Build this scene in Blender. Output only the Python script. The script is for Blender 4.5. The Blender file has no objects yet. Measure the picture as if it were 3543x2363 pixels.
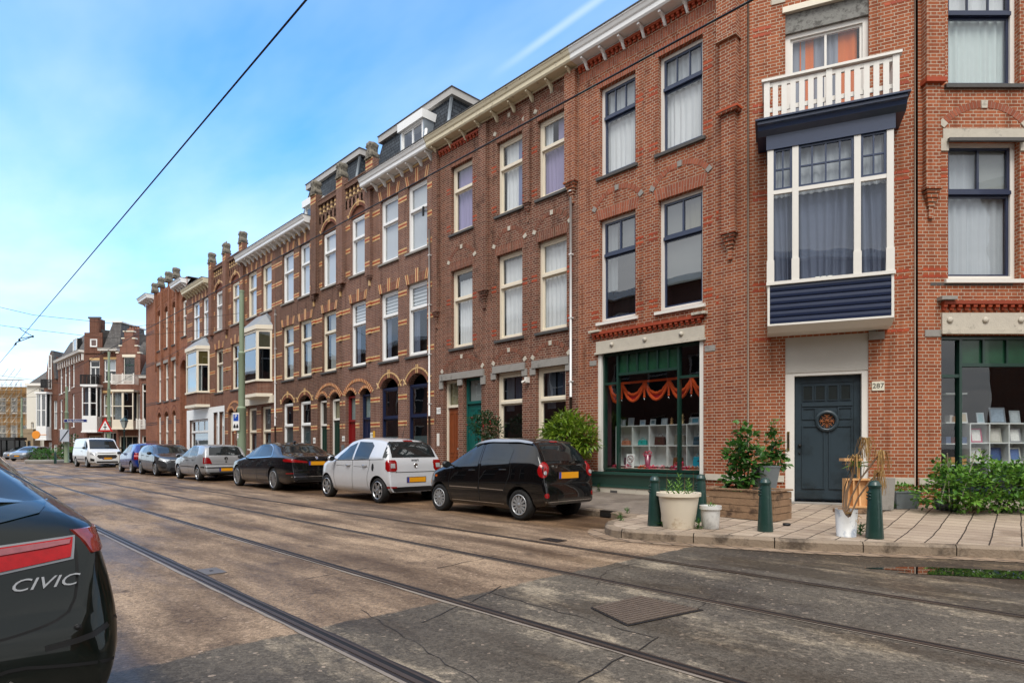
import bpy, bmesh, math, random
from mathutils import Vector, Matrix, geometry
from mathutils.bvhtree import BVHTree
R = random.Random(7)
PI = math.pi
SC = bpy.context.scene
COL = SC.collection
# ---------------------------------------------------------------- survey
# World frame: x runs along the street (towards the viewer's right), y from the camera
# to the long brick terrace, z up.  The helpers below turn distances measured on the
# photograph (2351 px wide) into positions on a wall or on the ground.
F, CX, YH, H, K = 2100., 1771.5, 1550., 1.28, 1.50702
TH = math.atan(2021./F); CT, ST = math.cos(TH), math.sin(TH)

def ray(xd):
    u = xd*K-CX
    return ST*u-CT*F, CT*u+ST*F

def gp(xd, yd, z0=0.):
    r = ray(xd); k = (H-z0)/(yd*K-YH)
    return r[0]*k, r[1]*k

def dp(xd, Z):
    r = ray(xd)
    return r[0]*Z/F, r[1]*Z/F

class Fac:
    """vertical wall frame: local x along the wall, y into the building, z up"""
    def __init__(s, ox, oy, deg):
        s.ox, s.oy, s.a = ox, oy, math.radians(deg)
        s.c, s.s = math.cos(s.a), math.sin(s.a)
    def X(s, xd, off=0.):
        rx, ry = ray(xd)
        ox, oy = s.ox+s.s*off, s.oy-s.c*off
        return (ox*ry-oy*rx)/(rx*s.s-ry*s.c)
    def Z(s, xd, yd, off=0.):
        t = s.X(xd, off)
        px, py = s.ox+s.s*off+s.c*t, s.oy-s.c*off+s.s*t
        depth = -px*CT+py*ST
        return H+(YH-yd*K)*depth/F
    def mat(s):
        return Matrix.Translation((s.ox, s.oy, 0)) @ Matrix.Rotation(s.a, 4, 'Z')
    def world(s, x, y, z=0):
        return s.mat() @ Vector((x, y, z))

# ---------------------------------------------------------------- mesh builder
class MB:
    def __init__(s):
        s.v = []; s.f = []; s.m = []; s.sm = []
    def add(s, vs, fs, m=0, sm=False, M=None):
        b = len(s.v)
        if M is not None: vs = [M @ Vector(p) for p in vs]
        s.v += [tuple(p) for p in vs]
        for f in fs:
            s.f.append([b+i for i in f]); s.m.append(m); s.sm.append(sm)
        return s
    def quad(s, a, b, c, d, m=0): return s.add([a, b, c, d], [(0, 1, 2, 3)], m)
    def poly(s, pts, m=0): return s.add(pts, [tuple(range(len(pts)))], m)
    def box(s, x0, x1, y0, y1, z0, z1, m=0, M=None):
        v = [(x0, y0, z0), (x1, y0, z0), (x1, y1, z0), (x0, y1, z0), (x0, y0, z1), (x1, y0, z1), (x1, y1, z1), (x0, y1, z1)]
        return s.add(v, [(0, 3, 2, 1), (4, 5, 6, 7), (0, 1, 5, 4), (1, 2, 6, 5), (2, 3, 7, 6), (3, 0, 4, 7)], m, False, M)
    def frus(s, x0, x1, y0, y1, z0, z1, d, m=0, M=None):
        v = [(x0, y0, z0), (x1, y0, z0), (x1, y1, z0), (x0, y1, z0), (x0+d, y0+d, z1), (x1-d, y0+d, z1), (x1-d, y1-d, z1), (x0+d, y1-d, z1)]
        return s.add(v, [(0, 3, 2, 1), (4, 5, 6, 7), (0, 1, 5, 4), (1, 2, 6, 5), (2, 3, 7, 6), (3, 0, 4, 7)], m, False, M)
    def prism(s, pts, y0, y1, m=0, M=None, ax='y'):
        """outline pts (a,b) in the plane square to ax, extruded y0..y1"""
        n = len(pts)
        if ax == 'y': g = lambda p, t: (p[0], t, p[1])
        elif ax == 'x': g = lambda p, t: (t, p[0], p[1])
        else: g = lambda p, t: (p[0], p[1], t)
        v = [g(p, y0) for p in pts]+[g(p, y1) for p in pts]
        f = [tuple(range(n))[::-1], tuple(range(n, 2*n))]+[(i, (i+1) % n, n+(i+1) % n, n+i) for i in range(n)]
        return s.add(v, f, m, False, M)
    def tube(s, path, r, m=0, n=8, cap=True, M=None):
        P = [Vector(p) for p in path]; b = len(s.v); vs = []
        rr = r if isinstance(r, (list, tuple)) else [r]*len(P)
        up = Vector((0, 0, 1))
        for i, p in enumerate(P):
            d = (P[min(i+1, len(P)-1)]-P[max(i-1, 0)]).normalized()
            u = up if abs(d.dot(up)) < .95 else Vector((1, 0, 0))
            a = d.cross(u).normalized(); c = d.cross(a).normalized()
            vs += [p+(a*math.cos(2*PI*k/n)+c*math.sin(2*PI*k/n))*rr[i] for k in range(n)]
        fs = [(i*n+k, i*n+(k+1) % n, (i+1)*n+(k+1) % n, (i+1)*n+k) for i in range(len(P)-1) for k in range(n)]
        if cap: fs += [tuple(range(n)), tuple(range((len(P)-1)*n, len(P)*n))[::-1]]
        return s.add(vs, fs, m, True, M)
    def lathe(s, prof, m=0, n=20, M=None, sm=True):
        vs = [(r*math.cos(2*PI*k/n), r*math.sin(2*PI*k/n), z) for r, z in prof for k in range(n)]
        fs = [(i*n+k, i*n+(k+1) % n, (i+1)*n+(k+1) % n, (i+1)*n+k) for i in range(len(prof)-1) for k in range(n)]
        return s.add(vs, fs, m, sm, M)
    def build(s, name, mats, parent=None, loc=None, M=None, bevel=0, sharp=None):
        me = bpy.data.meshes.new(name); me.from_pydata(s.v, [], s.f)
        if not isinstance(mats, (list, tuple)): mats = [mats]
        for m in mats: me.materials.append(m)
        me.polygons.foreach_set('material_index', [min(i, len(mats)-1) for i in s.m])
        me.polygons.foreach_set('use_smooth', s.sm)
        me.update()
        if sharp: me.set_sharp_from_angle(angle=math.radians(sharp))
        o = bpy.data.objects.new(name, me); COL.objects.link(o)
        if parent is not None: o.parent = parent
        if loc: o.location = loc
        if M is not None: o.matrix_local = M
        if bevel:
            b = o.modifiers.new('b', 'BEVEL'); b.width = bevel; b.segments = 2; b.limit_method = 'ANGLE'
        return o

def tag(o, label=None, cat=None, group=None, kind=None):
    if label: o['label'] = label
    if cat: o['category'] = cat
    if group: o['group'] = group
    if kind: o['kind'] = kind
    return o

def thing(name, label, cat, loc=(0, 0, 0), rz=0, group=None):
    o = bpy.data.objects.new(name, None); COL.objects.link(o)
    o.location = loc; o.rotation_euler = (0, 0, rz); o.empty_display_size = .1
    return tag(o, label, cat, group)

def copy_tree(o, parent=None):
    c = o.copy(); COL.objects.link(c)
    if parent is not None: c.parent = parent
    for ch in list(o.children): copy_tree(ch, c)
    return c

def text_mb(txt, size, depth=.004, m=0, M=None, mb=None, shear=0.):
    cu = bpy.data.curves.new('t', 'FONT'); cu.body = txt; cu.size = size; cu.extrude = depth/2
    cu.align_x = 'CENTER'; cu.align_y = 'CENTER'; cu.shear = shear; cu.resolution_u = 3
    o = bpy.data.objects.new('t', cu); COL.objects.link(o)
    dg = bpy.context.evaluated_depsgraph_get(); me = o.evaluated_get(dg).to_mesh()
    mb = mb or MB()
    mb.add([v.co.copy() for v in me.vertices], [tuple(p.vertices) for p in me.polygons], m, False, M)
    o.evaluated_get(dg).to_mesh_clear(); bpy.data.objects.remove(o); bpy.data.curves.remove(cu)
    return mb

# ---------------------------------------------------------------- materials
def lin(c):
    return tuple((x/12.92 if x <= .04045 else ((x+.055)/1.055)**2.4) for x in c)
def hx(h):
    return lin(tuple(int(h[i:i+2], 16)/255 for i in (0, 2, 4)))+(1,)
def nm(name):
    m = bpy.data.materials.new(name); m.use_nodes = True
    nt = m.node_tree; return m, nt, nt.nodes['Principled BSDF']
def N(nt, t, **k):
    n = nt.nodes.new(t)
    for a, b in k.items():
        if a in n.inputs: n.inputs[a].default_value = b
        else: setattr(n, a, b)
    return n
def L(nt, a, b): nt.links.new(a, b)
def mixc(nt, fac, a, b, mode='MIX'):
    n = nt.nodes.new('ShaderNodeMix'); n.data_type = 'RGBA'; n.blend_type = mode
    for i, v in ((0, fac), (6, a), (7, b)):
        if hasattr(v, 'is_output'): L(nt, v, n.inputs[i])
        else: n.inputs[i].default_value = v
    return n.outputs[2]
def ramp(nt, fac, p0, p1, c0=(0, 0, 0, 1), c1=(1, 1, 1, 1)):
    n = nt.nodes.new('ShaderNodeValToRGB'); L(nt, fac, n.inputs[0])
    n.color_ramp.elements[0].position = p0; n.color_ramp.elements[1].position = p1
    n.color_ramp.elements[0].color = c0; n.color_ramp.elements[1].color = c1
    return n.outputs[0]
def noise(nt, vec, scale, detail=4., rough=.55):
    n = N(nt, 'ShaderNodeTexNoise', Scale=scale, Detail=detail, Roughness=rough)
    if vec is not None: L(nt, vec, n.inputs['Vector'])
    return n.outputs['Fac']
def obj_co(nt): return nt.nodes.new('ShaderNodeTexCoord').outputs['Object']
def geo_co(nt): return nt.nodes.new('ShaderNodeNewGeometry').outputs['Position']

def P(name, col, rough=.6, metal=0., var=.15, scale=6., bump=0., bscale=60., coat=0., spec=.5, dark=None, dscale=1.5, damt=.5):
    """plain surface with soft tone variation, optional patches of a second colour and bump"""
    m, nt, b = nm(name); co = obj_co(nt)
    col = hx(col) if isinstance(col, str) else col
    lo = tuple(c*(1-var) for c in col[:3])+(1,); hi = tuple(min(1, c*(1+var)) for c in col[:3])+(1,)
    c = mixc(nt, noise(nt, co, scale), lo, hi)
    if dark:
        k = ramp(nt, noise(nt, co, dscale, 8, .7), damt, damt+.12)
        c = mixc(nt, k, c, hx(dark))
    L(nt, c, b.inputs['Base Color'])
    b.inputs['Roughness'].default_value = rough; b.inputs['Metallic'].default_value = metal
    b.inputs['Coat Weight'].default_value = coat; b.inputs['Coat Roughness'].default_value = .03
    b.inputs['Specular IOR Level'].default_value = spec
    if bump:
        bn = N(nt, 'ShaderNodeBump', Strength=bump, Distance=.02)
        L(nt, noise(nt, co, bscale, 6), bn.inputs['Height']); L(nt, bn.outputs[0], b.inputs['Normal'])
    return m

def brick_vec(nt):
    sx = nt.nodes.new('ShaderNodeSeparateXYZ'); L(nt, obj_co(nt), sx.inputs[0])
    ad = N(nt, 'ShaderNodeMath', operation='ADD'); L(nt, sx.outputs[0], ad.inputs[0]); L(nt, sx.outputs[1], ad.inputs[1])
    cb = nt.nodes.new('ShaderNodeCombineXYZ'); L(nt, ad.outputs[0], cb.inputs[0]); L(nt, sx.outputs[2], cb.inputs[1])
    return cb.outputs[0], sx.outputs[2]

def brickmat(name, c1, c2, mortar, c3=None, amt3=.62, stain='3a2a22', sb=.62, flip=False, wid=.107, row=.062, ms=.0062):
    m, nt, b = nm(name); v, zz = brick_vec(nt)
    if flip:
        mp = N(nt, 'ShaderNodeMapping'); mp.inputs['Rotation'].default_value = (0, 0, PI/2); L(nt, v, mp.inputs[0]); v = mp.outputs[0]
    bt = nt.nodes.new('ShaderNodeTexBrick'); L(nt, v, bt.inputs['Vector'])
    bt.offset = .5 if flip else .25; bt.squash = 1. if flip else 2.; bt.squash_frequency = 2; bt.offset_frequency = 2
    for k, x in (('Color1', hx(c1)), ('Color2', hx(c2)), ('Mortar', hx(mortar)), ('Scale', 1.), ('Mortar Size', ms), ('Mortar Smooth', .15), ('Bias', 0.), ('Brick Width', wid), ('Row Height', row)):
        bt.inputs[k].default_value = x
    c = bt.outputs['Color']
    if c3:   # a second brick field, same bond, marks the odd darker / redder bricks
        b2 = nt.nodes.new('ShaderNodeTexBrick'); L(nt, v, b2.inputs['Vector'])
        b2.offset = bt.offset; b2.squash = bt.squash; b2.squash_frequency = 2; b2.offset_frequency = 2
        for k, x in (('Color1', (0, 0, 0, 1)), ('Color2', (1, 1, 1, 1)), ('Mortar', (0, 0, 0, 1)), ('Scale', 1.), ('Mortar Size', .0062), ('Bias', -.35), ('Brick Width', wid), ('Row Height', row)):
            b2.inputs[k].default_value = x
        k = ramp(nt, b2.outputs['Color'], amt3, amt3+.15)
        inv = N(nt, 'ShaderNodeMath', operation='SUBTRACT'); inv.inputs[0].default_value = 1.; L(nt, bt.outputs['Fac'], inv.inputs[1])
        mu = N(nt, 'ShaderNodeMath', operation='MULTIPLY'); L(nt, k, mu.inputs[0]); L(nt, inv.outputs[0], mu.inputs[1])
        c = mixc(nt, mu.outputs[0], c, hx(c3))
    # weathering: large soft tone shifts and smaller soot blotches
    big = noise(nt, v, .55, 5, .6)
    c = mixc(nt, ramp(nt, big, .35, .7), c, mixc(nt, .5, c, (.55, .5, .48, 1), 'MULTIPLY'))
    k = ramp(nt, noise(nt, v, 1.7, 9, .72), sb, sb+.13)
    mk = N(nt, 'ShaderNodeMath', operation='MULTIPLY'); L(nt, k, mk.inputs[0]); mk.inputs[1].default_value = .72
    c = mixc(nt, mk.outputs[0], c, hx(stain))
    mp9 = N(nt, 'ShaderNodeMapping'); L(nt, v, mp9.inputs[0]); mp9.inputs['Scale'].default_value = (3.2, .28, 1)
    c = mixc(nt, ramp(nt, noise(nt, mp9.outputs[0], 1.6, 6, .65), .52, .72), c, mixc(nt, 1., c, (.60, .56, .53, 1), 'MULTIPLY'))
    c = mixc(nt, .55, c, ramp(nt, noise(nt, v, 45, 3), .2, .75, (.55, .55, .55, 1), (1, 1, 1, 1)), 'MULTIPLY')
    L(nt, c, b.inputs['Base Color']); b.inputs['Roughness'].default_value = .88
    b.inputs['Specular IOR Level'].default_value = .25
    ad = N(nt, 'ShaderNodeMath', operation='MULTIPLY_ADD'); L(nt, bt.outputs['Fac'], ad.inputs[0]); ad.inputs[1].default_value = -1.
    L(nt, noise(nt, v, 60, 4), ad.inputs[2])
    bn = N(nt, 'ShaderNodeBump', Strength=.6, Distance=.008); L(nt, ad.outputs[0], bn.inputs['Height']); L(nt, bn.outputs[0], b.inputs['Normal'])
    return m

def loose(name, cols, rough=.85):
    """bricks / leaves built one by one: every island its own tone"""
    m, nt, b = nm(name)
    g = nt.nodes.new('ShaderNodeNewGeometry'); r = nt.nodes.new('ShaderNodeValToRGB'); L(nt, g.outputs['Random Per Island'], r.inputs[0])
    e = r.color_ramp.elements
    e[0].color = hx(cols[0]); e[1].color = hx(cols[-1])
    for i, c in enumerate(cols[1:-1]):
        x = e.new((i+1)/(len(cols)-1)); x.color = hx(c)
    c = mixc(nt, .5, r.outputs[0], ramp(nt, noise(nt, obj_co(nt), 30, 3), .25, .75, (.6, .6, .6, 1), (1, 1, 1, 1)), 'MULTIPLY')
    L(nt, c, b.inputs['Base Color']); b.inputs['Roughness'].default_value = rough; b.inputs['Specular IOR Level'].default_value = .3
    return m

def leafmat(name, cols, rough=.5):
    m = loose(name, cols, rough); nt = m.node_tree; b = nt.nodes['Principled BSDF']
    out = nt.nodes['Material Output']; tr = nt.nodes.new('ShaderNodeBsdfTranslucent')
    src = b.inputs['Base Color'].links[0].from_socket; L(nt, src, tr.inputs[0])
    mx = nt.nodes.new('ShaderNodeMixShader'); mx.inputs[0].default_value = .3
    L(nt, b.outputs[0], mx.inputs[1]); L(nt, tr.outputs[0], mx.inputs[2]); L(nt, mx.outputs[0], out.inputs[0])
    b.inputs['Specular IOR Level'].default_value = .5
    return m

def glass(name, tint=(.85, .88, .88, 1), add=.08, rough=.0, ior=1.5):
    m, nt, b = nm(name); nt.nodes.remove(b); out = nt.nodes['Material Output']
    lw = N(nt, 'ShaderNodeLayerWeight', Blend=.5); pw = N(nt, 'ShaderNodeMath', operation='POWER'); L(nt, lw.outputs['Facing'], pw.inputs[0]); pw.inputs[1].default_value = 4.
    ad = N(nt, 'ShaderNodeMath', operation='MULTIPLY_ADD'); ad.use_clamp = True; L(nt, pw.outputs[0], ad.inputs[0]); ad.inputs[1].default_value = .9; ad.inputs[2].default_value = add
    t = N(nt, 'ShaderNodeBsdfTransparent', Color=tint); g = N(nt, 'ShaderNodeBsdfGlossy', Roughness=rough)
    g.inputs['Color'].default_value = (.95, .97, 1, 1)
    co = obj_co(nt); bn = N(nt, 'ShaderNodeBump', Strength=.12, Distance=.02); L(nt, noise(nt, co, 1.6, 1), bn.inputs['Height'])
    L(nt, bn.outputs[0], g.inputs['Normal'])
    mx = nt.nodes.new('ShaderNodeMixShader'); L(nt, ad.outputs[0], mx.inputs[0]); L(nt, t.outputs[0], mx.inputs[1]); L(nt, g.outputs[0], mx.inputs[2])
    L(nt, mx.outputs[0], out.inputs[0]); return m

def cloth(name, c, c2=None, var=.12):
    m, nt, b = nm(name); co = obj_co(nt)
    col = hx(c); hi = hx(c2) if c2 else tuple(min(1, x*1.1) for x in col[:3])+(1,)
    L(nt, mixc(nt, noise(nt, co, 5, 3), col, hi), b.inputs['Base Color']); b.inputs['Roughness'].default_value = .95
    b.inputs['Specular IOR Level'].default_value = .1
    return m

M_ = {}
M_['brick_main'] = brickmat('brick orange red', 'a8603f', '884630', 'c4b49e', '5e3626', .72, '3c2219', .60)
M_['brick_side'] = brickmat('brick side', 'b46844', '945034', 'cab8a2', '8a3c28', .74, '50301f', .68)
M_['brick_117'] = brickmat('brick brown red', '865240', '643a2e', 'b4a28e', '42302a', .66, '2e1e19', .56)
M_['brick_c'] = brickmat('brick purple brown', '8c6250', '745044', 'a8968a', '5a4440', .7, '3a2b28', .64)
M_['brick_d'] = brickmat('brick dark brown', '785242', '5f4034', '9c8878', '4a3630', .7, '2e221e', .62)
M_['brick_e'] = brickmat('brick mid brown', '8a5844', '724838', 'a29080', '583a30', .7, '3a2a24', .62)
M_['brick_g'] = brickmat('brick warm orange', 'a86a4c', '90543a', '9a8472', '6e3828', .75, '4a3026', .66)
M_['brick_far'] = brickmat('brick far brown', '7a4c3c', '663e32', '8a7262', '4e3028', .7, '3a2822', .64)
M_['brick_gable'] = brickmat('brick gable', '96604e', '804e40', 'a08c7c', None, .7, '4a3630', .66)
M_['soldier'] = loose('soldier bricks', ['9c5840', '8c4c36', 'aa6248', '8a5240'])
M_['soldier_d'] = loose('dark soldier bricks', ['7c4c3a', '6c4234', '8a5440', '60402f'])
M_['redbrick'] = loose('glazed red bricks', ['b04a2c', '9c4026', 'b85430', '8e3e28'], .6)
M_['yellow'] = loose('yellow bricks', ['d6b27c', 'c6a26e', 'debc8c', 'ceaa78'], .7)
M_['mortar'] = P('mortar', '9c8878', .95, var=.12, scale=20)
M_['stone'] = P('pale stone', 'bdb5a6', .85, var=.12, scale=9, bump=.3, bscale=50, dark='7c766c', dscale=3, damt=.58)
M_['stone_grey'] = P('grey stone', '8e8a84', .85, var=.15, scale=9, bump=.3, dark='5e5a56', dscale=3, damt=.58)
M_['slate_sill'] = P('dark stone sill', '4c4a48', .7, var=.2, scale=12, bump=.2)
M_['finial'] = P('weathered finial stone', '7a7468', .95, var=.3, scale=12, bump=1., bscale=18, dark='3a3832', dscale=6, damt=.48)
M_['white'] = P('white paint', 'dedad2', .45, var=.04, scale=14, dark='b4aca0', dscale=5, damt=.68)
M_['whitenew'] = P('clean white paint', 'e6e6e4', .35, var=.03, scale=10)
M_['cream'] = P('cream paint', 'ded4c0', .5, var=.06, scale=14, dark='a89c88', dscale=5, damt=.66)
M_['cream_old'] = P('peeling cream paint', 'd6cbae', .6, var=.08, scale=16, bump=.3, dark='8a7a60', dscale=7, damt=.58)
M_['navy'] = P('navy paint', '263450', .35, var=.12, scale=14, coat=.2)
M_['navypeel'] = P('peeling navy boards', '17233f', .35, var=.15, scale=9, coat=.3, dark='c0c0bc', dscale=26, damt=.76)
M_['bluenavy'] = P('blue black paint', '1a2440', .3, var=.1, coat=.4)
M_['green'] = P('dark green paint', '16352c', .35, var=.12, scale=10, coat=.3)
M_['greenpeel'] = P('peeling green paint', '26483f', .4, var=.12, scale=9, coat=.2, dark='b8bab2', dscale=20, damt=.74)
M_['teal'] = P('teal paint', '0e5650', .35, coat=.3)
M_['doorgrey'] = P('blue grey door paint', '2c3a42', .4, var=.12, scale=8, coat=.2, dark='202c32', dscale=2, damt=.5)
M_['red'] = P('red door paint', '7c1618', .35, coat=.3)
M_['wood'] = P('varnished wood', '7c4020', .45, var=.3, scale=7, coat=.2)
M_['timber'] = P('weathered planks', '8a6e54', .85, var=.3, scale=9, bump=.5, bscale=30, dark='4c3a2c', dscale=4, damt=.52)
M_['pine'] = P('fresh pine', 'c99a68', .6, var=.2, scale=9)
M_['board'] = P('weathered grey board', '82817c', .9, var=.25, scale=16, bump=.3, dark='5a5854', dscale=10, damt=.5)
M_['render'] = P('grey render panel', 'b4b0a8', .85, var=.06, scale=3, bump=.15, bscale=80)
M_['zinc'] = P('zinc', '9aa2a8', .45, metal=.6, var=.1, scale=4)
M_['galv'] = P('galvanised steel', '7c8488', .5, metal=.5, var=.2, scale=6)
M_['lead'] = P('lead sheet', '868a8e', .5, var=.15, scale=6)
M_['pvc'] = P('white pipe', 'd8d8d6', .4, var=.03)
M_['rustpipe'] = P('brown iron pipe', '4c3c34', .7, var=.15)
M_['dark'] = P('dark room', '17181a', .9, var=.1)
M_['darkwarm'] = P('dark warm room', '2a241f', .9, var=.2, scale=2)
M_['black'] = P('matt black', '0e0e0f', .6, var=.1)
M_['glass'] = glass('window glass', (.90, .93, .93, 1), .07)
M_['glassdark'] = glass('dim window glass', (.5, .54, .55, 1), .16)
M_['frost'] = P('frosted film', '8c9c9c', .25, var=.03, spec=.7)
M_['blind'] = P('grey roller blind', '9a9c9a', .7, var=.03)
M_['blindw'] = P('pale roller blind', 'c4c4c6', .7, var=.03)
M_['greenglass'] = P('ribbed green glass', '1c4630', .25, var=.5, scale=4, coat=.3)
M_['leaded'] = P('leaded amber glass', '8a8468', .2, var=.25, scale=8, coat=.5)
M_['yellowpaper'] = P('yellowed paper', '9a8440', .7, var=.2)
M_['slate'] = brickmat('slate tiles', '4a5158', '3c4249', '14161a', None, .7, '24282c', .7, wid=.16, row=.15, ms=.014)
M_['slateold'] = brickmat('old grey tiles', '6e6c6a', '5c5a5a', '403e3e', None, .7, '4a4846', .6, wid=.16, row=.17)
for n_, c_ in dict(c_white='d6d6d8', c_sheer='b2b5ba', c_lilac='9a8fb0', c_grey='8f919c', c_dgrey='62687a', c_orange='d4703a', c_lace='c6cecc', c_blue='7c84a8', c_cream='b8ae92').items():
    M_[n_] = cloth(n_, c_)
# ---------------------------------------------------------------- building kit
def arc_pts(x0, x1, z, rise, n=10):
    a = (x1-x0)/2; r = (a*a+rise*rise)/(2*rise); cx, cz = (x0+x1)/2, z+rise-r
    t0 = math.asin(min(1, a/r))
    return [(cx+r*math.sin(-t0+2*t0*i/n), cz+r*math.cos(-t0+2*t0*i/n)) for i in range(n+1)]

def wall(mb, X0, X1, Z0, Z1, ops, y=0., th=.24, m=0):
    """brick skin with real openings (x0,x1,z0,z1,rise) and reveals"""
    xs = sorted({X0, X1, *[v for o in ops for v in (o[0], o[1]) if X0 < v < X1]})
    full = [(o[0], o[1], o[2], o[3]+(o[4] if len(o) > 4 else 0)) for o in ops]
    zs = sorted({Z0, Z1, *[v for o in full for v in (o[2], o[3]) if Z0 < v < Z1]})
    for i in range(len(xs)-1):
        for j in range(len(zs)-1):
            cx, cz = (xs[i]+xs[i+1])/2, (zs[j]+zs[j+1])/2
            if any(o[0] < cx < o[1] and o[2] < cz < o[3] for o in full): continue
            mb.quad((xs[i], y, zs[j]), (xs[i+1], y, zs[j]), (xs[i+1], y, zs[j+1]), (xs[i], y, zs[j+1]), m)
    for o in ops:
        x0, x1, z0, z1 = o[:4]; rise = o[4] if len(o) > 4 else 0
        Y = y+th
        mb.quad((x0, y, z0), (x0, Y, z0), (x0, Y, z1), (x0, y, z1), m)
        mb.quad((x1, y, z0), (x1, Y, z0), (x1, Y, z1), (x1, y, z1), m)
        mb.quad((x0, y, z0), (x1, y, z0), (x1, Y, z0), (x0, Y, z0), m)
        if rise:
            A = arc_pts(x0, x1, z1, rise); zt = z1+rise
            for p, q in zip(A[:-1], A[1:]):
                mb.quad((p[0], y, p[1]), (q[0], y, q[1]), (q[0], y, zt), (p[0], y, zt), m)
                mb.quad((p[0], y, p[1]), (q[0], y, q[1]), (q[0], Y, q[1]), (p[0], Y, p[1]), m)
        else:
            mb.quad((x0, y, z1), (x1, y, z1), (x1, Y, z1), (x0, Y, z1), m)

def ring(mb, x0, x1, z, rise, w, m=0, y0=-.006, bw=.056, blocks=None, bm=1, mort=None, alt=None):
    """arch of single bricks on the wall face"""
    a = (x1-x0)/2; r = (a*a+rise*rise)/(2*rise); cx, cz = (x0+x1)/2, z+rise-r
    t0 = math.asin(min(1, a/r)) if rise <= a else PI-math.asin(a/r)
    n = max(5, int(2*t0*(r+w/2)/(bw+.008))); g = .1/n
    if mort is not None:
        pts = [(cx+r*math.sin(-t0+2*t0*i/24), cz+r*math.cos(-t0+2*t0*i/24)) for i in range(25)]
        pto = [(cx+(r+w)*math.sin(-t0+2*t0*i/24), cz+(r+w)*math.cos(-t0+2*t0*i/24)) for i in range(25)]
        for i in range(24):
            mb.quad(*[(p[0], y0/2, p[1]) for p in (pts[i], pts[i+1], pto[i+1], pto[i])], mort)
    for i in range(n):
        ta, tb = -t0+2*t0*(i+.07)/n, -t0+2*t0*(i+.93)/n
        rb = r+w; mm = m
        if alt is not None and i % 2: mm = alt
        P4 = [(cx+q*math.sin(t), cz+q*math.cos(t)) for q, t in ((r, ta), (r, tb), (rb, tb), (rb, ta))]
        mb.prism(P4, y0, .0, mm)
    if blocks:
        for t in blocks:
            t = -t0+2*t0*t; s = w*.62
            q = r+w/2; c = (cx+q*math.sin(t), cz+q*math.cos(t))
            pts = [(c[0]+s*(dx*math.cos(t)+dz*math.sin(t)), c[1]+s*(-dx*math.sin(t)+dz*math.cos(t))) for dx, dz in ((-.7, -.9), (.7, -.9), (.8, .9), (-.8, .9))]
            mb.prism(pts, y0-.012, 0, bm)

def soldier(mb, x0, x1, z0, z1, m=0, y0=-.004, mort=None, fan=.0, bw=.052):
    n = max(3, int((x1-x0)/(bw+.01))); cx = (x0+x1)/2; w = (x1-x0)/n
    if mort is not None:
        mb.quad((x0, -.002, z0), (x1, -.002, z0), (x1+fan, -.002, z1), (x0-fan, -.002, z1), mort)
    for i in range(n):
        a, b = x0+w*(i+.09), x0+w*(i+.91)
        fa, fb = fan*(a-cx)/((x1-x0)/2), fan*(b-cx)/((x1-x0)/2)
        if i % 2: 
            zm = z0+(z1-z0)*.48; k = .48
            mb.prism([(a, z0), (b, z0), (b+fb*k, zm), (a+fa*k, zm)], y0, 0, m)
            mb.prism([(a+fa*k, zm+.01), (b+fb*k, zm+.01), (b+fb, z1), (a+fa, z1)], y0, 0, m)
        else: mb.prism([(a, z0), (b, z0), (b+fb, z1), (a+fa, z1)], y0, 0, m)

def course(mb, x0, x1, z, h=.052, m=0, y0=-.004, bw=.1):
    """one course of separate coloured bricks"""
    n = max(1, round((x1-x0)/(bw+.008))); w = (x1-x0)/n
    for i in range(n):
        mb.box(x0+w*i+.004, x0+w*(i+1)-.004, y0, 0.02, z, z+h, m)

def folds(x0, x1, z0, z1, y, amp=.03, n=7, seed=0, lean=0):
    """hanging curtain with real folds"""
    r = random.Random(seed); mb = MB(); nx = n*6; nz = 6
    ph = [r.uniform(-.6, .6) for _ in range(n+1)]; vs = []
    for j in range(nz+1):
        t = j/nz
        for i in range(nx+1):
            s = i/nx; k = s*n
            a = amp*(.6+.4*t)*math.sin(2*PI*k+ph[int(k)]*2)+amp*.4*math.sin(5.1*k+seed)
            vs.append((x0+(x1-x0)*s+lean*t*math.sin(k), y+a, z1+(z0-z1)*t))
    fs = [(j*(nx+1)+i, j*(nx+1)+i+1, (j+1)*(nx+1)+i+1, (j+1)*(nx+1)+i) for j in range(nz) for i in range(nx)]
    return mb.add(vs, fs, 0, True)

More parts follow.
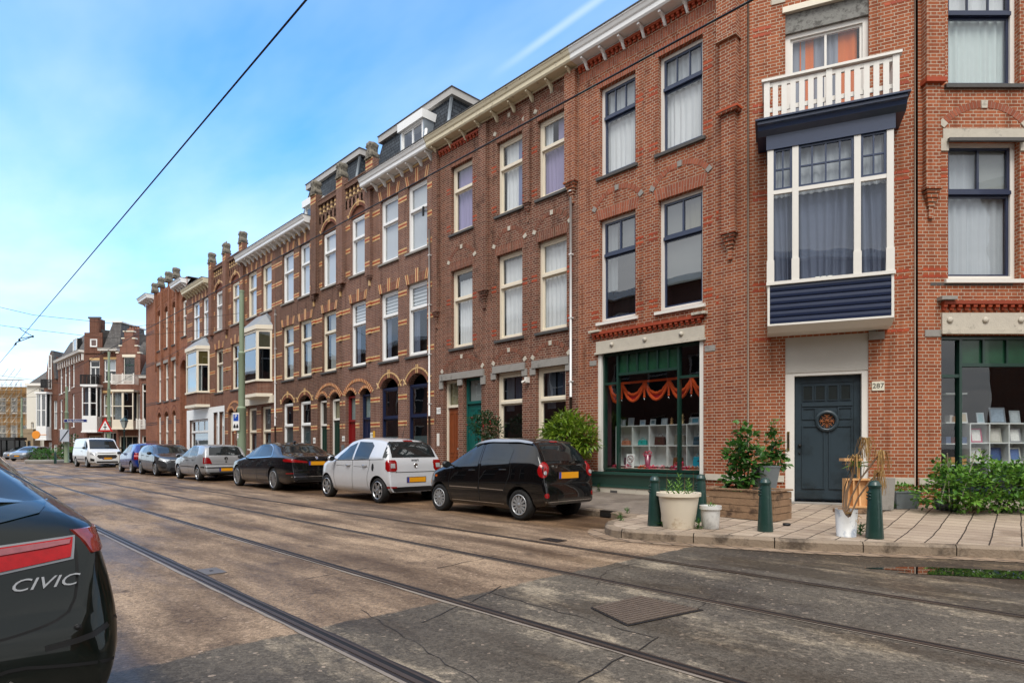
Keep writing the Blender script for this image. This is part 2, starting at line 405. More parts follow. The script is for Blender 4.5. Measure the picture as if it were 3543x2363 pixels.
def window(parent, x0, x1, z0, z1, frame='cream', fw=.075, rec=.12, tr=None, top=1, bot=1, sash=None, cur=(), sill='slate_sill',
           gl='glass', leaf='slate_sill', name='window', rows=1, M=None, back='dark', lead=None, trw=.07, label=None, thin=False, backy=.3):
    """frame > pane, curtain, sill.  tr = height of the transom; top/bot = panes across; cur = [(fx0,fx1,fz0,fz1,material)]"""
    mb = MB(); Y0, Y1 = rec, rec+.09
    mb.box(x0, x0+fw, Y0, Y1, z0, z1); mb.box(x1-fw, x1, Y0, Y1, z0, z1)
    mb.box(x0+fw, x1-fw, Y0, Y1, z1-fw, z1); mb.box(x0+fw, x1-fw, Y0-.01, Y1, z0, z0+fw)
    a, b, lo, hi = x0+fw, x1-fw, z0+fw, z1-fw
    sm = 1 if sash else 0; sw = .045 if not thin else .025
    if tr: mb.box(a, b, Y0-.025, Y1-.005, tr-trw/2, tr+trw/2, sm)
    fields = [(a, b, lo, (tr-trw/2) if tr else hi, bot, 1, .02)]
    if tr: fields.append((a, b, tr+trw/2, hi, top, rows, .0))
    for (p, q, r_, s_, n, rw, dy) in fields:
        y0, y1 = Y0+.02+dy, Y0+.065+dy
        mb.box(p, p+sw, y0, y1, r_, s_, sm); mb.box(q-sw, q, y0, y1, r_, s_, sm)
        mb.box(p+sw, q-sw, y0, y1, s_-sw, s_, sm); mb.box(p+sw, q-sw, y0, y1, r_, r_+sw, sm)
        for i in range(1, n):
            c = p+(q-p)*i/n; bw = .012 if n > 2 or rw > 1 else .02
            if n == 2 and frame in ('whitenew',): bw = .045
            mb.box(c-bw, c+bw, y0+.002, y1-.003, r_+sw, s_-sw, sm)
        for j in range(1, rw):
            c = r_+(s_-r_)*j/rw; mb.box(p+sw, q-sw, y0+.004, y1-.006, c-.012, c+.012, sm)
    w = mb.build(name, [M_[frame], M_[sash or frame]], parent, M=M)
    if label: w['label'] = label
    py = Y0+.05
    MB().quad((a, py, lo), (b, py, lo), (b, py, hi), (a, py, hi)).build('pane', M_[gl], w)
    if lead and tr:
        g = MB(); g.box(a+sw, b-sw, py+.012, py+.02, tr+trw/2, hi-.02)
        for i in range(1, 5): g.box(a+(b-a)*i/5-.004, a+(b-a)*i/5+.004, py+.006, py+.024, tr+trw/2, hi-.02, 1)
        for i in range(1, 4):
            c = tr+(hi-tr)*i/4; g.box(a+sw, b-sw, py+.007, py+.023, c-.004, c+.004, 1)
        g.build('leaded_light', [M_[lead], M_['black']], w)
    k = MB(); k.quad((x0, backy+.25, z0), (x1, backy+.25, z0), (x1, backy+.25, z1), (x0, backy+.25, z1))
    for s in (x0, x1): k.quad((s, py+.04, z0), (s, backy+.25, z0), (s, backy+.25, z1), (s, py+.04, z1))
    k.quad((x0, py+.04, z1), (x1, py+.04, z1), (x1, backy+.25, z1), (x0, backy+.25, z1)); k.quad((x0, py+.04, z0), (x1, py+.04, z0), (x1, backy+.25, z0), (x0, backy+.25, z0))
    k.build('room', M_[back], w)
    for i, cu in enumerate(cur):
        f0, f1, g0, g1, mt = cu[:5]; X0, X1 = a+(b-a)*f0, a+(b-a)*f1; A, B = lo+(hi-lo)*g0, lo+(hi-lo)*g1
        if len(cu) > 5 and cu[5] == 'flat':
            q = MB(); q.box(X0, X1, py+.05, py+.056, A, B); q.build('blind', M_[mt], w)
        elif len(cu) > 5 and cu[5] == 'stripe':
            q = MB(); n = max(3, int((B-A)/.11))
            for j in range(n): q.box(X0, X1, py+.05, py+.056, A+(B-A)*(j+.0)/n, A+(B-A)*(j+.62)/n)
            q.build('blind', M_[mt], w)
            MB().box(X0, X1, py+.065, py+.07, A, B).build('blind', M_['blind'], w)
        else:
            folds(X0, X1, A, B, py+.1, .022, max(2, int((X1-X0)/.13)), R.randint(0, 999)).build('curtain', M_[mt], w)
    if sill:
        s = MB(); s.prism([(-.06, z0-.085), (-.06, z0-.02), (rec+.03, z0+.012), (rec+.03, z0-.085)], x0-.07, x1+.07, 0, ax='x')
        s.build('sill', M_[sill], w)
    return w

def cornice(parent, x0, x1, z, mat='whitenew', proj=.38, h=.34, step=.55, gut=True, M=None, first=.25, brk=True):
    mb = MB()
    prof = [(0, z-h), (-.06, z-h), (-.06, z-h+.05), (-proj+.06, z-h+.05), (-proj+.03, z-h+.09), (-proj+.03, z-.15), (-proj, z-.12), (-proj-.03, z-.05), (-proj-.05, z-.03), (-proj-.05, z), (0.2, z)]
    mb.prism(prof, x0, x1, 0, ax='x')
    o = mb.build('cornice', M_[mat], parent, M=M)
    if gut:
        MB().box(x0-.01, x1+.01, -proj-.07, .25, z+.003, z+.028).build('roof_edge', M_['slate_sill'], o)
    if brk:
        n = max(2, int(round((x1-x0-2*first)/step))+1)
        for i in range(n):
            c = x0+first+(x1-x0-2*first)*i/(n-1)
            b = MB(); q = [(0, z-h+.0), (-proj+.1, z-h+.04), (-proj+.09, z-h-.01), (-proj+.16, z-h-.03), (-.14, z-h-.08), (-.09, z-h-.15), (-.05, z-h-.2), (0, z-h-.2)]
            b.prism(q, c-.026, c+.026, 0, ax='x'); b.build('bracket', M_[mat], o)
    return o

def dentils(mb, x0, x1, z, m, d=.1, n=None, hh=.12):
    n = n or int((x1-x0)/.2)
    for i in range(n):
        a = x0+(x1-x0)*i/n; w = (x1-x0)/n
        mb.box(a, a+w*.5, -.07, 0, z-hh*.5, z, m)
        mb.box(a, a+w*.5, -.04, 0, z-hh, z-hh*.5, m)
    mb.box(x0, x1, -.085, 0, z, z+.06, m)

def pilaster(mb, x0, x1, z0, z1, d, m, steps=True, red=None):
    mb.box(x0, x1, -d, .02, z0, z1, m)
    if steps:
        c, w = (x0+x1)/2, (x1-x0)/2; rm = m if red is None else red
        mb.box(x0-.02, x1+.02, -d-.03, 0, z0, z0+.06, rm)
        for i, k in enumerate((.9, .75, .6, .45)):
            mb.box(c-w*k, c+w*k, -d*(1-.16*i), 0, z0-.065*(i+1)-.006*i, z0-.065*i-.006*(i+1), rm)
        mb.box(c-w*.3, c+w*.3, -d*.4, 0, z0-.5, z0-.29, rm)

def door(parent, x0, x1, z0, z1, mat, top=0, frame='cream', rec=.14, topgl='glass', M=None, panels=2, lead=None, label=None, ztr=None):
    """door frame + leaf with raised panels, fanlight above when ztr given"""
    fw = .07; mb = MB(); Y0, Y1 = rec, rec+.1
    mb.box(x0, x0+fw, Y0, Y1, z0, z1); mb.box(x1-fw, x1, Y0, Y1, z0, z1); mb.box(x0+fw, x1-fw, Y0, Y1, z1-fw, z1)
    if ztr: mb.box(x0+fw, x1-fw, Y0-.02, Y1, ztr, ztr+.08)
    d = mb.build('door', M_[frame], parent, M=M)
    if label: d['label'] = label
    zt = (ztr or z1-fw); a, b = x0+fw, x1-fw
    l = MB(); l.box(a, b, Y0+.04, Y0+.08, z0, zt)
    w = (b-a)
    for i in range(panels):
        p, q = a+w*(.1+.45*i) if panels == 2 else a+w*.12, a+w*(.45+.45*i) if panels == 2 else b-w*.12
        for r_, s_ in ((.08, .34), (.38, .93)):
            A, B = z0+(zt-z0)*r_, z0+(zt-z0)*s_
            for bx in ((p, p+.025, A, B), (q-.025, q, A, B), (p+.025, q-.025, A, A+.025), (p+.025, q-.025, B-.025, B)): l.box(bx[0], bx[1], Y0+.024, Y0+.04, bx[2], bx[3])
    l.build('door_leaf', M_[mat], d)
    h = MB(); h.tube([(b-.08, Y0+.035, z0+1.0), (b-.08, Y0-.02, z0+1.0)], .014); h.lathe([(0, 0), (.03, .005), (.03, .03), (0, .04)], n=10, M=Matrix.Translation((b-.08, Y0-.015, z0+1.)) @ Matrix.Rotation(PI/2, 4, 'X'))
    h.build('handle', M_['galv'], d)
    if ztr:
        MB().quad((a, Y0+.05, ztr+.08), (b, Y0+.05, ztr+.08), (b, Y0+.05, z1-fw), (a, Y0+.05, z1-fw)).build('fanlight', M_[topgl], d)
        MB().box(a, b, Y0+.12, Y0+.13, ztr+.08, z1-fw).build('blind', M_[lead or 'leaded'], d)
    return d

def pipe(parent, x, z0, z1, mat='pvc', r=.03, y=-.06, M=None, low=None):
    mb = MB(); mb.tube([(x, y, z0), (x, y, z1)], r)
    for i in range(int((z1-z0)/1.6)+1): mb.box(x-r-.012, x+r+.012, y-r-.004, 0, z0+.4+i*1.6, z0+.43+i*1.6)
    if low: 
        mb.tube([(x, y, 0.1), (x, y, z0+.02)], r*1.15, 1)
    return mb.build('downpipe', [M_[mat], M_['rustpipe']], parent, M=M)

def core(parent, x0, x1, y0, y1, z0, z1, mats, M=None, name='walls'):
    mb = MB(); mb.box(x0, x1, y0, y1, z0, z1)
    return mb.build(name, mats, parent, M=M)

def finial(parent, x, y, z, s=1., spike=0, seed=1, M=None):
    """carved stone block on a banded brick plinth, worn lumpy"""
    r = random.Random(seed)
    bm = bmesh.new(); bmesh.ops.create_cube(bm, size=1)
    bmesh.ops.subdivide_edges(bm, edges=bm.edges[:], cuts=7, use_grid_fill=True)
    for v in bm.verts:
        p = v.co; t = p.z+.5
        w = .40+.05*math.sin(t*9)+(.05 if t < .12 else 0)-(.14*max(0, t-.75)*4*(1 if not spike else 1.6))*.5
        rr = Vector((p.x, p.y)); 
        if rr.length > .001: 
            q = rr.normalized()*min(rr.length, .62); p.x, p.y = q.x*w/.5, q.y*w/.5
        p.z = t*.95
        k = Vector((math.sin(p.z*21+seed)+math.sin(p.x*17), math.cos(p.z*19+seed)+math.sin(p.y*23), math.sin(p.x*13+p.y*11+seed)))
        p += k*.022
    me = bpy.data.meshes.new('finial'); bm.to_mesh(me); bm.free()
    for pl in me.polygons: pl.use_smooth = True
    me.materials.append(M_['finial']); me.materials.append(M_['finial'])
    o = bpy.data.objects.new('finial', me); COL.objects.link(o); o.parent = parent
    o.matrix_local = (M or Matrix()) @ Matrix.Translation((x, y, z)) @ Matrix.Diagonal((s, s, s*1.3, 1))
    if spike:
        b = MB(); b.lathe([(.18, .72), (.2, .8), (.1, .86), (.05, .95), (.1, 1.03), (.08, 1.12), (0, 1.2)], n=10); b.build('spike', M_['finial'], o)
    sl = MB(); sl.box(-.46, .46, -.46, .46, -.09, .012); sl.build('base', M_['finial'], o)
    return o
# ---------------------------------------------------------------- the long terrace
F1 = Fac(-5.46, 11.75, 0)   # local x = world x + 5.46
x1 = lambda d: F1.X(d)
def wins(d0, d1): return (x1(d0), x1(d1))
F2 = Fac(-5.46, 11.75, 23.2)
F3 = Fac(*F2.world(F2.X(2105), 0)[:2], 46.1)
W1, W2, W3 = 0., F2.X(2105), 7.5

# ---- corner house with two shops ------------------------------------------------
corner = thing('corner_house', 'orange red brick corner house with navy bay window, white balcony and two shop fronts', 'house', (F1.ox, F1.oy, 0))
XL = x1(1328)
wa, wb = wins(1376, 1459), wins(1511, 1613.5); sh = wins(1372, 1615)
mb = MB()
ops = [(wa[0], wa[1], 7.84, 10.0), (wb[0], wb[1], 7.84, 10.0), (wa[0], wa[1], 4.33, 6.8), (wb[0], wb[1], 4.33, 6.8), (sh[0], sh[1], .72, 3.55)]
wall(mb, XL, 0, .0, 10.95, ops)
RB, SO, MO, ST_, RD, GR = 0, 1, 2, 3, 4, 5
mats = [M_['brick_main'], M_['soldier'], M_['mortar'], M_['stone'], M_['redbrick'], M_['stone_grey'], M_['slate_sill']]
for w in (wa, wb):
    soldier(mb, w[0]-.06, w[1]+.06, 10.0, 10.24, SO, mort=MO, fan=.06)
    soldier(mb, w[0]-.06, w[1]+.06, 6.8, 7.05, SO, mort=MO, fan=.06)
    ring(mb, w[0]-.1, w[1]+.1, 7.07, .32, .11, SO, mort=MO, blocks=(0, .5, 1), bm=GR)
    for z in (4.43, 4.56, 5.95, 6.07, 7.95, 8.07, 9.2, 9.32):   # odd red glazed courses on the jambs
        course(mb, w[0]-.24, w[0]-.01, z, m=RD); course(mb, w[1]+.01, w[1]+.22, z, m=RD)
soldier(mb, XL+.05, -.3, 10.36, 10.56, SO, mort=MO)
dentils(mb, XL+.05, -.05, 10.72, RD, n=34, hh=.1)
mb.box(XL, 0, -.05, 0, 10.78, 10.95, RB)
pilaster(mb, -.48, -.2, 5.6, 8.05, .13, RB, True)
pilaster(mb, -.5, -.16, 8.1, 9.5, .17, RB, False); mb.box(-.53, -.13, -.2, 0, 8.02, 8.12, RB); mb.box(-.56, -.10, -.215, 0, 8.065, 8.11, RD)
pilaster(mb, -.55, -.14, 9.55, 10.9, .21, RB, False); mb.box(-.57, -.12, -.24, 0, 9.48, 9.56, RB)
pilaster(mb, XL-.36, XL-.02, 7.95, 10.75, .13, RB, True)
for z in (6.0, 6.12): course(mb, wb[1]+.3, -.6, z, m=RD); course(mb, wb[1]+.3, -.6, z-1.75, m=RD)
# shop head: stone fascia, dentilled red brick label
mb.box(sh[0]-.06, sh[1]+.06, -.05, .1, 3.55, 3.60, ST_); mb.box(sh[0]-.03, sh[1]+.03, -.03, .1, 3.60, 3.86, ST_)
for i in range(3):
    c = sh[0]+(sh[1]-sh[0])*(.16+.33*i); mb.lathe([(0, 0), (.05, .005), (.055, .02), (0, .03)], ST_, 8, Matrix.Translation((c, -.03, 3.74)) @ Matrix.Rotation(PI/2, 4, 'X'))
dentils(mb, sh[0]-.12, sh[1]+.02, 4.02, RD, n=22, hh=.1)
mb.box(sh[0]-.2, sh[0]+.12, -.12, 0, 4.085, 4.14, ST_); mb.box(sh[1]-.22, sh[1]+.1, -.12, 0, 4.085, 4.14, ST_)
mb.box(sh[0]-.24, sh[0]-.03, -.012, 0, 3.3, 3.42, GR); mb.box(sh[1]+.03, sh[1]+.27, -.012, 0, 3.3, 3.42, GR)
# plinth
mb.box(XL, sh[0]-.12, -.03, 0, .62, .74, ST_); mb.box(sh[1]+.05, -.02, -.03, 0, .62, .74, ST_); mb.box(sh[1]+.05, -.02, -.025, 0, .12, .3, ST_)
mb.box(sh[0]-.12, sh[1]+.05, -.05, .02, .1, .36, ST_)
mb.box(sh[0]+.42, sh[0]+.62, -.056, .0, .19, .28, 6)
mb.build('walls', mats, corner)
# windows of the street side
window(corner, wa[0], wa[1], 7.84, 10.0, 'white', tr=9.26, top=3, sash='navy', cur=[(0, 1, 0, .64, 'c_white'), (0, 1, .64, 1, 'c_sheer')], back='darkwarm')
window(corner, wb[0], wb[1], 7.84, 10.0, 'white', tr=9.26, top=3, sash='navy', cur=[(0, 1, 0, .64, 'c_white'), (0, 1, .64, 1, 'c_sheer')], back='darkwarm')
window(corner, wa[0], wa[1], 4.33, 6.8, 'white', tr=5.94, top=2, sash='navy', cur=[(0, .32, .3, .98, 'c_white'), (.5, 1, .66, 1, 'blind', 'flat')], sill='white', gl='glassdark')
window(corner, wb[0], wb[1], 4.33, 6.8, 'white', tr=5.94, top=2, sash='navy', cur=[(.5, 1, .66, 1, 'c_cream'), (0, 1, .22, .66, 'blind', 'flat'), (0, .5, .66, 1, 'blind', 'flat')], sill='white', gl='glassdark')
cornice(corner, XL+.02, .1, 11.12, 'whitenew', first=.3)
# shop front 1
def shopfront(parent, x0, x1, z0, z1, M, side, nlight, doorcase='white'):
    fr = MB(); Y = .10
    fr.box(x0, x0+.1, Y-.08, Y+.08, z0-.1, z1); fr.box(x0+.1, x1, Y-.08, Y+.08, z1-.0, z1+.03)
    if side != 'r': fr.box(x1-.1, x1, Y-.08, Y+.08, z0-.1, z1)
    o = fr.build('shop_case', M_[doorcase], parent, M=M)
    a, b = x0+.1, x1-(.1 if side != 'r' else 0)
    s = MB(); zt = z1-.52; hi = z1-.06
    s.box(a, b, Y, Y+.1, hi, z1); s.box(a, b, Y, Y+.1, z0, z0+.06)
    sl = a+.42; sr = b-.55
    for c in (a+.025, sl, sr, b-.025): s.box(c-.025, c+.025, Y-.01, Y+.1, z0+.06, hi)
    s.box(sl+.025, sr-.025, Y, Y+.09, zt-.03, zt+.03); s.box(a+.05, sl-.025, Y, Y+.09, zt-.23, zt-.17); s.box(sr+.025, b-.05, Y, Y+.09, zt-.23, zt-.17)
    for i in range(1, nlight):
        c = sl+(sr-sl)*i/nlight; s.box(c-.018, c+.018, Y+.01, Y+.08, zt+.03, hi)
    w = s.build('shop_window', M_['green'], parent, M=M)
    MB().quad((a, Y+.05, z0+.06), (b, Y+.05, z0+.06), (b, Y+.05, zt), (a, Y+.05, zt)).build('pane', M_['glass'], w)
    MB().box(sl+.03, sr-.03, Y+.055, Y+.07, zt+.03, hi).build('ribbed_lights', M_['greenglass'], w)
    for p, q in ((a, sl), (sr, b)): MB().quad((p, Y+.05, zt), (q, Y+.05, zt), (q, Y+.05, hi), (p, Y+.05, hi)).build('side_light', M_['glass'], w)
    return w
sf = shopfront(corner, sh[0], sh[1], .74, 3.55, None, 'l', 6)
mb = MB()   # green stall board, sloping out, with peeling sill
mb.prism([(-.12, .66), (.1, .66), (.1, .36), (-.02, .36), (-.05, .4), (-.10, .62)], sh[0]-.12, sh[1]+.02, 0, ax='x')
mb.box(sh[0]-.14, sh[1]+.04, -.15, .1, .66, .72); mb.box(sh[0]-.12, sh[1]+.02, -.07, .02, .352, .40)
mb.build('stall_board', M_['greenpeel'], corner)
# shop room
mb = MB(); x_0, x_1 = sh[0]-.2, sh[1]+.6
mb.quad((x_0, 2.3, .3), (x_1, 2.3, .3), (x_1, 2.3, 3.6), (x_0, 2.3, 3.6)); mb.quad((x_0, .24, .3), (x_0, 2.3, .3), (x_0, 2.3, 3.6), (x_0, .24, 3.6))
mb.quad((x_1, .24, .3), (x_1, 2.3, .3), (x_1, 2.3, 3.6), (x_1, .24, 3.6)); mb.quad((x_0, .24, 3.6), (x_1, .24, 3.6), (x_1, 2.3, 3.6), (x_0, 2.3, 3.6)); mb.quad((x_0, .2, .7), (x_1, .2, .7), (x_1, 2.3, .7), (x_0, 2.3, .7))
mb.build('shop_room', M_['dark'], corner)
core(corner, XL, -1.6, .62, 9, 3.65, 10.9, M_['dark'], name='inner_walls')

# ---- chamfered corner face ------------------------------------------------------
A2 = Matrix.Rotation(math.radians(23.2), 4, 'Z')
X2 = lambda d, off=0: F2.X(d, off)
fd = (X2(1803), X2(1994)); dr = (X2(1824), X2(1979)); fw_ = (X2(1803), X2(1995))
mb = MB()
wall(mb, 0.04, W2-.02, 0, 12.4, [(fd[0], fd[1], .25, 3.42), (fw_[0], fw_[1], 7.15, 9.75), (X2(1780), X2(2035), 3.95, 6.6)])
for z in (6.16, 6.28, 4.36, 4.48, 7.9, 8.02, 9.4, 9.52, 3.4):
    course(mb, .1, fd[0]-.25, z, m=4); course(mb, fd[1]+.25, W2-.12, z, m=4)
mb.box(fw_[0]-.25, fw_[0], -.02, .05, 9.95, 10.15, 3)
mb.box(fd[1], fd[1]+.25, -.06, 0, 3.28, 3.42, 5); mb.box(fd[1], fd[1]+.12, -.03, 0, 3.42, 3.5, 5)
mb.box(fd[1]+.02, W2-.04, -.03, 0, .62, .74, 3); mb.box(.06, fd[0]-.02, -.03, 0, .62, .74, 3)
mb.box(.06, fd[0]-.02, -.03, 0, .1, .3, 5)
mb.tube([(.02, -.015, .1), (.02, -.015, 12)], .012, 2, 5); mb.tube([(W2-.03, -.012, .1), (W2-.03, -.012, 12)], .012, 2, 5)
mb.build('walls', [M_['brick_side']]+mats[1:], corner, M=A2)
# door 287
zd0, zd1 = .28, F2.Z(1900, 862, -.15)
mb = MB()
mb.box(fd[0], dr[0], .03, .2, .25, zd1+.06); mb.box(dr[1], fd[1], .03, .2, .25, zd1+.06); mb.box(dr[0], dr[1], .03, .2, zd1, zd1+.06)
dc = mb.build('door', M_['white'], corner, M=A2); dc['label'] = 'wide blue grey door with a round iron grille'
MB().box(fd[0], fd[1], .015, .2, zd1+.06, 3.42).build('panel', M_['render'], dc)
mb = MB(); a, b = dr; w = b-a; z0, z1 = zd0, zd1; hgt = z1-z0
mb.box(a, b, .17, .22, z0, z1)
def rim(x0, x1, z0, z1, t=.022, y=.15): 
    for q in ((x0, x0+t, z0, z1), (x1-t, x1, z0, z1), (x0+t, x1-t, z0, z0+t), (x0+t, x1-t, z1-t, z1)): mb.box(q[0], q[1], y, .171, q[2], q[3])
for k in (0, 1): rim(a+w*(.12+.41*k), a+w*(.47+.41*k), z0+hgt*.09, z0+hgt*.60)
rim(a+w*.12, a+w*.34, z0+hgt*.65, z0+hgt*.745); rim(a+w*.66, a+w*.88, z0+hgt*.65, z0+hgt*.745)
mb.box(a+.02, a+w*.1, .155, .171, z0+.02, z1-.02); mb.box(a+w*.9, b-.02, .155, .171, z0+.02, z1-.02); mb.box(a+w*.1, a+w*.9, .155, .171, z0+hgt*.01, z0+hgt*.07)
mb.box(a+w*.1, a+w*.9, .155, .171, z0+hgt*.945, z1-.02); mb.box(a+w*.12, a+w*.88, .145, .171, z0+hgt*.755, z0+hgt*.785)
cx, cz = a+w*.5, z0+hgt*.635; MR = Matrix.Translation((cx, .17, cz)) @ Matrix.Rotation(PI/2, 4, 'X')
mb.lathe([(.14, 0), (.145, .035), (.165, .045), (.2, .04), (.215, .0)], 0, 28, MR)
for i in range(4):
    p, q = a+w*(.13+.19*i), a+w*(.13+.19*i+.16); rim(p, q, z0+hgt*.80, z0+hgt*.925, .015)
lf = mb.build('door_leaf', M_['doorgrey'], dc)
mb = MB()
for i in range(4):
    p, q = a+w*(.13+.19*i), a+w*(.13+.19*i+.16); mb.box(p+.015, q-.015, .164, .168, z0+hgt*.80+.015, z0+hgt*.925-.015)
mb.build('door_lights', M_['frostdoor'] if 'frostdoor' in M_ else P('dim door glass', '2a3030', .2, coat=.4), dc)
mb = MB(); mb.lathe([(0, .004), (.142, .004)], 0, 24, MR); bl = mb.build('grille_backing', M_['black'], dc)
mb = MB()
for i in range(8):
    t = i*PI/4; c_, s_ = math.cos(t), math.sin(t)
    mb.tube([(cx+c_*r_, .145, cz+s_*r_) for r_ in (.01, .06, .13)], .006, 0, 5)
    pts = []
    for j in range(12):
        an = t+.39+j*.45*(1 if i % 2 else -1); rr = .034*(1-j/14)
        pts.append((cx+.088*math.cos(t+.39)+rr*math.cos(an), .145, cz+.088*math.sin(t+.39)+rr*math.sin(an)))
    mb.tube(pts, .005, 0, 5)
mb.build('grille', P('rusty iron scrolls', '9c5a2c', .6, var=.3), dc)
mb = MB(); mb.lathe([(0, 0), (.03, 0), (.034, .03), (0, .045)], 0, 12, Matrix.Translation((a+w*.085, .155, z0+1.05)) @ Matrix.Rotation(PI/2, 4, 'X'))
mb.lathe([(0, 0), (.02, 0), (.02, .02), (0, .03)], 0, 10, Matrix.Translation((a+w*.085, .155, z0+.9)) @ Matrix.Rotation(PI/2, 4, 'X'))
mb.build('handle', M_['black'], dc)
mb = MB(); mb.box(fd[0]+.03, fd[0]+.075, .015, .03, z0+.95, z0+1.32, 0); mb.box(fd[0]+.042, fd[0]+.063, .01, .02, z0+1.0, z0+1.27, 1)
mb.build('mail_slot', [P('brass', 'a98a50', .35, 1.), M_['black']], dc)
MB().box(fd[0]-.02, fd[1]+.02, -.22, .2, .1, .25).build('door_step', M_['stone_grey'], dc)
# number plate
def plate(parent, txt, x, z, w, h, M, col='ddd8c4', size=.1, y=-.015, tcol='black'):
    b = MB(); b.box(x-w/2, x+w/2, y, 0.0, z-h/2, z+h/2, 0)
    text_mb(txt, size, .003, 1, Matrix.Translation((x, y-.002, z)) @ Matrix.Rotation(PI/2, 4, 'X'), b)
    return b.build('number_plate', [P('enamel '+txt, col, .3, coat=.3), M_[tcol]], parent, M=M)
xn = X2(2016); plate(corner, '287', xn, F2.Z(2016, 886), .2, .17, A2, size=.125)
# french windows and balcony
window(corner, fw_[0], fw_[1], 7.05, 9.35, 'white', rec=.1, tr=None, bot=2, fw=.09, cur=[(0, .22, 0, 1, 'c_grey'), (.14, .34, 0, 1, 'c_orange'), (.32, .5, 0, 1, 'c_grey'), (.5, .68, 0, 1, 'c_grey'), (.66, .94, 0, 1, 'c_orange')], sill=None, M=A2, back='darkwarm', label='double balcony doors with orange and grey curtains')
MB().box(fw_[0], fw_[1], .04, .16, 9.35, 9.75).build('board', M_['board'], corner, M=A2)
MB().box(fw_[0]-.05, fw_[1]+.02, -.05, .1, 9.72, 9.83).build('lintel', M_['cream'], corner, M=A2)
# bay window
D_ = .62
bx = (X2(1762, D_), X2(2053, D_)); zb0, zb1 = F2.Z(1757, 762, D_), F2.Z(1757, 345, D_)
zs = F2.Z(1757, 652, D_); zt_ = F2.Z(1757, 445, D_)
bx0, bx1 = bx
bay = MB()
bay.box(bx0+.03, bx1-.03, -D_+.03, 0, zb0+.13, zs-.04)
n = 6; hh = (zs-.04-zb0-.13)/n
for i in range(n):
    z = zb0+.13+hh*i
    for (p, q) in (((bx0+.03, -D_+.03), (bx1-.03, -D_+.03)),):
        bay.prism([(-D_+.03, z+.012), (-D_+.012, z+.018), (-D_+.008, z+hh*.5), (-D_+.012, z+hh-.01), (-D_+.03, z+hh)], p[0], q[0], 0, ax='x')
bw = bay.build('bay_window', M_['navypeel'], corner, M=A2)
tr_ = MB()
for x in (bx0, bx1-.04): tr_.box(x, x+.04, -D_-.0, 0, zb0+.1, zs)
tr_.box(bx0, bx1, -D_-.012, 0, zb0+.1, zb0+.135); tr_.box(bx0-.02, bx1+.02, -D_-.03, 0, zs-.04, zs+.02)
# posts
px_ = [bx0, X2(1820, D_), X2(1960, D_), bx1-.115]
px_ = [bx0, X2(1819, D_), X2(1961, D_), bx1-.11]
for x in px_:
    tr_.box(x, x+.105, -D_, -D_+.1, zs+.02, zb1); tr_.box(x-.012, x+.117, -D_-.014, -D_+.02, zs+.02, zs+.42)
tr_.box(bx0+.1, bx1-.1, -D_+.01, -D_+.09, zt_-.035, zt_+.035)
for x in (bx0, bx1-.105): tr_.box(x, x+.105, -.1, 0, zs+.02, zb1); tr_.box(x+.01, x+.09, -D_+.1, -.1, zt_-.035, zt_+.035)
tr_.prism([(-D_-.012, zb0+.1), (0, zb0+.1), (0, zb0), (-D_+.22, zb0)], bx0+.0, bx1-.0, 0, ax='x')
tr_.build('frame', M_['white'], bw)
sa = MB()
seg = [(px_[0]+.105, px_[1], 2), (px_[1]+.105, px_[2], 4), (px_[2]+.105, px_[3], 2)]
for (p, q, c_) in seg:
    z0, z1 = zt_+.035, zb1-.02
    for e in ((p, p+.04, z0, z1), (q-.04, q, z0, z1), (p+.04, q-.04, z0, z0+.04), (p+.04, q-.04, z1-.04, z1)): sa.box(e[0], e[1], -D_+.02, -D_+.07, e[2], e[3])
    for i in range(1, c_): sa.box(p+(q-p)*i/c_-.014, p+(q-p)*i/c_+.014, -D_+.024, -D_+.066, z0+.04, z1-.04)
    sa.box(p+.04, q-.04, -D_+.026, -D_+.064, (z0+z1)/2-.014, (z0+z1)/2+.014)
for x in (bx0+.03, bx1-.07): sa.box(x, x+.04, -D_+.1, -.1, zt_+.035, zt_+.08); sa.box(x, x+.04, -D_/2-.02, -D_/2+.02, zt_+.08, zb1)
# fascia and cornice
sa.box(bx0-.02, bx1+.02, -D_-.02, 0, zb1-.02, zb1+.24)
sa.prism([(-D_-.02, zb1+.24), (0, zb1+.24), (0, zb1+.46), (-D_-.2, zb1+.46), (-D_-.2, zb1+.40), (-D_-.15, zb1+.38), (-D_-.13, zb1+.31)], bx0-.17, bx1+.17, 0, ax='x')
sa.box(bx0-.21, bx1+.21, -D_-.24, 0, zb1+.46, zb1+.49)
sa.build('bay_top', M_['navy'], bw)
gl_ = MB(); gl_.quad((bx0+.05, -D_+.045, zs), (bx1-.05, -D_+.045, zs), (bx1-.05, -D_+.045, zb1), (bx0+.05, -D_+.045, zb1))
for x in (bx0+.05, bx1-.05): gl_.quad((x, -D_+.045, zs), (x, -.02, zs), (x, -.02, zb1), (x, -D_+.045, zb1))
gl_.build('pane', M_['glass'], bw)
for i, (p, q, c_) in enumerate(seg):
    folds(p-.05, q+.05, zs+.02, zt_-.05, -D_+.2, .045, 4+3*(i == 1), 5+i, .05).build('curtain', M_['c_dgrey'], bw)
    folds(p-.05, q+.05, zt_-.06, zb1-.02, -D_+.16, .02, 5+3*(i == 1), 9+i).build('curtain', M_['c_sheer'], bw)
MB().box(bx0+.1, bx1-.1, -.02, .0, zs-.1, zb1).build('room', M_['dark'], bw)
t = MB()
for i in range(3): t.tube([(seg[1][0]+.28+.1*i, -D_+.1, zs+.045), (seg[1][0]+.36+.1*i, -D_+.1, zs+.045)], .022, 0, 8)
t.build('tea_light_row', M_['white'], bw)
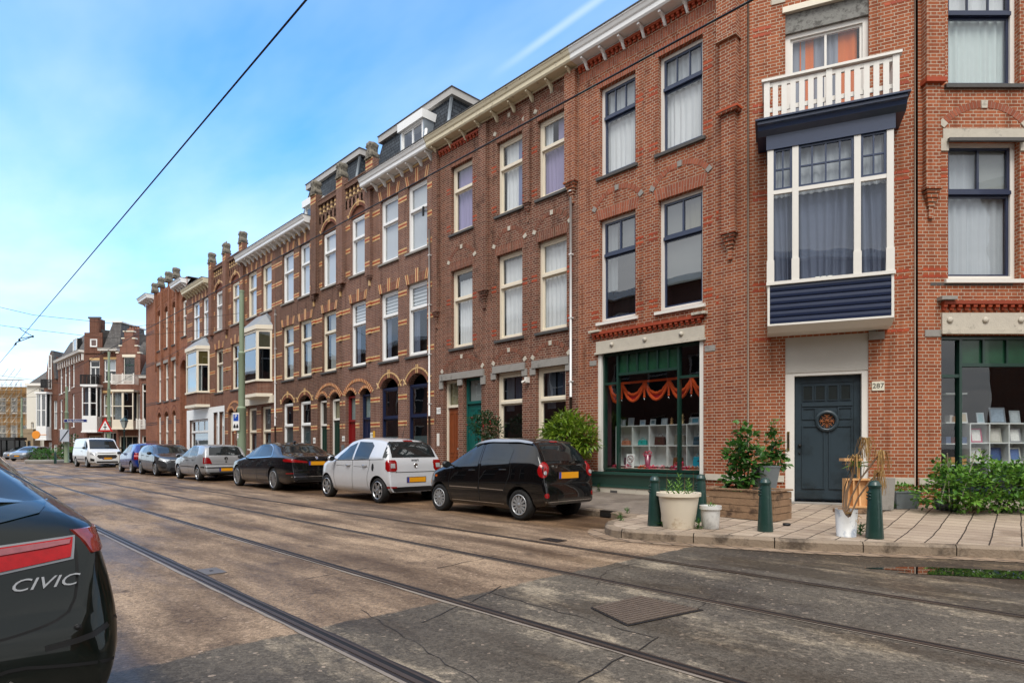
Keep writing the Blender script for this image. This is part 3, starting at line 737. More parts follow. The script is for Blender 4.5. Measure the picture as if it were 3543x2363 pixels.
# balcony
zbal = zb1+.49; zr = F2.Z(1745, 192, D_+.12)
bl = MB(); yb = -D_-.12
bb0, bb1 = bx0-.06, bx1+.06
for x in (bb0, (bb0+bb1)/2-.05, bb1-.1): bl.box(x, x+.1, yb, yb+.09, zbal, zr)
for x in (bb0, bb1-.1): bl.box(x, x+.1, -.1, -.02, zbal, zr)
bl.box(bb0-.04, bb1+.04, yb-.03, yb+.11, zr, zr+.045); bl.box(bb0, bb1, yb+.02, yb+.07, zr-.1, zr-.03)
for x in (bb0-.03, bb1-.11): bl.box(x, x+.14, yb+.11, 0, zr, zr+.045)
bal = bl.build('balcony_railing', M_['white'], corner, M=A2)
sl_ = MB(); half = ((bb0+.1, (bb0+bb1)/2-.05), ((bb0+bb1)/2+.05, bb1-.1))
for p, q in half:
    for i in range(6):
        c = p+(q-p)*(i+.65)/6.3; sl_.box(c-.045, c+.045, yb+.015, yb+.045, zbal+.02, zr-.05)
    sl_.box(p, q, yb+.05, yb+.08, zbal+.16, zbal+.24)
for x in (bb0+.03, bb1-.07):
    for i in range(3): sl_.box(x, x+.03, yb+.16+.15*i, yb+.24+.15*i, zbal+.02, zr-.01)
sl_.build('slats', M_['white'], bal)
MB().box(-.0+.1, W2-.1, .3, .5, 3.6, 12.3).build('inner_walls', M_['dark'], corner, M=A2)
cornice(corner, .1, W2-.05, 12.6, 'whitenew', M=A2)

# ---- side street face ------------------------------------------------------------
A3 = F1.mat().inverted() @ F3.mat()
X3 = lambda d, off=0: F3.X(d, off); Z3 = lambda xd, yd, off=0: F3.Z(xd, yd, off)
w3 = (X3(2172, -.05), X3(2336, -.05)); z1a, z1b = Z3(2172, 640), Z3(2172, 322); z2a = Z3(2172, 194)
s3 = (X3(2161), W3-.9); zs3b = Z3(2161, 770)
w3b = (w3[0]+2.3, w3[1]+2.3); mb = MB()
wall(mb, 0.02, W3, 0, 12.4, [(w3[0], w3[1], z1a, z1b), (w3[0], w3[1], z2a, z2a+2.2), (w3b[0], w3b[1], z1a, z1b), (w3b[0], w3b[1], z2a, z2a+2.2), (s3[0], s3[1], .72, zs3b)])
for z in (6.16, 6.28, 4.36, 4.48, 7.9, 8.02, 9.4, 9.52):
    course(mb, .1, w3[0]-.02, z, m=4); course(mb, w3[1]+.02, w3b[0]-.02, z, m=4)
pz = [Z3(2130, 440), Z3(2130, 190)]
pilaster(mb, .1, .36, pz[0], pz[1]-.08, .11, 0, True); pilaster(mb, .08, .4, pz[1], pz[1]+1.5, .15, 0, False); mb.box(.06, .42, -.18, 0, pz[1]-.08, pz[1], 4)
pilaster(mb, .04, .44, pz[1]+1.55, 12.2, .19, 0, False)
for w in (w3, w3b):
    mb.box(w[0]-.1, w[1]+.1, -.02, .0, z1b-.0, z1b+.2, 3); mb.box(w[0]-.22, w[0]-.0, -.022, .0, z1b-.2, z1b+.02, 3); mb.box(w[1], w[1]+.2, -.022, 0, z1b-.2, z1b+.02, 3)
    ring(mb, w[0]-.05, w[1]+.05, z1b+.26, .32, .12, 1, mort=2, blocks=(0, .5, 1), bm=3)
mb.box(s3[0]-.0, s3[1], -.03, .1, zs3b+.1, zs3b+.4, 3); mb.box(s3[0]-.02, s3[1]+.02, -.06, .1, zs3b+.02, zs3b+.1, 3)
for i in range(8):
    mb.lathe([(0, 0), (.05, .005), (.055, .02), (.02, .03), (0, .03)], 3, 10, Matrix.Translation((X3(2170)+.06+i*.64, -.03, zs3b+.27)) @ Matrix.Rotation(PI/2, 4, 'X'))
dentils(mb, s3[0], s3[1], zs3b+.55, 4, n=46, hh=.1); mb.box(s3[0]-.08, s3[0]+.2, -.14, 0, zs3b+.62, zs3b+.68, 5)
course(mb, s3[0]-.2, s3[0]+1.3, zs3b+.9, m=6)
mb.box(s3[0]-.3, s3[0]-.0, -.015, 0, zs3b-.02, zs3b+.1, 5)
mb.box(.03, s3[0], -.03, 0, .62, .74, 3)
mb.box(s3[0], s3[1], -.04, .1, .1, .36, 3)
mb.build('walls', [M_['brick_side']]+mats[1:], corner, M=A3)
window(corner, w3[0], w3[1], z1a, z1b, 'white', tr=Z3(2172, 437), top=2, sash='bluenavy', cur=[(0, .55, .62, 1, 'c_sheer'), (.5, 1, .62, 1, 'blind', 'flat'), (0, 1, 0, .64, 'c_sheer')], sill='white', M=A3, back='darkwarm')
window(corner, w3[0], w3[1], z2a, z2a+2.2, 'white', tr=Z3(2172, 22), top=3, sash='bluenavy', cur=[(0, 1, 0, .66, 'c_lace'), (0, 1, .66, 1, 'c_white')], M=A3, back='darkwarm')
for zz in ((z1a, z1b, 6.2), (z2a, z2a+2.2, 9.2)):
    window(corner, w3b[0], w3b[1], zz[0], zz[1], 'white', tr=zz[2], top=2, sash='bluenavy', cur=[(0, 1, 0, 1, 'c_sheer')], sill='white', M=A3, back='darkwarm')
MB().box(w3[0]-.04, w3[1]+.04, -.1, -.04, z1b-.06, z1b+.0).build('awning_rail', M_['slate_sill'], corner, M=A3)
shopfront(corner, s3[0]-.1, s3[1], .74, zs3b, A3, 'r', 12)
mb = MB(); mb.prism([(-.12, .66), (.1, .66), (.1, .36), (-.02, .36), (-.05, .4), (-.10, .62)], s3[0], s3[1], 0, ax='x'); mb.box(s3[0]-.02, s3[1], -.15, .1, .66, .72)
mb.build('stall_board', P('blue grey stall board', '3a4a58', .5, var=.15), corner, M=A3)
mb = MB(); a, b = s3
mb.quad((a, 2.1, .3), (b, 2.1, .3), (b, 2.1, 3.6), (a, 2.1, 3.6)); mb.quad((a-.02, .24, .3), (a-.02, 2.1, .3), (a-.02, 2.1, 3.6), (a-.02, .24, 3.6)); mb.quad((b, .24, .3), (b, 2.1, .3), (b, 2.1, 3.6), (b, .24, 3.6))
mb.quad((a, .2, .7), (b, .2, .7), (b, 2.1, .7), (a, 2.1, .7)); mb.quad((a, .24, 3.6), (b, .24, 3.6), (b, 2.1, 3.6), (a, 2.1, 3.6))
mb.build('shop_room', M_['dark'], corner, M=A3)
MB().box(.1, W3-.05, .62, .8, 3.65, 12.3).build('inner_walls', M_['dark'], corner, M=A3)
cornice(corner, .05, W3, 12.6, 'whitenew', M=A3)
# roof closing the corner block
B_ = A2 @ Vector((W2, 0, 0)); C_ = A3 @ Vector((W3, 0, 0)); D3 = A3 @ Vector((W3, 9, 0))
pts = [(XL, .3), (0, .3), (B_.x, B_.y+.3), (C_.x-.2, C_.y+.2), (D3.x, D3.y), (XL, 12)]
MB().prism(pts, 10.9, 11.0, 0, ax='z').build('roof', M_['slate_sill'], corner)
MB().quad((C_.x, C_.y, 0), (D3.x, D3.y, 0), (D3.x, D3.y, 12.4), (C_.x, C_.y, 12.4)).quad((XL, 12, 0), (D3.x, D3.y, 0), (D3.x, D3.y, 11), (XL, 12, 11)).build('back_walls', M_['brick_main'], corner)
# ---- house 117 -------------------------------------------------------------------
def house(label, d0, d1):
    f = Fac(F1.ox+F1.X(d1), 11.75, 0)
    return f, thing('terraced_house', label, 'house', (f.ox, f.oy, 0), group='brick houses of the long terrace')
fb, hb = house('brown red brick terraced house with cream sash windows beside the corner house', 998, 1328)
X = fb.X; XL = X(998)
W = [(X(1035.5), X(1084.5)), (X(1140.5), X(1199)), (X(1234), X(1301))]
g0 = [(X(1018), X(1052), .25, 3.4), (X(1063), X(1105), .25, 3.4), (X(1139), X(1199), .75, 3.42), (X(1230), X(1299), .75, 3.42)]
mb = MB(); mats = [M_['brick_117'], M_['soldier_d'], M_['mortar'], M_['stone'], M_['redbrick'], M_['stone_grey'], M_['slate_sill']]
wall(mb, XL, 0, 0, 10.95, [(a, b, 7.92, 10.0) for a, b in W]+[(a, b, 4.37, 6.78) for a, b in W]+g0)
for a, b in W:
    soldier(mb, a-.05, b+.05, 10.0, 10.26, 1, mort=2, fan=.05); soldier(mb, a-.05, b+.05, 6.78, 7.02, 1, mort=2, fan=.05)
    ring(mb, a-.06, b+.06, 7.04, .34, .11, 1, mort=2, blocks=(0, .5, 1), bm=3)
    ring(mb, a-.02, b+.02, 10.26, .3, .11, 1, mort=2, blocks=(0, .5, 1), bm=3) if a > W[0][0]+.5 else None
    for z in (4.5, 4.62, 5.75, 5.87, 8.05, 8.17, 9.2, 9.32):
        course(mb, a-.22, a-.01, z, m=4); course(mb, b+.01, b+.2, z, m=4)
for w in (g0[2], g0[3]):
    ring(mb, w[0]-.06, w[1]+.06, 3.68, .3, .11, 1, mort=2, blocks=(0, .5, 1), bm=3)
    mb.box(w[0]-.12, w[1]+.12, -.05, 0, 3.42, 3.62, 5); mb.box(w[0]-.2, w[0], -.03, 0, 3.25, 3.44, 5); mb.box(w[1], w[1]+.2, -.03, 0, 3.25, 3.44, 5)
ring(mb, g0[0][0]-.02, g0[1][1]+.02, 3.66, .36, .11, 1, mort=2, blocks=(0, .5, 1), bm=3)
mb.box(g0[0][0]-.12, g0[1][1]+.14, -.07, 0, 3.4, 3.6, 5); mb.box(g0[0][0]-.18, g0[0][0]-.0, -.04, 0, 3.15, 3.4, 5); mb.box(g0[1][1], g0[1][1]+.2, -.04, 0, 3.15, 3.4, 5); mb.box(g0[0][1]+.01, g0[1][0]-.01, -.05, 0, 3.2, 3.4, 5)
for p, q in ((XL, g0[0][0]), (g0[1][1], g0[2][0]), (g0[2][0], 0)): mb.box(p, q, -.03, 0, .6, .74, 3); mb.box(p, q, -.02, 0, .1, .3, 5)
pilaster(mb, XL+.02, XL+.26, 5.6, 10.75, .12, 0, True); pilaster(mb, X(1105), X(1122), 5.85, 10.7, .12, 0, True)
pilaster(mb, X(1208), X(1219), 7.9, 10.5, .1, 0, True)
dentils(mb, XL+.3, X(1105)-.03, 10.62, 4, n=13, hh=.1); mb.box(XL, 0, -.04, 0, 10.75, 10.95, 0)
mb.build('walls', mats, hb)
T9, T6 = fb.Z(1142, 390), fb.Z(1142, 660)
for i, (a, b) in enumerate(W):
    up = ([(0, 1, 0, 1, 'c_lilac')], [(.1, .62, 0, 1, 'c_white'), (.6, 1, 0, 1, 'c_blue')], [(0, .5, 0, .66, 'c_lilac'), (.5, 1, 0, 1, 'c_lilac'), (0, .3, .66, 1, 'c_white')])[i]
    lo = ([(.1, 1, 0, .9, 'c_white')], [(0, 1, 0, .97, 'c_white')], [(0, 1, 0, 1, 'c_white')])[i]
    window(hb, a, b, 7.92, 10.0, 'cream', tr=T9, cur=up, back='darkwarm'); window(hb, a, b, 4.37, 6.78, 'cream', tr=T6, cur=lo, back='darkwarm')
for w in g0[2:]: window(hb, w[0], w[1], .75, 3.42, 'cream', fw=.09, tr=fb.Z(1139, 925), cur=[(.1, .45, .6, 1, 'c_grey'), (.5, .9, .68, 1, 'c_dgrey')], gl='glassdark', back='darkwarm')
door(hb, *g0[0], 'wood', frame='cream', lead='leaded', label='varnished brown door with narrow lights', ztr=2.55, panels=2)
door(hb, *g0[1], 'teal', frame='teal', lead='blind', label='teal green double panelled door', ztr=2.62)
cornice(hb, XL, .02, 11.12, 'cream_old', first=.2, step=.7)
pipe(hb, -.2, 2.55, 7.6, low=True)
plate(hb, '117', X(1007.5), fb.Z(1007, 943), .2, .2, None, 'e8e8e4', .14)
b_ = MB(); b_.box(X(1004), X(1009), -.02, 0, 1.35, 1.75); b_.build('mail_slot', M_['white'], hb)
lp = MB(); lp.box(X(1211), X(1216), -.12, 0, 3.05, 3.2); lp.tube([(X(1213), -.12, 3.1), (X(1213)-.06, -.2, 3.05)], .03); lp.build('wall_lamp', M_['white'], hb)
core(hb, XL+.02, -.02, .62, 9, .1, 10.92, M_['dark'])
MB().box(XL+.01, -.01, .0, 9.1, 10.92, 10.98).build('roof', M_['slate_sill'], hb)

# ---- yellow banded houses ----------------------------------------------------------
def vouss(mb, a, b, z, flat=True):
    """flat brick arch with three pairs of yellow fans"""
    soldier(mb, a-.04, b+.04, z, z+.3, 1, mort=2, fan=.09)
    c = (a+b)/2
    def pair(x, dx, h):
        for s in (-.075, .035): mb.prism([(x+s, z), (x+s+.045, z), (x+s+.045+dx, z+h), (x+s+dx, z+h)], -.014, 0, 3)
        mb.prism([(x-.028, z), (x+.03, z), (x+.03+dx, z+h), (x-.028+dx, z+h)], -.010, 0, 4)
    pair(a+.05, -.09, .34); pair(c, 0, .46); pair(b-.05, .09, .34)
def band(mb, x0, x1, z, y0=-.008):
    if x1-x0 < .08: return
    course(mb, x0, x1, z, m=3, y0=y0); course(mb, x0, x1, z+.062, m=4, y0=y0+.003, h=.056); course(mb, x0, x1, z+.124, m=3, y0=y0)
def bands(mb, xa, xb, gaps, zs, y0=-.008):
    g = sorted(gaps); e = xa
    for a, b in g+[(xb, xb)]:
        for z in zs: band(mb, e+.01, a-.01, z, y0)
        e = b
def archy(mb, a, b, z, rise, w=.2, keys=True):
    n = 1
    ring(mb, a-.02, b+.02, z, rise, w, 1, y0=-.012, mort=2)
    ring(mb, a-.02-w*.9, b+.02+w*.9, z-.02, rise+w, .05, 3, y0=-.02, bw=.1)
    c = (a+b)/2
    if keys:
        for s in (-.06, .03): mb.box(c+s, c+s+.035, -.024, 0, z+rise, z+rise+w+.12, 3)
        for sx, e in ((-1, a), (1, b)):
            mb.prism([(e+sx*.02, z+.02), (e+sx*.05, z), (e+sx*.24, z+w+.02), (e+sx*.21, z+w+.05)], -.024, 0, 3)
def twin(mb, A, B, z, y0=-.014):
    for a, b in (A, B): ring(mb, a-.01, b+.01, z, (b-a)*.28, .1, 3, y0=y0, alt=4, bw=.05)
    ring(mb, A[0]-.14, B[1]+.14, z+.02, (B[1]-A[0])*.26, .11, 3, y0=y0-.004, alt=4, bw=.05)
def parapet(parent, x0, x1, z0, z1, M=None, dy=-.02, dark=True):
    n = 5; mb = MB(); w = (x1-x0)
    mb.box(x0, x1, dy-.04, .22, z1-.16, z1, 1); mb.box(x0, x1, dy-.06, .24, z1, z1+.05, 3); mb.box(x0, x1, .12, .22, z0-.1, z1-.16, 4)
    p = mb.build('parapet', [M_['yellow'], M_['brick_d'], M_['redbrick'], M_['brick_d'], M_['slate_sill']], parent)
    for i in range(n+1):
        c = x0+.07+(w-.14)*i/n; b = MB(); k = 9; h = (z1-.16-z0)/k
        for j in range(k): 
            r = .055 if j % 2 else .072
            b.box(c-r, c+r, dy+.02, dy+.02+2*r, z0+h*j, z0+h*(j+1)-.004, 0 if j % 2 else 1)
        b.build('baluster', [M_['yellow'], M_['brick_d']], p)
def stack_(parent, xc, z0, z1, d=.16, w=.24, spike=0, seed=1, fin=True, bm=0, mats=None, fz=.45):
    """gable pilaster rising to a finial"""
    mb = MB(); mb.box(xc-w, xc+w, -d, .1, z0, z1, 0)
    for z in (z1-.36, z1-.18): band(mb, xc-w, xc+w, z, -d-.008)
    p = mb.build('pier', mats, parent)
    if fin: finial(p, xc, -d/2+.05, z1+.04, fz, spike, seed)
    return p

def banded(label, d0, d1, brick, wn, arch, gnd, frame2, frame1, corn, piers, cor_mat='whitenew', curf2=(), curf1=(), low=True, bay=None):
    f, h = house(label, d0, d1); X = f.X; XL = X(d0)
    Wd = [(X(a), X(b)) for a, b in wn]; A = tuple(X(a) for a in arch) if arch else None
    ops = [(a, b, 7.88, 10.15) for a, b in Wd]; g = [(X(a), X(b), z0, z1, r) for a, b, z0, z1, r, *_ in gnd]
    bayr = None
    if bay: bayr = (X(bay[0], .55), X(bay[1], .0)); 
    for a, b in Wd:
        if bayr and bayr[0]-.3 < (a+b)/2 < bayr[1]+.3: continue
        ops.append((a, b, 4.38, 6.82))
    if A: ops += [(A[0], A[1], 7.88, 10.1, .36), (A[0], A[1], 4.4, 6.84)]
    mats = [brick, M_['soldier_d'], M_['mortar'], M_['yellow'], M_['redbrick'], M_['stone'], M_['slate_sill']]
    mb = MB(); c0, c1 = X(corn[0]), X(corn[1])
    wall(mb, XL, 0, 0, 10.9, ops+[o[:5] if o[4] else o[:4] for o in g])
    gaps = Wd+([A] if A else [])
    bands(mb, XL+.02, -.02, gaps, [9.72, 8.82, 7.94]); bands(mb, XL+.02, -.02, [(o[0], o[1]) for o in ops if o[2] < 5]+([(bayr[0], bayr[1])] if bayr else []), [6.5, 5.5, 4.46])
    bands(mb, XL+.02, -.02, [(o[0], o[1]) for o in g], [2.95, 2.05])
    for a, b in Wd:
        vouss(mb, a, b, 10.15)
        if not (bayr and bayr[0]-.3 < (a+b)/2 < bayr[1]+.3): vouss(mb, a, b, 6.82)
    if A:
        vouss(mb, A[0], A[1], 6.84); archy(mb, A[0], A[1], 10.1, .36, .14)
        mb.prism([(x_, z_) for x_, z_ in arc_pts(A[0]+.01, A[1]-.01, 10.1, .35)], .06, .1, 1)
    for q in range(int((c1-c0)/.11)): mb.box(c0+q*.11, c0+q*.11+.1, -.02, 0, 10.68, 10.735, 3)
    for p in piers:
        x = X(p); mb.box(x-.17, x+.17, -.13, .02, 7.6, 10.9, 0)
        for z in (9.72, 8.82, 7.94): band(mb, x-.17, x+.17, z, -.138)
        mb.box(x-.15, x+.15, -.11, 0, 7.53, 7.6, 0); mb.box(x-.1, x+.1, -.08, 0, 7.45, 7.53, 0); mb.box(x-.035, x+.035, -.06, 0, 7.25, 7.45, 3)
        for z in (6.5, 5.5, 4.46): band(mb, x-.1, x+.1, z, -.05)
    e_ = XL
    for o in sorted(g)+[(0, 0, 1)]:
        if o[0]-e_ > .06: mb.box(e_, o[0]-.01, -.03, 0, .6, .74, 5)
        e_ = o[1]+.01 if o[2] < .6 else e_
    for (a, b, z0, z1, r, *k) in [(X(q[0]), X(q[1]))+tuple(q[2:]) for q in gnd]:
        if k[0] == 'w' and r: archy(mb, a, b, z1, r, .17)
    ds = [(X(q[0]), X(q[1])) for q in gnd if q[5] == 'd']
    if len(ds) == 2 and gnd[0][4]: twin(mb, ds[0], ds[1], gnd[0][3])
    mb.build('walls', mats, h)
    for i, (a, b) in enumerate(Wd):
        window(h, a, b, 7.88, 10.15, frame2, fw=.09, tr=9.28, bot=1, sill='stone_grey', cur=curf2 or [(0, 1, 0, 1, 'blindw', 'flat')], rec=.1)
        if not (bayr and bayr[0]-.3 < (a+b)/2 < bayr[1]+.3):
            window(h, a, b, 4.38, 6.82, frame1, fw=.09, tr=5.98, bot=1, sill='slate_sill', cur=curf1 or [(.25, 1, 0, 1, 'blind', 'flat')], rec=.1)
    if A:
        window(h, A[0], A[1], 7.88, 10.08, frame2, tr=9.28, sill='stone_grey', cur=curf2 or [(0, 1, 0, 1, 'blindw', 'flat')], rec=.1)
        window(h, A[0], A[1], 4.4, 6.84, frame1, tr=6.0, sill='slate_sill', cur=curf1 or [(.2, 1, 0, .95, 'c_white')], rec=.1)
    cornice(h, c0, c1, 11.1, cor_mat, first=.12, step=.52)
    core(h, XL+.02, -.02, .62, 9, .1, 10.88, M_['dark'])
    MB().box(XL+.01, -.01, .05, 9.1, 10.9, 10.97).build('roof', M_['slate_sill'], h)
    return f, h, X, XL

def gwin(h, f, a, b, z0, z1, frame, tr, cur, gl='glassdark', **k): return window(h, f.X(a), f.X(b), z0, z1, frame, tr=tr, cur=cur, gl=gl, rec=.1, **k)
BC = M_['brick_c']
gC = [(793, 816, .25, 3.3, .24, 'd'), (825.5, 850.5, .25, 3.3, .26, 'd'), (873, 914, .8, 3.42, .34, 'w'), (935, 981, .8, 3.42, .36, 'w')]
fc, hc, X, XL = banded('purple brown banded brick house with navy shop windows, a red door and a mansard', 786, 998, BC,
    [(872.7, 914), (934.6, 980.6)], (804.5, 839.7), gC, 'whitenew', 'whitenew', (845, 997), [850], curf2=[(0, 1, 0, 1, 'blindw', 'flat')], curf1=[(0, 1, .68, 1, 'c_white', 'stripe'), (0, .3, 0, .66, 'c_dgrey')])
door(hc, X(793), X(816), .25, 3.3, 'red', frame='red', ztr=2.3, lead='frost', label='dark red door with a fanlight')
door(hc, X(825.5), X(850.5), .25, 3.3, 'bluenavy', frame='bluenavy', ztr=2.35, lead='frost', label='navy blue door with a fanlight')
for w in gC[2:]: gwin(hc, fc, w[0], w[1], .8, 3.42, 'bluenavy', 2.35, [(0, 1, 0, .33, 'frost', 'flat')], sill='stone_grey', sash=None)
mb = MB(); mb.box(X(808), X(815.5), .155, .17, 1.62, 1.98, 0); mb.box(X(807), X(811), .155, .17, 1.32, 1.55, 1); mb.box(X(812), X(815.5), .155, .17, 1.32, 1.55, 1)
mb.build('door_notices', [P('turquoise notice', '3fb0b4', .5), M_['whitenew']], hc)
plate(hc, '119', X(854), 1.75, .2, .2, None, 'e8e8e4', .13); MB().box(X(857), X(861), -.02, 0, 1.66, 1.9).build('yellow_sign', P('yellow enamel', 'd8a020', .4), hc)
plate(hc, '125', X(789), 1.65, .2, .2, None, 'e8e8e4', .13); b_ = MB(); b_.box(X(786.5), X(788), -.05, 0, 1.15, 1.4); b_.box(X(789), X(791.5), -.05, 0, 1.1, 1.4); b_.build('bell_panel', M_['galv'], hc)
parapet(hc, X(793), X(842), 10.56, 11.5); stack_(hc, X(787), 7.7, 11.82, seed=2, mats=[BC, M_['soldier_d'], M_['mortar'], M_['yellow'], M_['redbrick']]); stack_(hc, X(856), 10.7, 11.82, seed=3, mats=[BC, M_['soldier_d'], M_['mortar'], M_['yellow'], M_['redbrick']])
pipe(hc, X(989), 2.3, 8.35, low=True)
lp = MB(); lp.box(X(976), X(979), -.12, -.08, 8.85, 9.15); lp.tube([(X(978), -.1, 9.0), (X(982), 0, 9.0)], .015); lp.build('window_mirror', M_['black'], hc)
def mansard(h, f, xl, xr, zt, dorm, sky=None):
    mb = MB(); b0, b1, d = .75, 1.35, 5.5; z0, z1 = 10.95, zt-.25
    P8 = [(xl, b0, z0), (xr, b0, z0), (xr, d, z0), (xl, d, z0), (xl+.35, b1, z1), (xr-.3, b1, z1), (xr-.3, d, z1), (xl+.35, d, z1)]
    mb.add(P8, [(0, 1, 5, 4), (1, 2, 6, 5), (2, 3, 7, 6), (3, 0, 4, 7), (4, 5, 6, 7)], 0)
    m = mb.build('mansard_roof', [M_['slate']], h)
    t = MB(); t.box(xl+.2, xr-.12, b1-.14, d+.1, z1-.02, zt-.03, 0); t.box(xl+.17, xr-.09, b1-.17, d+.13, zt-.03, zt, 1)
    t.build('roof_trim', [P('grey fascia', 'a8a49e', .5, var=.05), M_['slate_sill']], m)
    e = MB(); e.tube([(xr, b0-.0, z0), (xr-.3, b1, z1)], .07, 0, 4); e.build('hip_flashing', M_['zinc'], m)
    a, b, zz = dorm; dm = MB(); dm.box(a-.1, b+.1, b0-.12, 2.0, zz[1]-.02, zz[1]+.28, 0); dm.box(a-.06, a, b0-.02, 1.8, zz[0], zz[1], 1); dm.box(b, b+.06, b0-.02, 1.8, zz[0], zz[1], 1)
    q = dm.build('dormer', [M_['whitenew'], M_['zinc']], m)
    w = window(h, a, b, zz[0], zz[1], 'whitenew', rec=b0-.02, bot=2, cur=[], sill=None, back='blindw', backy=1.2, gl='glass')
    w['label'] = 'white dormer window in the slate mansard'
    if sky:
        s = MB(); x, s0, s1 = sky; k = (b1-b0)/(z1-z0); yy = lambda z: b0+(z-z0)*k-.05
        s.quad((x, yy(s0), s0), (x+.6, yy(s0), s0), (x+.6, yy(s1), s1), (x, yy(s1), s1), 1)
        for (p0, p1) in (((x, s0), (x, s1)), ((x+.6, s0), (x+.6, s1)), ((x, s0), (x+.6, s0)), ((x, s1), (x+.6, s1))): s.tube([(p0[0], yy(p0[1]), p0[1]), (p1[0], yy(p1[1]), p1[1])], .04, 0, 4)
        s.build('skylight', [M_['zinc'], M_['frost']], m)
    return m
# mansard spans measured on the front fascia
def mx(f, xd): return f.X(xd, -1.15)
zc = fc.Z(1035, 195, -1.15)
mansard(hc, fc, mx(fc, 862)-.1, mx(fc, 1035)+.1, zc, (fc.X(922, -.75), fc.X(972, -.75), (fc.Z(922, 345, -.75)-.15, fc.Z(972, 272, -.75)+.0)), (fc.X(884, -.9), 11.5, 12.3))
dp_ = MB(); xr = fc.X(985, -.7); dp_.tube([(xr-.1, .6, 12.2), (xr+.12, .5, 12.15), (xr+.1, .35, 11.15)], .05); dp_.build('downpipe', M_['pvc'], hc)

BD = M_['brick_d']
gD = [(648.5, 673, .8, 3.3, .26, 'w'), (686.5, 713.5, .8, 3.3, .28, 'w'), (729, 750.5, .25, 3.25, .22, 'd'), (757, 780, .25, 3.25, .24, 'd')]
fd_, hd, X, XL = banded('dark brown banded brick house with two green doors and a slate mansard', 632, 786, BD,
    [(648, 674), (687, 715)], (740, 771.5), gD, 'whitenew', 'cream', (632, 716), [722, 783], curf1=[(.3, 1, 0, 1, 'blind', 'flat')])
door(hd, X(729), X(750.5), .25, 3.25, 'green', frame='white', ztr=2.2, lead='darkwarm', label='dark green grooved door in a white frame')
door(hd, X(757), X(780), .25, 3.25, 'green', frame='white', ztr=2.4, lead='leaded', label='green door with a leaded fanlight')
for w in gD[:2]: gwin(hd, fd_, w[0], w[1], .8, 3.3, 'whitenew', 2.3, [(0, 1, 0, .6, 'frost', 'flat')], sill='stone_grey')
plate(hd, '125', X(722), 1.6, .2, .24, None, 'e8e8e4', .12)
MD = [BD, M_['soldier_d'], M_['mortar'], M_['yellow'], M_['redbrick']]
parapet(hd, X(733), X(780), 10.56, 11.5); stack_(hd, X(727), 7.7, 11.82, seed=5, mats=MD)
zd_ = fd_.Z(823, 337, -1.15)
mansard(hd, fd_, mx(fd_, 697)-.1, mx(fd_, 823)+.1, zd_, (fd_.X(701, -.75), fd_.X(727, -.75), (11.3, 12.3)), (fd_.X(764, -.9), 11.5, 12.3))
pipe(hd, XL+.12, 2.3, 7.75, low=True)

BE = M_['brick_e']
def baywin(h, f, d0, d1, zlo, zb, zt, hat, slab, seed, cur):
    """three sided bay with lead roof, brick belly and white slab"""
    a, b = f.X(d0, .3), f.X(d1, .1); y = -.55; w = b-a; sx = .42
    P_ = [(a, 0), (a+sx, y), (b-sx, y), (b, 0)]
    m = MB(); m.prism(P_, zlo+.15, zb-.02, 0, ax='z'); bw = m.build('bay_window', BE, h)
    m = MB()
    Q = [(a-.06, .0), (a+sx-.04, y-.08), (b-sx+.04, y-.08), (b+.06, .0)]
    m.prism(Q, zlo, zlo+.15, 0, ax='z'); m.prism(Q, zb-.02, zb+.07, 0, ax='z'); m.prism(P_, zt-.1, zt, 0, ax='z'); m.prism(Q, zt, zt+.2, 0, ax='z')
    for (p, q) in zip(P_[:-1], P_[1:]):
        L_ = math.hypot(q[0]-p[0], q[1]-p[1]); an = math.atan2(q[1]-p[1], q[0]-p[0]); MM = Matrix.Translation((p[0], p[1], 0)) @ Matrix.Rotation(an, 4, 'Z')
        tr = zb+(zt-zb)*.64
        for e in ((0, .09, zb, zt), (L_-.09, L_, zb, zt), (.09, L_-.09, zb, zb+.09), (.09, L_-.09, zt-.12, zt), (.09, L_-.09, tr-.04, tr+.04)): m.box(e[0], e[1], -.02, .06, e[2], e[3], 0, MM)
    m.build('frame', M_['cream'], bw)
    g = MB(); g2 = MB()
    for (p, q) in zip(P_[:-1], P_[1:]):
        g.quad((p[0], p[1]+.02, zb), (q[0], q[1]+.02, zb), (q[0], q[1]+.02, zt), (p[0], p[1]+.02, zt))
        tr = zb+(zt-zb)*.64; g2.quad((p[0], p[1]+.05, tr), (q[0], q[1]+.05, tr), (q[0], q[1]+.05, zt), (p[0], p[1]+.05, zt))
    g.build('pane', M_['glassdark'], bw); g2.build('leaded_light', M_[cur[0]], bw)
    MB().box(a+sx*.6, b-sx*.6, y+.2, y+.22, zb, zb+(zt-zb)*.63).build('curtain', M_[cur[1]], bw)
    MB().box(a, b, -.01, .0, zb, zt).build('room', M_['dark'], bw)
    r = MB(); ap = [(a+w*.25, 0, hat), (b-w*.25, 0, hat)]
    V = [(a-.06, 0, zt+.2), (a+sx-.04, y-.08, zt+.2), (b-sx+.04, y-.08, zt+.2), (b+.06, 0, zt+.2)]+ap
    r.add(V, [(0, 1, 4), (1, 2, 5, 4), (2, 3, 5), (0, 4, 5, 3)], 0)
    for i in range(4): r.box(b-w*.25+i*.12, b-w*.25+i*.12+.14, -.04, 0, zt+.2, hat-.07*i, 0)
    r.build('bay_roof', M_['lead'], bw)
    return bw
gE = [(524, 537, .25, 3.2, .16, 'd'), (541, 553, .25, 3.2, .16, 'd'), (569, 589, .8, 3.32, 0, 'w'), (600, 622, .8, 3.32, 0, 'w')]
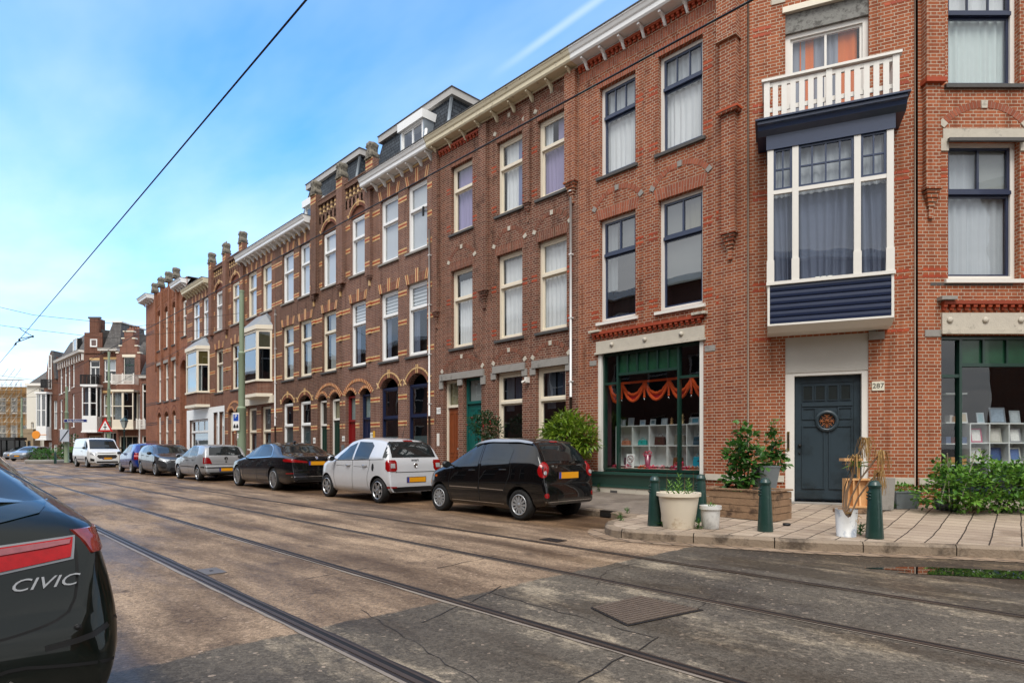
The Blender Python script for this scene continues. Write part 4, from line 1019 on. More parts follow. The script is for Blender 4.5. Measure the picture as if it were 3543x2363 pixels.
fe, he, X, XL = banded('banded brick house with cream bay window under a lead roof behind the tram pole', 517, 632, BE,
    [(567.5, 589), (600.5, 623.4)], (531, 549), gE, 'cream', 'cream', (556, 632), [560, 521], cor_mat='whitenew', bay=(562, 620), curf1=[(.3, 1, 0, .95, 'c_sheer')])
baywin(he, fe, 563, 620, 3.72, 4.46, 6.9, 7.75, 3.7, 1, ('leaded', 'dark'))
mb = MB(); mb.box(X(563), X(629), -.1, 0, 3.42, 3.78); mb.build('bay_slab', M_['cream'], he)
for w in gE[:2]: door(he, X(w[0]), X(w[1]), .25, 3.2, 'wood', frame='cream', ztr=2.2, lead='blind', panels=1)
for w in gE[2:]: gwin(he, fe, w[0], w[1], .8, 3.3, 'cream', 2.1, [(0, 1, .5, 1, 'blind', 'flat'), (.2, 1, 0, .45, 'c_sheer')])
ME = [BE, M_['soldier_d'], M_['mortar'], M_['yellow'], M_['redbrick']]
parapet(he, X(526), X(553), 10.56, 11.5); stack_(he, X(521), 7.7, 11.82, spike=1, seed=8, mats=ME); stack_(he, X(559), 10.7, 11.82, seed=9, mats=ME)

gF = [(436, 479, .5, 3.0, 0, 'w'), (491, 501, .25, 3.3, 0, 'd'), (504, 515, .25, 3.3, 0, 'd')]
ff, hf, X, XL = banded('brown banded house with a white painted ground floor and a bay window', 430, 517, BE,
    [(442, 458), (464.5, 480)], (494, 512), gF, 'whitenew', 'cream', (430, 481), [], cor_mat='cream_old', bay=(434, 477), curf1=[(.2, 1, 0, .6, 'frost', 'flat')])
baywin(hf, ff, 433.5, 477, 3.66, 4.5, 7.0, 7.8, 3.7, 2, ('yellowpaper', 'c_lace'))
mb = MB(); wall(mb, XL, -.02, .1, 3.62, [(o[0] and X(o[0]), X(o[1]), o[2] if o[2] > .3 else .1, o[3]) for o in gF], y=-.03, th=.06); mb.build('render_coat', M_['whitenew'], hf)
gwin(hf, ff, 436, 479, .5, 3.0, 'whitenew', 2.25, [(0, 1, 0, .6, 'blind', 'flat')], top=3)
for w in gF[1:]: door(hf, X(w[0]), X(w[1]), .25, 3.3, 'doorgrey', frame='whitenew', ztr=2.5, lead='frost', panels=1)
parapet(hf, X(491), X(516), 10.56, 11.5); stack_(hf, X(488), 7.7, 11.82, seed=11, mats=ME)

# ---- orange gabled end house ---------------------------------------------------------
f, h = house('tall orange brick house with slender piers at the far end of the terrace', 335, 430)
X = f.X; XL = X(335); BG = M_['brick_g']
mats = [BG, M_['soldier_d'], M_['mortar'], M_['yellow'], M_['redbrick'], M_['stone_grey'], M_['slate_sill'], M_['black']]
cols = [(X(361.5), X(369.5)), (X(377), X(386.5)), (X(395), X(403.5))]; e = (X(417), X(428))
mb = MB(); ops = []
for a, b in cols: ops += [(a, b, 8.15, 10.7, .3), (a, b, 4.5, 7.1), (a, b, .7, 3.5, .3)]
ops += [(e[0], e[1], 8.4, 10.7, .3), (X(414), X(429.5), .1, 6.4, .5)]
wall(mb, XL, 0, 0, 12.1, ops, th=.3)
for z in (1.6, 2.95, 4.4, 7.3, 9.6):
    for k in (0, .13):
        for p, q in ((XL, cols[0][0]), (cols[0][1], cols[1][0]), (cols[1][1], cols[2][0]), (cols[2][1], X(412))): mb.box(p+.02, q-.02, -.006, 0, z+k, z+k+.045, 7)
for a, b in cols: ring(mb, a-.08, b+.08, 3.55, .5, .12, 1, mort=2); ring(mb, a-.06, b+.06, 10.75, .32, .1, 1, mort=2); mb.box(a-.12, b+.12, -.04, 0, 7.1, 7.3, 5)
ring(mb, X(414), X(429.5), 6.4, .5, .25, 1, mort=2)
mb.build('walls', mats, h)
for i, d in enumerate((359.5, 373.5, 391, 408.5)):
    zt = (12.3, 12.4, 12.4, 12.3)[i]; x = X(d)
    m = MB(); m.box(x-.15, x+.15, -.13, .1, 7.6, zt); m.prism([(x-.15, 7.6), (x+.15, 7.6), (x+.02, 6.7), (x-.02, 6.7)], -.12, 0); p = m.build('pier', [BG], h); finial(p, x, -.1, zt+.06, .5, 1 if i == 1 else 0, 20+i)
for p, q in ((361, 371.5), (376, 389), (393.5, 406)):
    m = MB(); m.box(X(p), X(q), -.02, .2, 12.05, 12.25, 0); n = 4
    for i in range(n): c = X(p)+(X(q)-X(p))*(i+.5)/n; m.box(c-.05, c+.05, -.05, .1, 11.3, 12.05, 0)
    m.build('parapet', BG, h)
for a, b in cols:
    window(h, a, b, 8.15, 10.65, 'white', tr=9.6, cur=[(0, 1, 0, 1, 'c_grey')], rec=.12); window(h, a, b, 4.5, 7.1, 'white', tr=6.1, cur=[(0, 1, 0, 1, 'c_grey')], rec=.12); window(h, a, b, .7, 3.45, 'white', tr=2.4, cur=[(0, 1, 0, 1, 'c_grey')], rec=.12)
window(h, e[0], e[1], 8.4, 10.7, 'white', tr=9.7, cur=[(0, 1, 0, 1, 'c_grey')], rec=.12)
MB().box(X(413), -.0, .3, .4, .1, 7).build('porch_back', BG, h)
cornice(h, XL-.3, X(353), 12.35, 'whitenew', first=.2, step=.8, proj=.5); cornice(h, X(404), X(429), 11.95, 'whitenew', first=.15, step=.5)
core(h, XL+.02, -.02, .62, 9, .1, 12.05, BG); MB().box(XL, XL+.03, 0, 9, .05, 12.08).build('side_wall', BG, h)
MB().box(XL+.01, -.01, .05, 9.1, 12.05, 12.1).build('roof', M_['slate_sill'], h)
# ---------------------------------------------------------------- camera, light, sky
cam = bpy.data.cameras.new('camera'); co_ = bpy.data.objects.new('camera', cam); COL.objects.link(co_); SC.camera = co_
cam.sensor_width = 36; cam.lens = 36*F/3543; cam.shift_y = (YH-1181.5)/3543; cam.clip_end = 3000; cam.clip_start = .05
fwd = Vector((-CT, ST, 0)); co_.location = (0, 0, H); co_.rotation_euler = fwd.to_track_quat('-Z', 'Y').to_euler()
SC.view_settings.view_transform = 'Standard'; SC.view_settings.look = 'None'; SC.view_settings.gamma = 1
SC.view_settings.exposure = 1.03
w = bpy.data.worlds.new('World'); SC.world = w; w.use_nodes = True; nt = w.node_tree
bg = nt.nodes['Background']; sky = nt.nodes.new('ShaderNodeTexSky'); sky.sky_type = 'NISHITA'; sky.sun_disc = False
EL, AZ = math.radians(56), math.radians(-50)      # sun azimuth measured from +x towards +y
sky.sun_elevation = EL; sky.sun_rotation = PI/2-AZ; sky.air_density = 1.0; sky.dust_density = .6; sky.ozone_density = 2.2
tc = nt.nodes.new('ShaderNodeTexCoord'); sx = nt.nodes.new('ShaderNodeSeparateXYZ'); L(nt, tc.outputs['Generated'], sx.inputs[0])
# clouds: noise laid on a flat layer above the street
dv = N(nt, 'ShaderNodeVectorMath', operation='DIVIDE'); mxz = N(nt, 'ShaderNodeMath', operation='MAXIMUM'); L(nt, sx.outputs[2], mxz.inputs[0]); mxz.inputs[1].default_value = .06
cb = nt.nodes.new('ShaderNodeCombineXYZ'); [L(nt, mxz.outputs[0], cb.inputs[i]) for i in range(3)]
L(nt, tc.outputs['Generated'], dv.inputs[0]); L(nt, cb.outputs[0], dv.inputs[1])
mp = N(nt, 'ShaderNodeMapping'); L(nt, dv.outputs[0], mp.inputs[0]); mp.inputs['Scale'].default_value = (.35, .9, 1); mp.inputs['Rotation'].default_value = (0, 0, .5); mp.inputs['Location'].default_value = (3.3, 1.2, 0)
cl = noise(nt, mp.outputs[0], 1.1, 6, .5)
k1 = ramp(nt, cl, .38, .72)
hz = ramp(nt, sx.outputs[2], .0, .42, (1, 1, 1, 1), (0, 0, 0, 1))      # thin cloud thickens towards the horizon
hz2 = N(nt, 'ShaderNodeMath', operation='POWER'); L(nt, hz, hz2.inputs[0]); hz2.inputs[1].default_value = 1.35
mm = N(nt, 'ShaderNodeMath', operation='MULTIPLY'); L(nt, k1, mm.inputs[0]); mm.inputs[1].default_value = .6
s2 = N(nt, 'ShaderNodeMath', operation='ADD'); s2.use_clamp = True; L(nt, hz2.outputs[0], s2.inputs[0]); L(nt, mm.outputs[0], s2.inputs[1])
s3_ = N(nt, 'ShaderNodeMath', operation='MULTIPLY'); L(nt, s2.outputs[0], s3_.inputs[0]); s3_.inputs[1].default_value = .9
# closed cloud deck added outside the view, whitening the fill light and reflections
dt = N(nt, 'ShaderNodeVectorMath', operation='DOT_PRODUCT'); L(nt, tc.outputs['Generated'], dt.inputs[0]); dt.inputs[1].default_value = (-CT, ST, 0)
yb_ = N(nt, 'ShaderNodeMapRange'); L(nt, dt.outputs['Value'], yb_.inputs[0]); yb_.inputs[1].default_value = .42; yb_.inputs[2].default_value = .05; yb_.inputs[3].default_value = 0; yb_.inputs[4].default_value = .92
tint = mixc(nt, 1., sky.outputs[0], (.62, 1.42, 1.95, 1), 'MULTIPLY')
c = mixc(nt, s3_.outputs[0], tint, (5.9, 6.5, 7.2, 1))
# one thin contrail high over the roofs
def dirv(xd, yd): r_ = ray(xd); return Vector((r_[0], r_[1], YH-yd*K)).normalized()
da, db = dirv(1145, 165), dirv(1385, -8); nn_ = da.cross(db).normalized(); t_ = (db-da).normalized()
def dotn(v): q = N(nt, 'ShaderNodeVectorMath', operation='DOT_PRODUCT'); nrm = N(nt, 'ShaderNodeVectorMath', operation='NORMALIZE'); L(nt, tc.outputs['Generated'], nrm.inputs[0]); L(nt, nrm.outputs[0], q.inputs[0]); q.inputs[1].default_value = v; return q.outputs['Value']
ab = N(nt, 'ShaderNodeMath', operation='ABSOLUTE'); L(nt, dotn(nn_), ab.inputs[0]); w1 = N(nt, 'ShaderNodeMapRange'); L(nt, ab.outputs[0], w1.inputs[0]); w1.inputs[1].default_value = .008; w1.inputs[2].default_value = .0; w1.interpolation_type = 'SMOOTHSTEP'
w2 = N(nt, 'ShaderNodeMapRange'); L(nt, dotn(t_), w2.inputs[0]); w2.inputs[1].default_value = da.dot(t_)-.02; w2.inputs[2].default_value = da.dot(t_)+.07
w3 = N(nt, 'ShaderNodeMath', operation='MULTIPLY'); L(nt, w1.outputs[0], w3.inputs[0]); L(nt, w2.outputs[0], w3.inputs[1]); w4 = N(nt, 'ShaderNodeMath', operation='MULTIPLY'); L(nt, w3.outputs[0], w4.inputs[0]); w4.inputs[1].default_value = .24
c = mixc(nt, w4.outputs[0], c, (6.5, 7, 7.4, 1))
c = mixc(nt, yb_.outputs[0], c, mixc(nt, ramp(nt, cl, .3, .7), (4.6, 4.6, 4.6, 1), (8.0, 7.8, 7.5, 1)))
L(nt, c, bg.inputs[0]); bg.inputs[1].default_value = .1
sun = bpy.data.lights.new('sun', 'SUN'); sun.energy = 1.5; sun.angle = math.radians(30); sun.color = (1, .96, .9)
so = bpy.data.objects.new('sun', sun); COL.objects.link(so)
so.rotation_euler = Vector((math.cos(AZ)*math.cos(EL), math.sin(AZ)*math.cos(EL), math.sin(EL))).to_track_quat('Z', 'Y').to_euler()

# ---------------------------------------------------------------- ground and road
def ground_mat():
    m, nt, b = nm('street asphalt'); p = geo_co(nt)
    sx = nt.nodes.new('ShaderNodeSeparateXYZ'); L(nt, p, sx.inputs[0])
    n1 = noise(nt, p, .5, 6, .6); n2 = noise(nt, p, 2.6, 8, .7); fine = noise(nt, p, 90, 3, .7); sp = nt.nodes.new('ShaderNodeTexVoronoi'); sp.inputs['Scale'].default_value = 46; L(nt, p, sp.inputs['Vector'])
    # stretched worn patches along the street
    mp = N(nt, 'ShaderNodeMapping'); L(nt, p, mp.inputs[0]); mp.inputs['Scale'].default_value = (.28, 1.15, 1)
    st = noise(nt, mp.outputs[0], 1.3, 7, .62)
    brown = mixc(nt, ramp(nt, st, .40, .62), hx('655649'), hx('9c8975'))
    brown = mixc(nt, ramp(nt, n2, .55, .72), brown, hx('53473f'))
    mp2 = N(nt, 'ShaderNodeMapping'); L(nt, p, mp2.inputs[0]); mp2.inputs['Scale'].default_value = (.45, 1.0, 1); mp2.inputs['Location'].default_value = (4, 2, 0)
    st2 = noise(nt, mp2.outputs[0], 1.2, 10, .78)
    grey = mixc(nt, ramp(nt, st2, .52, .60), hx('5a554e'), hx('8e8576'))
    grey = mixc(nt, ramp(nt, n1, .5, .62), grey, hx('4b4743'))
    # the grey relaid surface starts at a cross seam in the street
    ad = N(nt, 'ShaderNodeMath', operation='MULTIPLY_ADD'); L(nt, n2, ad.inputs[0]); ad.inputs[1].default_value = .25; L(nt, sx.outputs[0], ad.inputs[2])
    sel = ramp(nt, ad.outputs[0], 0, 1); r = sel.node; 
    mr = N(nt, 'ShaderNodeMapRange'); L(nt, ad.outputs[0], mr.inputs[0]); mr.inputs[1].default_value = -3.97; mr.inputs[2].default_value = -3.93
    c = mixc(nt, mr.outputs[0], brown, grey)
    nt.nodes.remove(r)
    stn = ramp(nt, sp.outputs['Color'], .1, .95, (.6, .58, .55, 1), (1.5, 1.46, 1.4, 1)); c = mixc(nt, .8, c, stn, 'MULTIPLY')
    spk = ramp(nt, sp.outputs['Color'], .88, .93); c = mixc(nt, mixc(nt, .45, (0, 0, 0, 1), spk), c, hx('b4a290'))
    c = mixc(nt, .75, c, ramp(nt, fine, .3, .7, (.42, .40, .38, 1), (1.6, 1.55, 1.5, 1)), 'MULTIPLY')
    wet = ramp(nt, noise(nt, mp.outputs[0], .9, 5, .6), .46, .60)
    c = mixc(nt, wet, c, mixc(nt, 1., c, (.62, .60, .58, 1), 'MULTIPLY'))
    # gutter strip by the parking bays stays soaked
    gt = N(nt, 'ShaderNodeMapRange'); L(nt, sx.outputs[1], gt.inputs[0]); gt.inputs[1].default_value = 6.7; gt.inputs[2].default_value = 7.6
    c = mixc(nt, gt.outputs[0], c, mixc(nt, 1., c, (.60, .52, .44, 1), 'MULTIPLY'))
    L(nt, c, b.inputs['Base Color'])
    rg = N(nt, 'ShaderNodeMapRange'); L(nt, wet, rg.inputs[0]); rg.inputs[3].default_value = .8; rg.inputs[4].default_value = .42; b.inputs['Specular IOR Level'].default_value = .22
    L(nt, rg.outputs[0], b.inputs['Roughness'])
    bn = N(nt, 'ShaderNodeBump', Strength=.5, Distance=.006); L(nt, mixc(nt, .5, fine, sp.outputs['Distance']), bn.inputs['Height']); L(nt, bn.outputs[0], b.inputs['Normal'])
    return m
MG = ground_mat()
mb = MB(); S = 700
mb.quad((-S, -S, -.012), (S, -S, -.012), (S, S, -.012), (-S, S, -.012))
tag(mb.build('ground', P('distant paving', '6c645c', .8, scale=.4)), kind='structure')
mb = MB(); mb.quad((-110, -5.5, 0), (60, -5.5, 0), (60, 60, 0), (-110, 60, 0)); tag(mb.build('road', MG), kind='structure')
# seams and cracks cut in the surface
def crack(name, pts, w, mat, z=.004, wob=.02, seed=3):
    r = random.Random(seed); P_ = []
    for (a, b) in zip(pts[:-1], pts[1:]):
        n = max(2, int(math.dist(a, b)/.12))
        for i in range(n): P_.append((a[0]+(b[0]-a[0])*i/n+r.uniform(-wob, wob), a[1]+(b[1]-a[1])*i/n+r.uniform(-wob, wob)))
    P_.append(pts[-1]); mb = MB(); vs = []
    for i, p in enumerate(P_):
        q = P_[min(i+1, len(P_)-1)]; o = P_[max(i-1, 0)]; dx, dy = q[0]-o[0], q[1]-o[1]; l = math.hypot(dx, dy) or 1; k = w*r.uniform(.2, .6)/2
        vs += [(p[0]-dy/l*k, p[1]+dx/l*k, z), (p[0]+dy/l*k, p[1]-dx/l*k, z)]
    mb.add(vs, [(2*i, 2*i+1, 2*i+3, 2*i+2) for i in range(len(P_)-1)]); return mb
tar = P('tar seam', '211e1c', .5, var=.3, scale=8)
mb = MB()
def addm(a, b): a.add(b.v, b.f, 0)
for q, w in (([gp(1005, 1305), gp(1140, 1275)], .025), ([gp(970, 1430), gp(1120, 1362), gp(1150, 1345)], .022), ([gp(1130, 1362), gp(1500, 1463)], .018), ([gp(1330, 1568), gp(1512, 1462)], .022),
             ([gp(830, 1400), gp(1100, 1568)], .012), ([gp(700, 1330), gp(845, 1303)], .02), ([gp(1380, 1245), gp(1480, 1227)], .02), ([gp(1400, 1252), gp(1540, 1232)], .02), ([gp(1215, 1292), gp(1000, 1250)], .014),
             ([gp(350, 1235), gp(480, 1222)], .02), ([gp(560, 1200), gp(680, 1180)], .02), ([(-14, .4), (-13.6, 6.4)], .02), ([(-20, 1), (-20.2, 6.4)], .02), ([gp(1370, 1345), gp(1390, 1310), gp(1470, 1290), gp(1500, 1285)], .012), ([gp(1600, 1400), gp(1640, 1370), gp(1740, 1385)], .012)):
    addm(mb, crack('c', q, w, tar))
tag(mb.build('road_seam', tar), kind='structure')
# old patch repairs
mb = MB(); P_ = [gp(*q) for q in ((380, 1535), (470, 1522), (500, 1505), (560, 1488), (690, 1456), (640, 1462), (560, 1476), (480, 1500), (400, 1520))]
# puddle
mb = MB(); pts = []
pc = gp(2330, 1318)
for i in range(40):
    t = 2*PI*i/40; rr = 1+.16*math.sin(3*t+1)+.1*math.sin(7*t)
    u_, v_ = 1.35*rr*math.cos(t), .22*rr*math.sin(t); an = .62
    pts.append((pc[0]+u_*math.cos(an)-v_*math.sin(an), pc[1]+u_*math.sin(an)+v_*math.cos(an), .005))
m, nt, b = nm('puddle water'); b.inputs['Base Color'].default_value = (.012, .011, .010, 1); b.inputs['Roughness'].default_value = .015; b.inputs['IOR'].default_value = 1.6; b.inputs['Coat Weight'].default_value = .6
tag(MB().poly(pts).build('puddle', m), 'shallow rain puddle mirroring the brick wall beside the corner kerb', 'puddle')
# rails: grooved tram rails lying in dark joint filler
steel = P('worn rail steel', '5c5048', .42, .6, var=.3, scale=3); groove = P('rail groove', '0c0a09', .7); pale = P('painted sky glint', '857a6e', .5, var=.3, scale=5); joint = P('rail joint filler', '2c2420', .6, var=.35, scale=2.5, dark='5c544c', dscale=1.2, damt=.6)
for i, (y, wj, lb) in enumerate(((1.94, .14, 'nearest tram rail with the widest dark groove, running in front of the parked dark hatchback'), (3.17, .115, 'second tram rail from the camera in the brown asphalt'), (4.70, .09, 'third tram rail from the camera, passing behind the rectangular plank cover'), (5.98, .06, 'farthest tram rail, nearest to the parked cars'))):
    mb = MB(); r = random.Random(i); vs = []; n = 240
    for k in range(n+1):
        x = -95+103*(1-(1-k/n)**2); a, c_ = wj*r.uniform(.46, .58), wj*r.uniform(.46, .58)
        vs += [(x, y-a, .004), (x, y+c_, .004)]
    mb.add(vs, [(2*k, 2*k+1, 2*k+3, 2*k+2) for k in range(n)], 0)
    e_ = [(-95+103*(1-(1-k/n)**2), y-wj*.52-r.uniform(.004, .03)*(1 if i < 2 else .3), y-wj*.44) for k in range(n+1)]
    mb.add([q for a_, b_, c2 in e_ for q in ((a_, b_, .0045), (a_, c2, .0052))], [(2*k, 2*k+1, 2*k+3, 2*k+2) for k in range(n)], 3)  # light grey strip paints the sky's glancing reflection beside the rail
    mb.box(-95, 8, y-.034, y-.0, .002, .009, 1); mb.box(-95, 8, y+.036, y+.052, .002, .008, 1)
    mb.quad((-95, y, .0065), (8, y, .0065), (8, y+.036, .0065), (-95, y+.036, .0065), 2)
    tag(mb.build('tram_rail', [joint, steel, groove, pale]), lb, 'tram rail', 'tram rails set in the street')
# rectangular plank-like cover
cv = [gp(1355, 1396), gp(1470, 1368), gp(1617, 1401), gp(1440, 1438)]
mb = MB(); mb.poly([(p[0], p[1], .006) for p in cv], 0)
def bl_(u, v): 
    p = [cv[0][k]*(1-u)*(1-v)+cv[3][k]*u*(1-v)+cv[2][k]*u*v+cv[1][k]*(1-u)*v for k in (0, 1)]; return p
for i in range(12):
    u0, u1 = .03+.94*i/12, .03+.94*(i+.72)/12
    q = [bl_(u0, .03), bl_(u1, .03), bl_(u1, .97), bl_(u0, .97)]; mb.prism([tuple(p) for p in q], .006, .012, 1, ax='z')
tag(mb.build('access_cover', [P('cover frame', '191513', .6), P('cover planks', '5e5146', .55, var=.4, scale=14, bump=.4, dark='7a6a60', dscale=18, damt=.62)]), 'brown ribbed rectangular access cover set in the grey asphalt', 'manhole cover')
for n_, q, lb in (('a', (485, 1312), 'small grey steel hatch beside the nearest rail'), ('b', (1270, 1240), 'small dark drain lid by the farthest rail')):
    x, y = gp(*q); mb = MB(); mb.box(x-.17, x+.17, y-.1, y+.1, .001, .010, 0); mb.box(x-.02, x+.02, y-.015, y+.015, .010, .013, 1)
    tag(mb.build('utility_lid', [P('lid '+n_, '6c6662' if n_ == 'a' else '2a2522', .5, .3), groove]), lb, 'manhole cover')

# ---------------------------------------------------------------- kerb and pavement
def tilemat(name, c1, c2, mort, s, rot, ms=.009):
    m, nt, b = nm(name); p = geo_co(nt); mp = N(nt, 'ShaderNodeMapping'); L(nt, p, mp.inputs[0]); mp.inputs['Rotation'].default_value = (0, 0, rot)
    wb = N(nt, 'ShaderNodeTexNoise', Scale=1.2, Detail=2.); L(nt, p, wb.inputs['Vector'])
    dv = N(nt, 'ShaderNodeVectorMath', operation='SCALE'); dv.inputs[3].default_value = .035; L(nt, wb.outputs['Color'], dv.inputs[0])
    av = N(nt, 'ShaderNodeVectorMath', operation='ADD'); L(nt, mp.outputs[0], av.inputs[0]); L(nt, dv.outputs[0], av.inputs[1])
    bt = nt.nodes.new('ShaderNodeTexBrick'); L(nt, av.outputs[0], bt.inputs['Vector']); bt.offset = .5
    for k, x in (('Color1', hx(c1)), ('Color2', hx(c2)), ('Mortar', hx(mort)), ('Scale', 1.), ('Mortar Size', ms), ('Mortar Smooth', .3), ('Brick Width', s), ('Row Height', s)): bt.inputs[k].default_value = x
    c = mixc(nt, ramp(nt, noise(nt, p, 1.3, 8, .7), .5, .66), bt.outputs['Color'], mixc(nt, 1., bt.outputs['Color'], (.62, .58, .54, 1), 'MULTIPLY'))
    c = mixc(nt, .7, c, ramp(nt, noise(nt, p, 60, 4), .25, .75, (.6, .6, .6, 1), (1, 1, 1, 1)), 'MULTIPLY')
    L(nt, c, b.inputs['Base Color']); b.inputs['Roughness'].default_value = .7
    iv = N(nt, 'ShaderNodeMath', operation='MULTIPLY_ADD'); L(nt, bt.outputs['Fac'], iv.inputs[0]); iv.inputs[1].default_value = -1.2; L(nt, noise(nt, p, 30, 5), iv.inputs[2])
    bn = N(nt, 'ShaderNodeBump', Strength=.5, Distance=.01); L(nt, iv.outputs[0], bn.inputs['Height']); L(nt, bn.outputs[0], b.inputs['Normal'])
    return m
KZ = .13
line = [(-60, 9.05), (-9.5, 9.05), (-7.6, 9.06), (-6.75, 9.0), (-6.35, 8.8)]
nose = [gp(1455, 1203), gp(1400, 1211), gp(1386, 1219), gp(1393, 1229), gp(1420, 1236), gp(1500, 1242), gp(1600, 1248), gp(1700, 1254), gp(1800, 1261), gp(1900, 1266), gp(2000, 1270), gp(2200, 1277), gp(2351, 1284)]
K_ = line+nose+[(1.2, 10.6), (5, 14.1), (12, 21), (30, 40)]
# smooth the kerb line a little
def smooth(P_, it=2):
    for _ in range(it):
        Q = [P_[0]]
        for a, b in zip(P_[:-1], P_[1:]): Q += [(a[0]*.75+b[0]*.25, a[1]*.75+b[1]*.25), (a[0]*.25+b[0]*.75, a[1]*.25+b[1]*.75)]
        P_ = Q+[P_[-1]]
    return P_
KS = line[:3]+smooth(K_[3:17], 2)+K_[17:]
def off(P_, d):
    o = []
    for i, p in enumerate(P_):
        a, b = P_[max(i-1, 0)], P_[min(i+1, len(P_)-1)]; dx, dy = b[0]-a[0], b[1]-a[1]; l = math.hypot(dx, dy); o.append((p[0]-dy/l*d, p[1]+dx/l*d))
    return o
def resample(P_, step):
    o = [P_[0]]; acc = 0
    for a, b in zip(P_[:-1], P_[1:]):
        l = math.dist(a, b); t = step-acc
        while t < l: o.append((a[0]+(b[0]-a[0])*t/l, a[1]+(b[1]-a[1])*t/l)); t += step
        acc = (acc+l) % step
    return o+[P_[-1]]
ins = off(KS, .13)
kerbm = P('kerb stone', '8a7a68', .75, var=.2, scale=3, bump=.5, bscale=40, dark='54483c', dscale=2.2, damt=.5)
RS = resample(KS, .2); RI = off(RS, .13); mb = MB(); n = len(RS)
for i in range(n-1):
    a, b, c_, d = RS[i], RS[i+1], RI[i+1], RI[i]; g = .012 if i % 5 == 0 else 0
    dx, dy = b[0]-a[0], b[1]-a[1]; l = math.hypot(dx, dy) or 1; ex, ey = dx/l*g, dy/l*g
    a = (a[0]+ex, a[1]+ey); d = (d[0]+ex, d[1]+ey); e = lambda p, q, t: (p[0]+(q[0]-p[0])*t, p[1]+(q[1]-p[1])*t)
    f_ = lambda p, z: (p[0], p[1], z)
    mb.add([f_(a, 0), f_(b, 0), f_(b, KZ-.03), f_(a, KZ-.03), f_(e(a, d, .2), KZ), f_(e(b, c_, .2), KZ), f_(c_, KZ), f_(d, KZ), f_(d, 0)], [(0, 1, 2, 3), (3, 2, 5, 4), (4, 5, 6, 7), (0, 3, 4, 7, 8)])
tag(mb.build('kerb', kerbm), kind='structure')
# gutter of flat setts outside the corner kerb
GO = off(RS, -.26); mb = MB()
for i in range(n-1):
    if RS[i][0] < -5.9 or RS[i][0] > 14: continue
    a, b, c_, d = GO[i], GO[i+1], RS[i+1], RS[i]
    mb.add([(p[0], p[1], .006) for p in (a, b, c_, d)], [(0, 1, 2, 3)])
tag(mb.build('gutter', tilemat('gutter setts', 'a08a74', '8c7660', '4a3e34', .22, .5, .012)), kind='structure')
B3 = F3.world(0, 0); C3 = F3.world(22, 0)
def gz(x, y):
    """pavement height: it rises gently from the kerb to the walls"""
    d = 11.75-y
    for f_ in (F2, F3): d = max(d, (x-f_.ox)*f_.s-(y-f_.oy)*f_.c)
    return KZ+.105*min(1, max(0, 1-d/2.6))
def gpp(xd, yd):
    z = KZ
    for _ in range(6): x, y = gp(xd, yd, z); z = gz(x, y)
    return x, y, z
def sheet(name, outer, inner, mat, z=KZ-.006):
    pts = outer+inner; n_ = len(pts); g = []; lo = max(-30, min(p[0] for p in pts)); hi = max(p[0] for p in pts); x = lo
    while x < min(hi, 6): g += [(x, 8.3+.3*j+.01*math.sin(x*9)) for j in range(24)]; x += .37
    V, E, Fc, *_ = geometry.delaunay_2d_cdt([Vector(p) for p in pts+g], [(k, (k+1) % n_) for k in range(n_)], [], 1, 1e-6)
    return tag(MB().add([(p[0], p[1], gz(p[0], p[1])+z-KZ) for p in V], [tuple(t) for t in Fc]).build(name, mat), kind='structure')
tile1 = tilemat('pavement tiles', '8a7e72', '776c62', '3e352d', .3, 0., .006)
q0, q1 = gp(1817, 1246, .13), gp(2037, 1147, .2); tile2 = tilemat('corner pavement tiles', 'b8a692', 'a39180', '2e241c', .3, -math.atan2(q1[1]-q0[1], q1[0]-q0[0]), .009)
iL = [p for p in RI if p[0] < -6.3 and p[1] > 8.6]; ix = len(iL)
sheet('pavement', RI[:ix], [(-5.7, 9.0), (-5.6, 11.9), (-60, 11.9)], tile1)
sheet('corner_pavement', RI[ix-1:], [(C3.x+8, C3.y+8), (B3.x+.1, B3.y+.2), (-5.6, 11.95), (-5.7, 9.0)], tile2, KZ-.002)
# dark drain mouth in the kerb
x, y = gp(1440, 1190); mb = MB(); mb.box(-6.98, -6.66, 8.98, 9.08, .01, KZ+.003, 0); mb.box(-6.95, -6.69, 8.972, 8.99, .02, .09, 1)
tag(mb.build('kerb_drain', [P('cast iron', '26221f', .6, .4), groove]), 'black cast iron gully in the kerb behind the parked black city car', 'drain')

# pavement on the viewer's own side
mb = MB(); mb.box(-82, 34, -7.2, -1.75, 0, .12); tag(mb.build('near_pavement', tile1), kind='structure')
mb = MB(); mb.box(-82, 34, -1.745, -1.6, 0, .13); tag(mb.build('near_kerb', kerbm), kind='structure')
# ---------------------------------------------------------------- houses beyond the crossing
def frontal(xd, Z, deg=46.1):
    x, y = dp(xd, Z); return Fac(x, y, deg)
def bld(name, label, f): return thing(name, label, 'house', (f.ox, f.oy, 0), f.a)
def slab(f, h, x0, x1, z0, z1, ops, mats, depth=6, zroof=None, extra=None, th=.2):
    mb = MB(); wall(mb, x0, x1, z0, z1, ops, th=th); mb.quad((x0, 0, z0), (x0, depth, z0), (x0, depth, z1), (x0, 0, z1)); mb.quad((x1, 0, z0), (x1, depth, z0), (x1, depth, z1), (x1, 0, z1))
    mb.quad((x0, depth, z0), (x1, depth, z0), (x1, depth, z1), (x0, depth, z1)); mb.quad((x0, .01, z1), (x1, .01, z1), (x1, depth, z1), (x0, depth, z1))
    if extra: extra(mb)
    return mb.build('walls', mats, h)
fmat = [M_['brick_far'], M_['white'], M_['yellow'], M_['cream'], M_['slate_sill']]
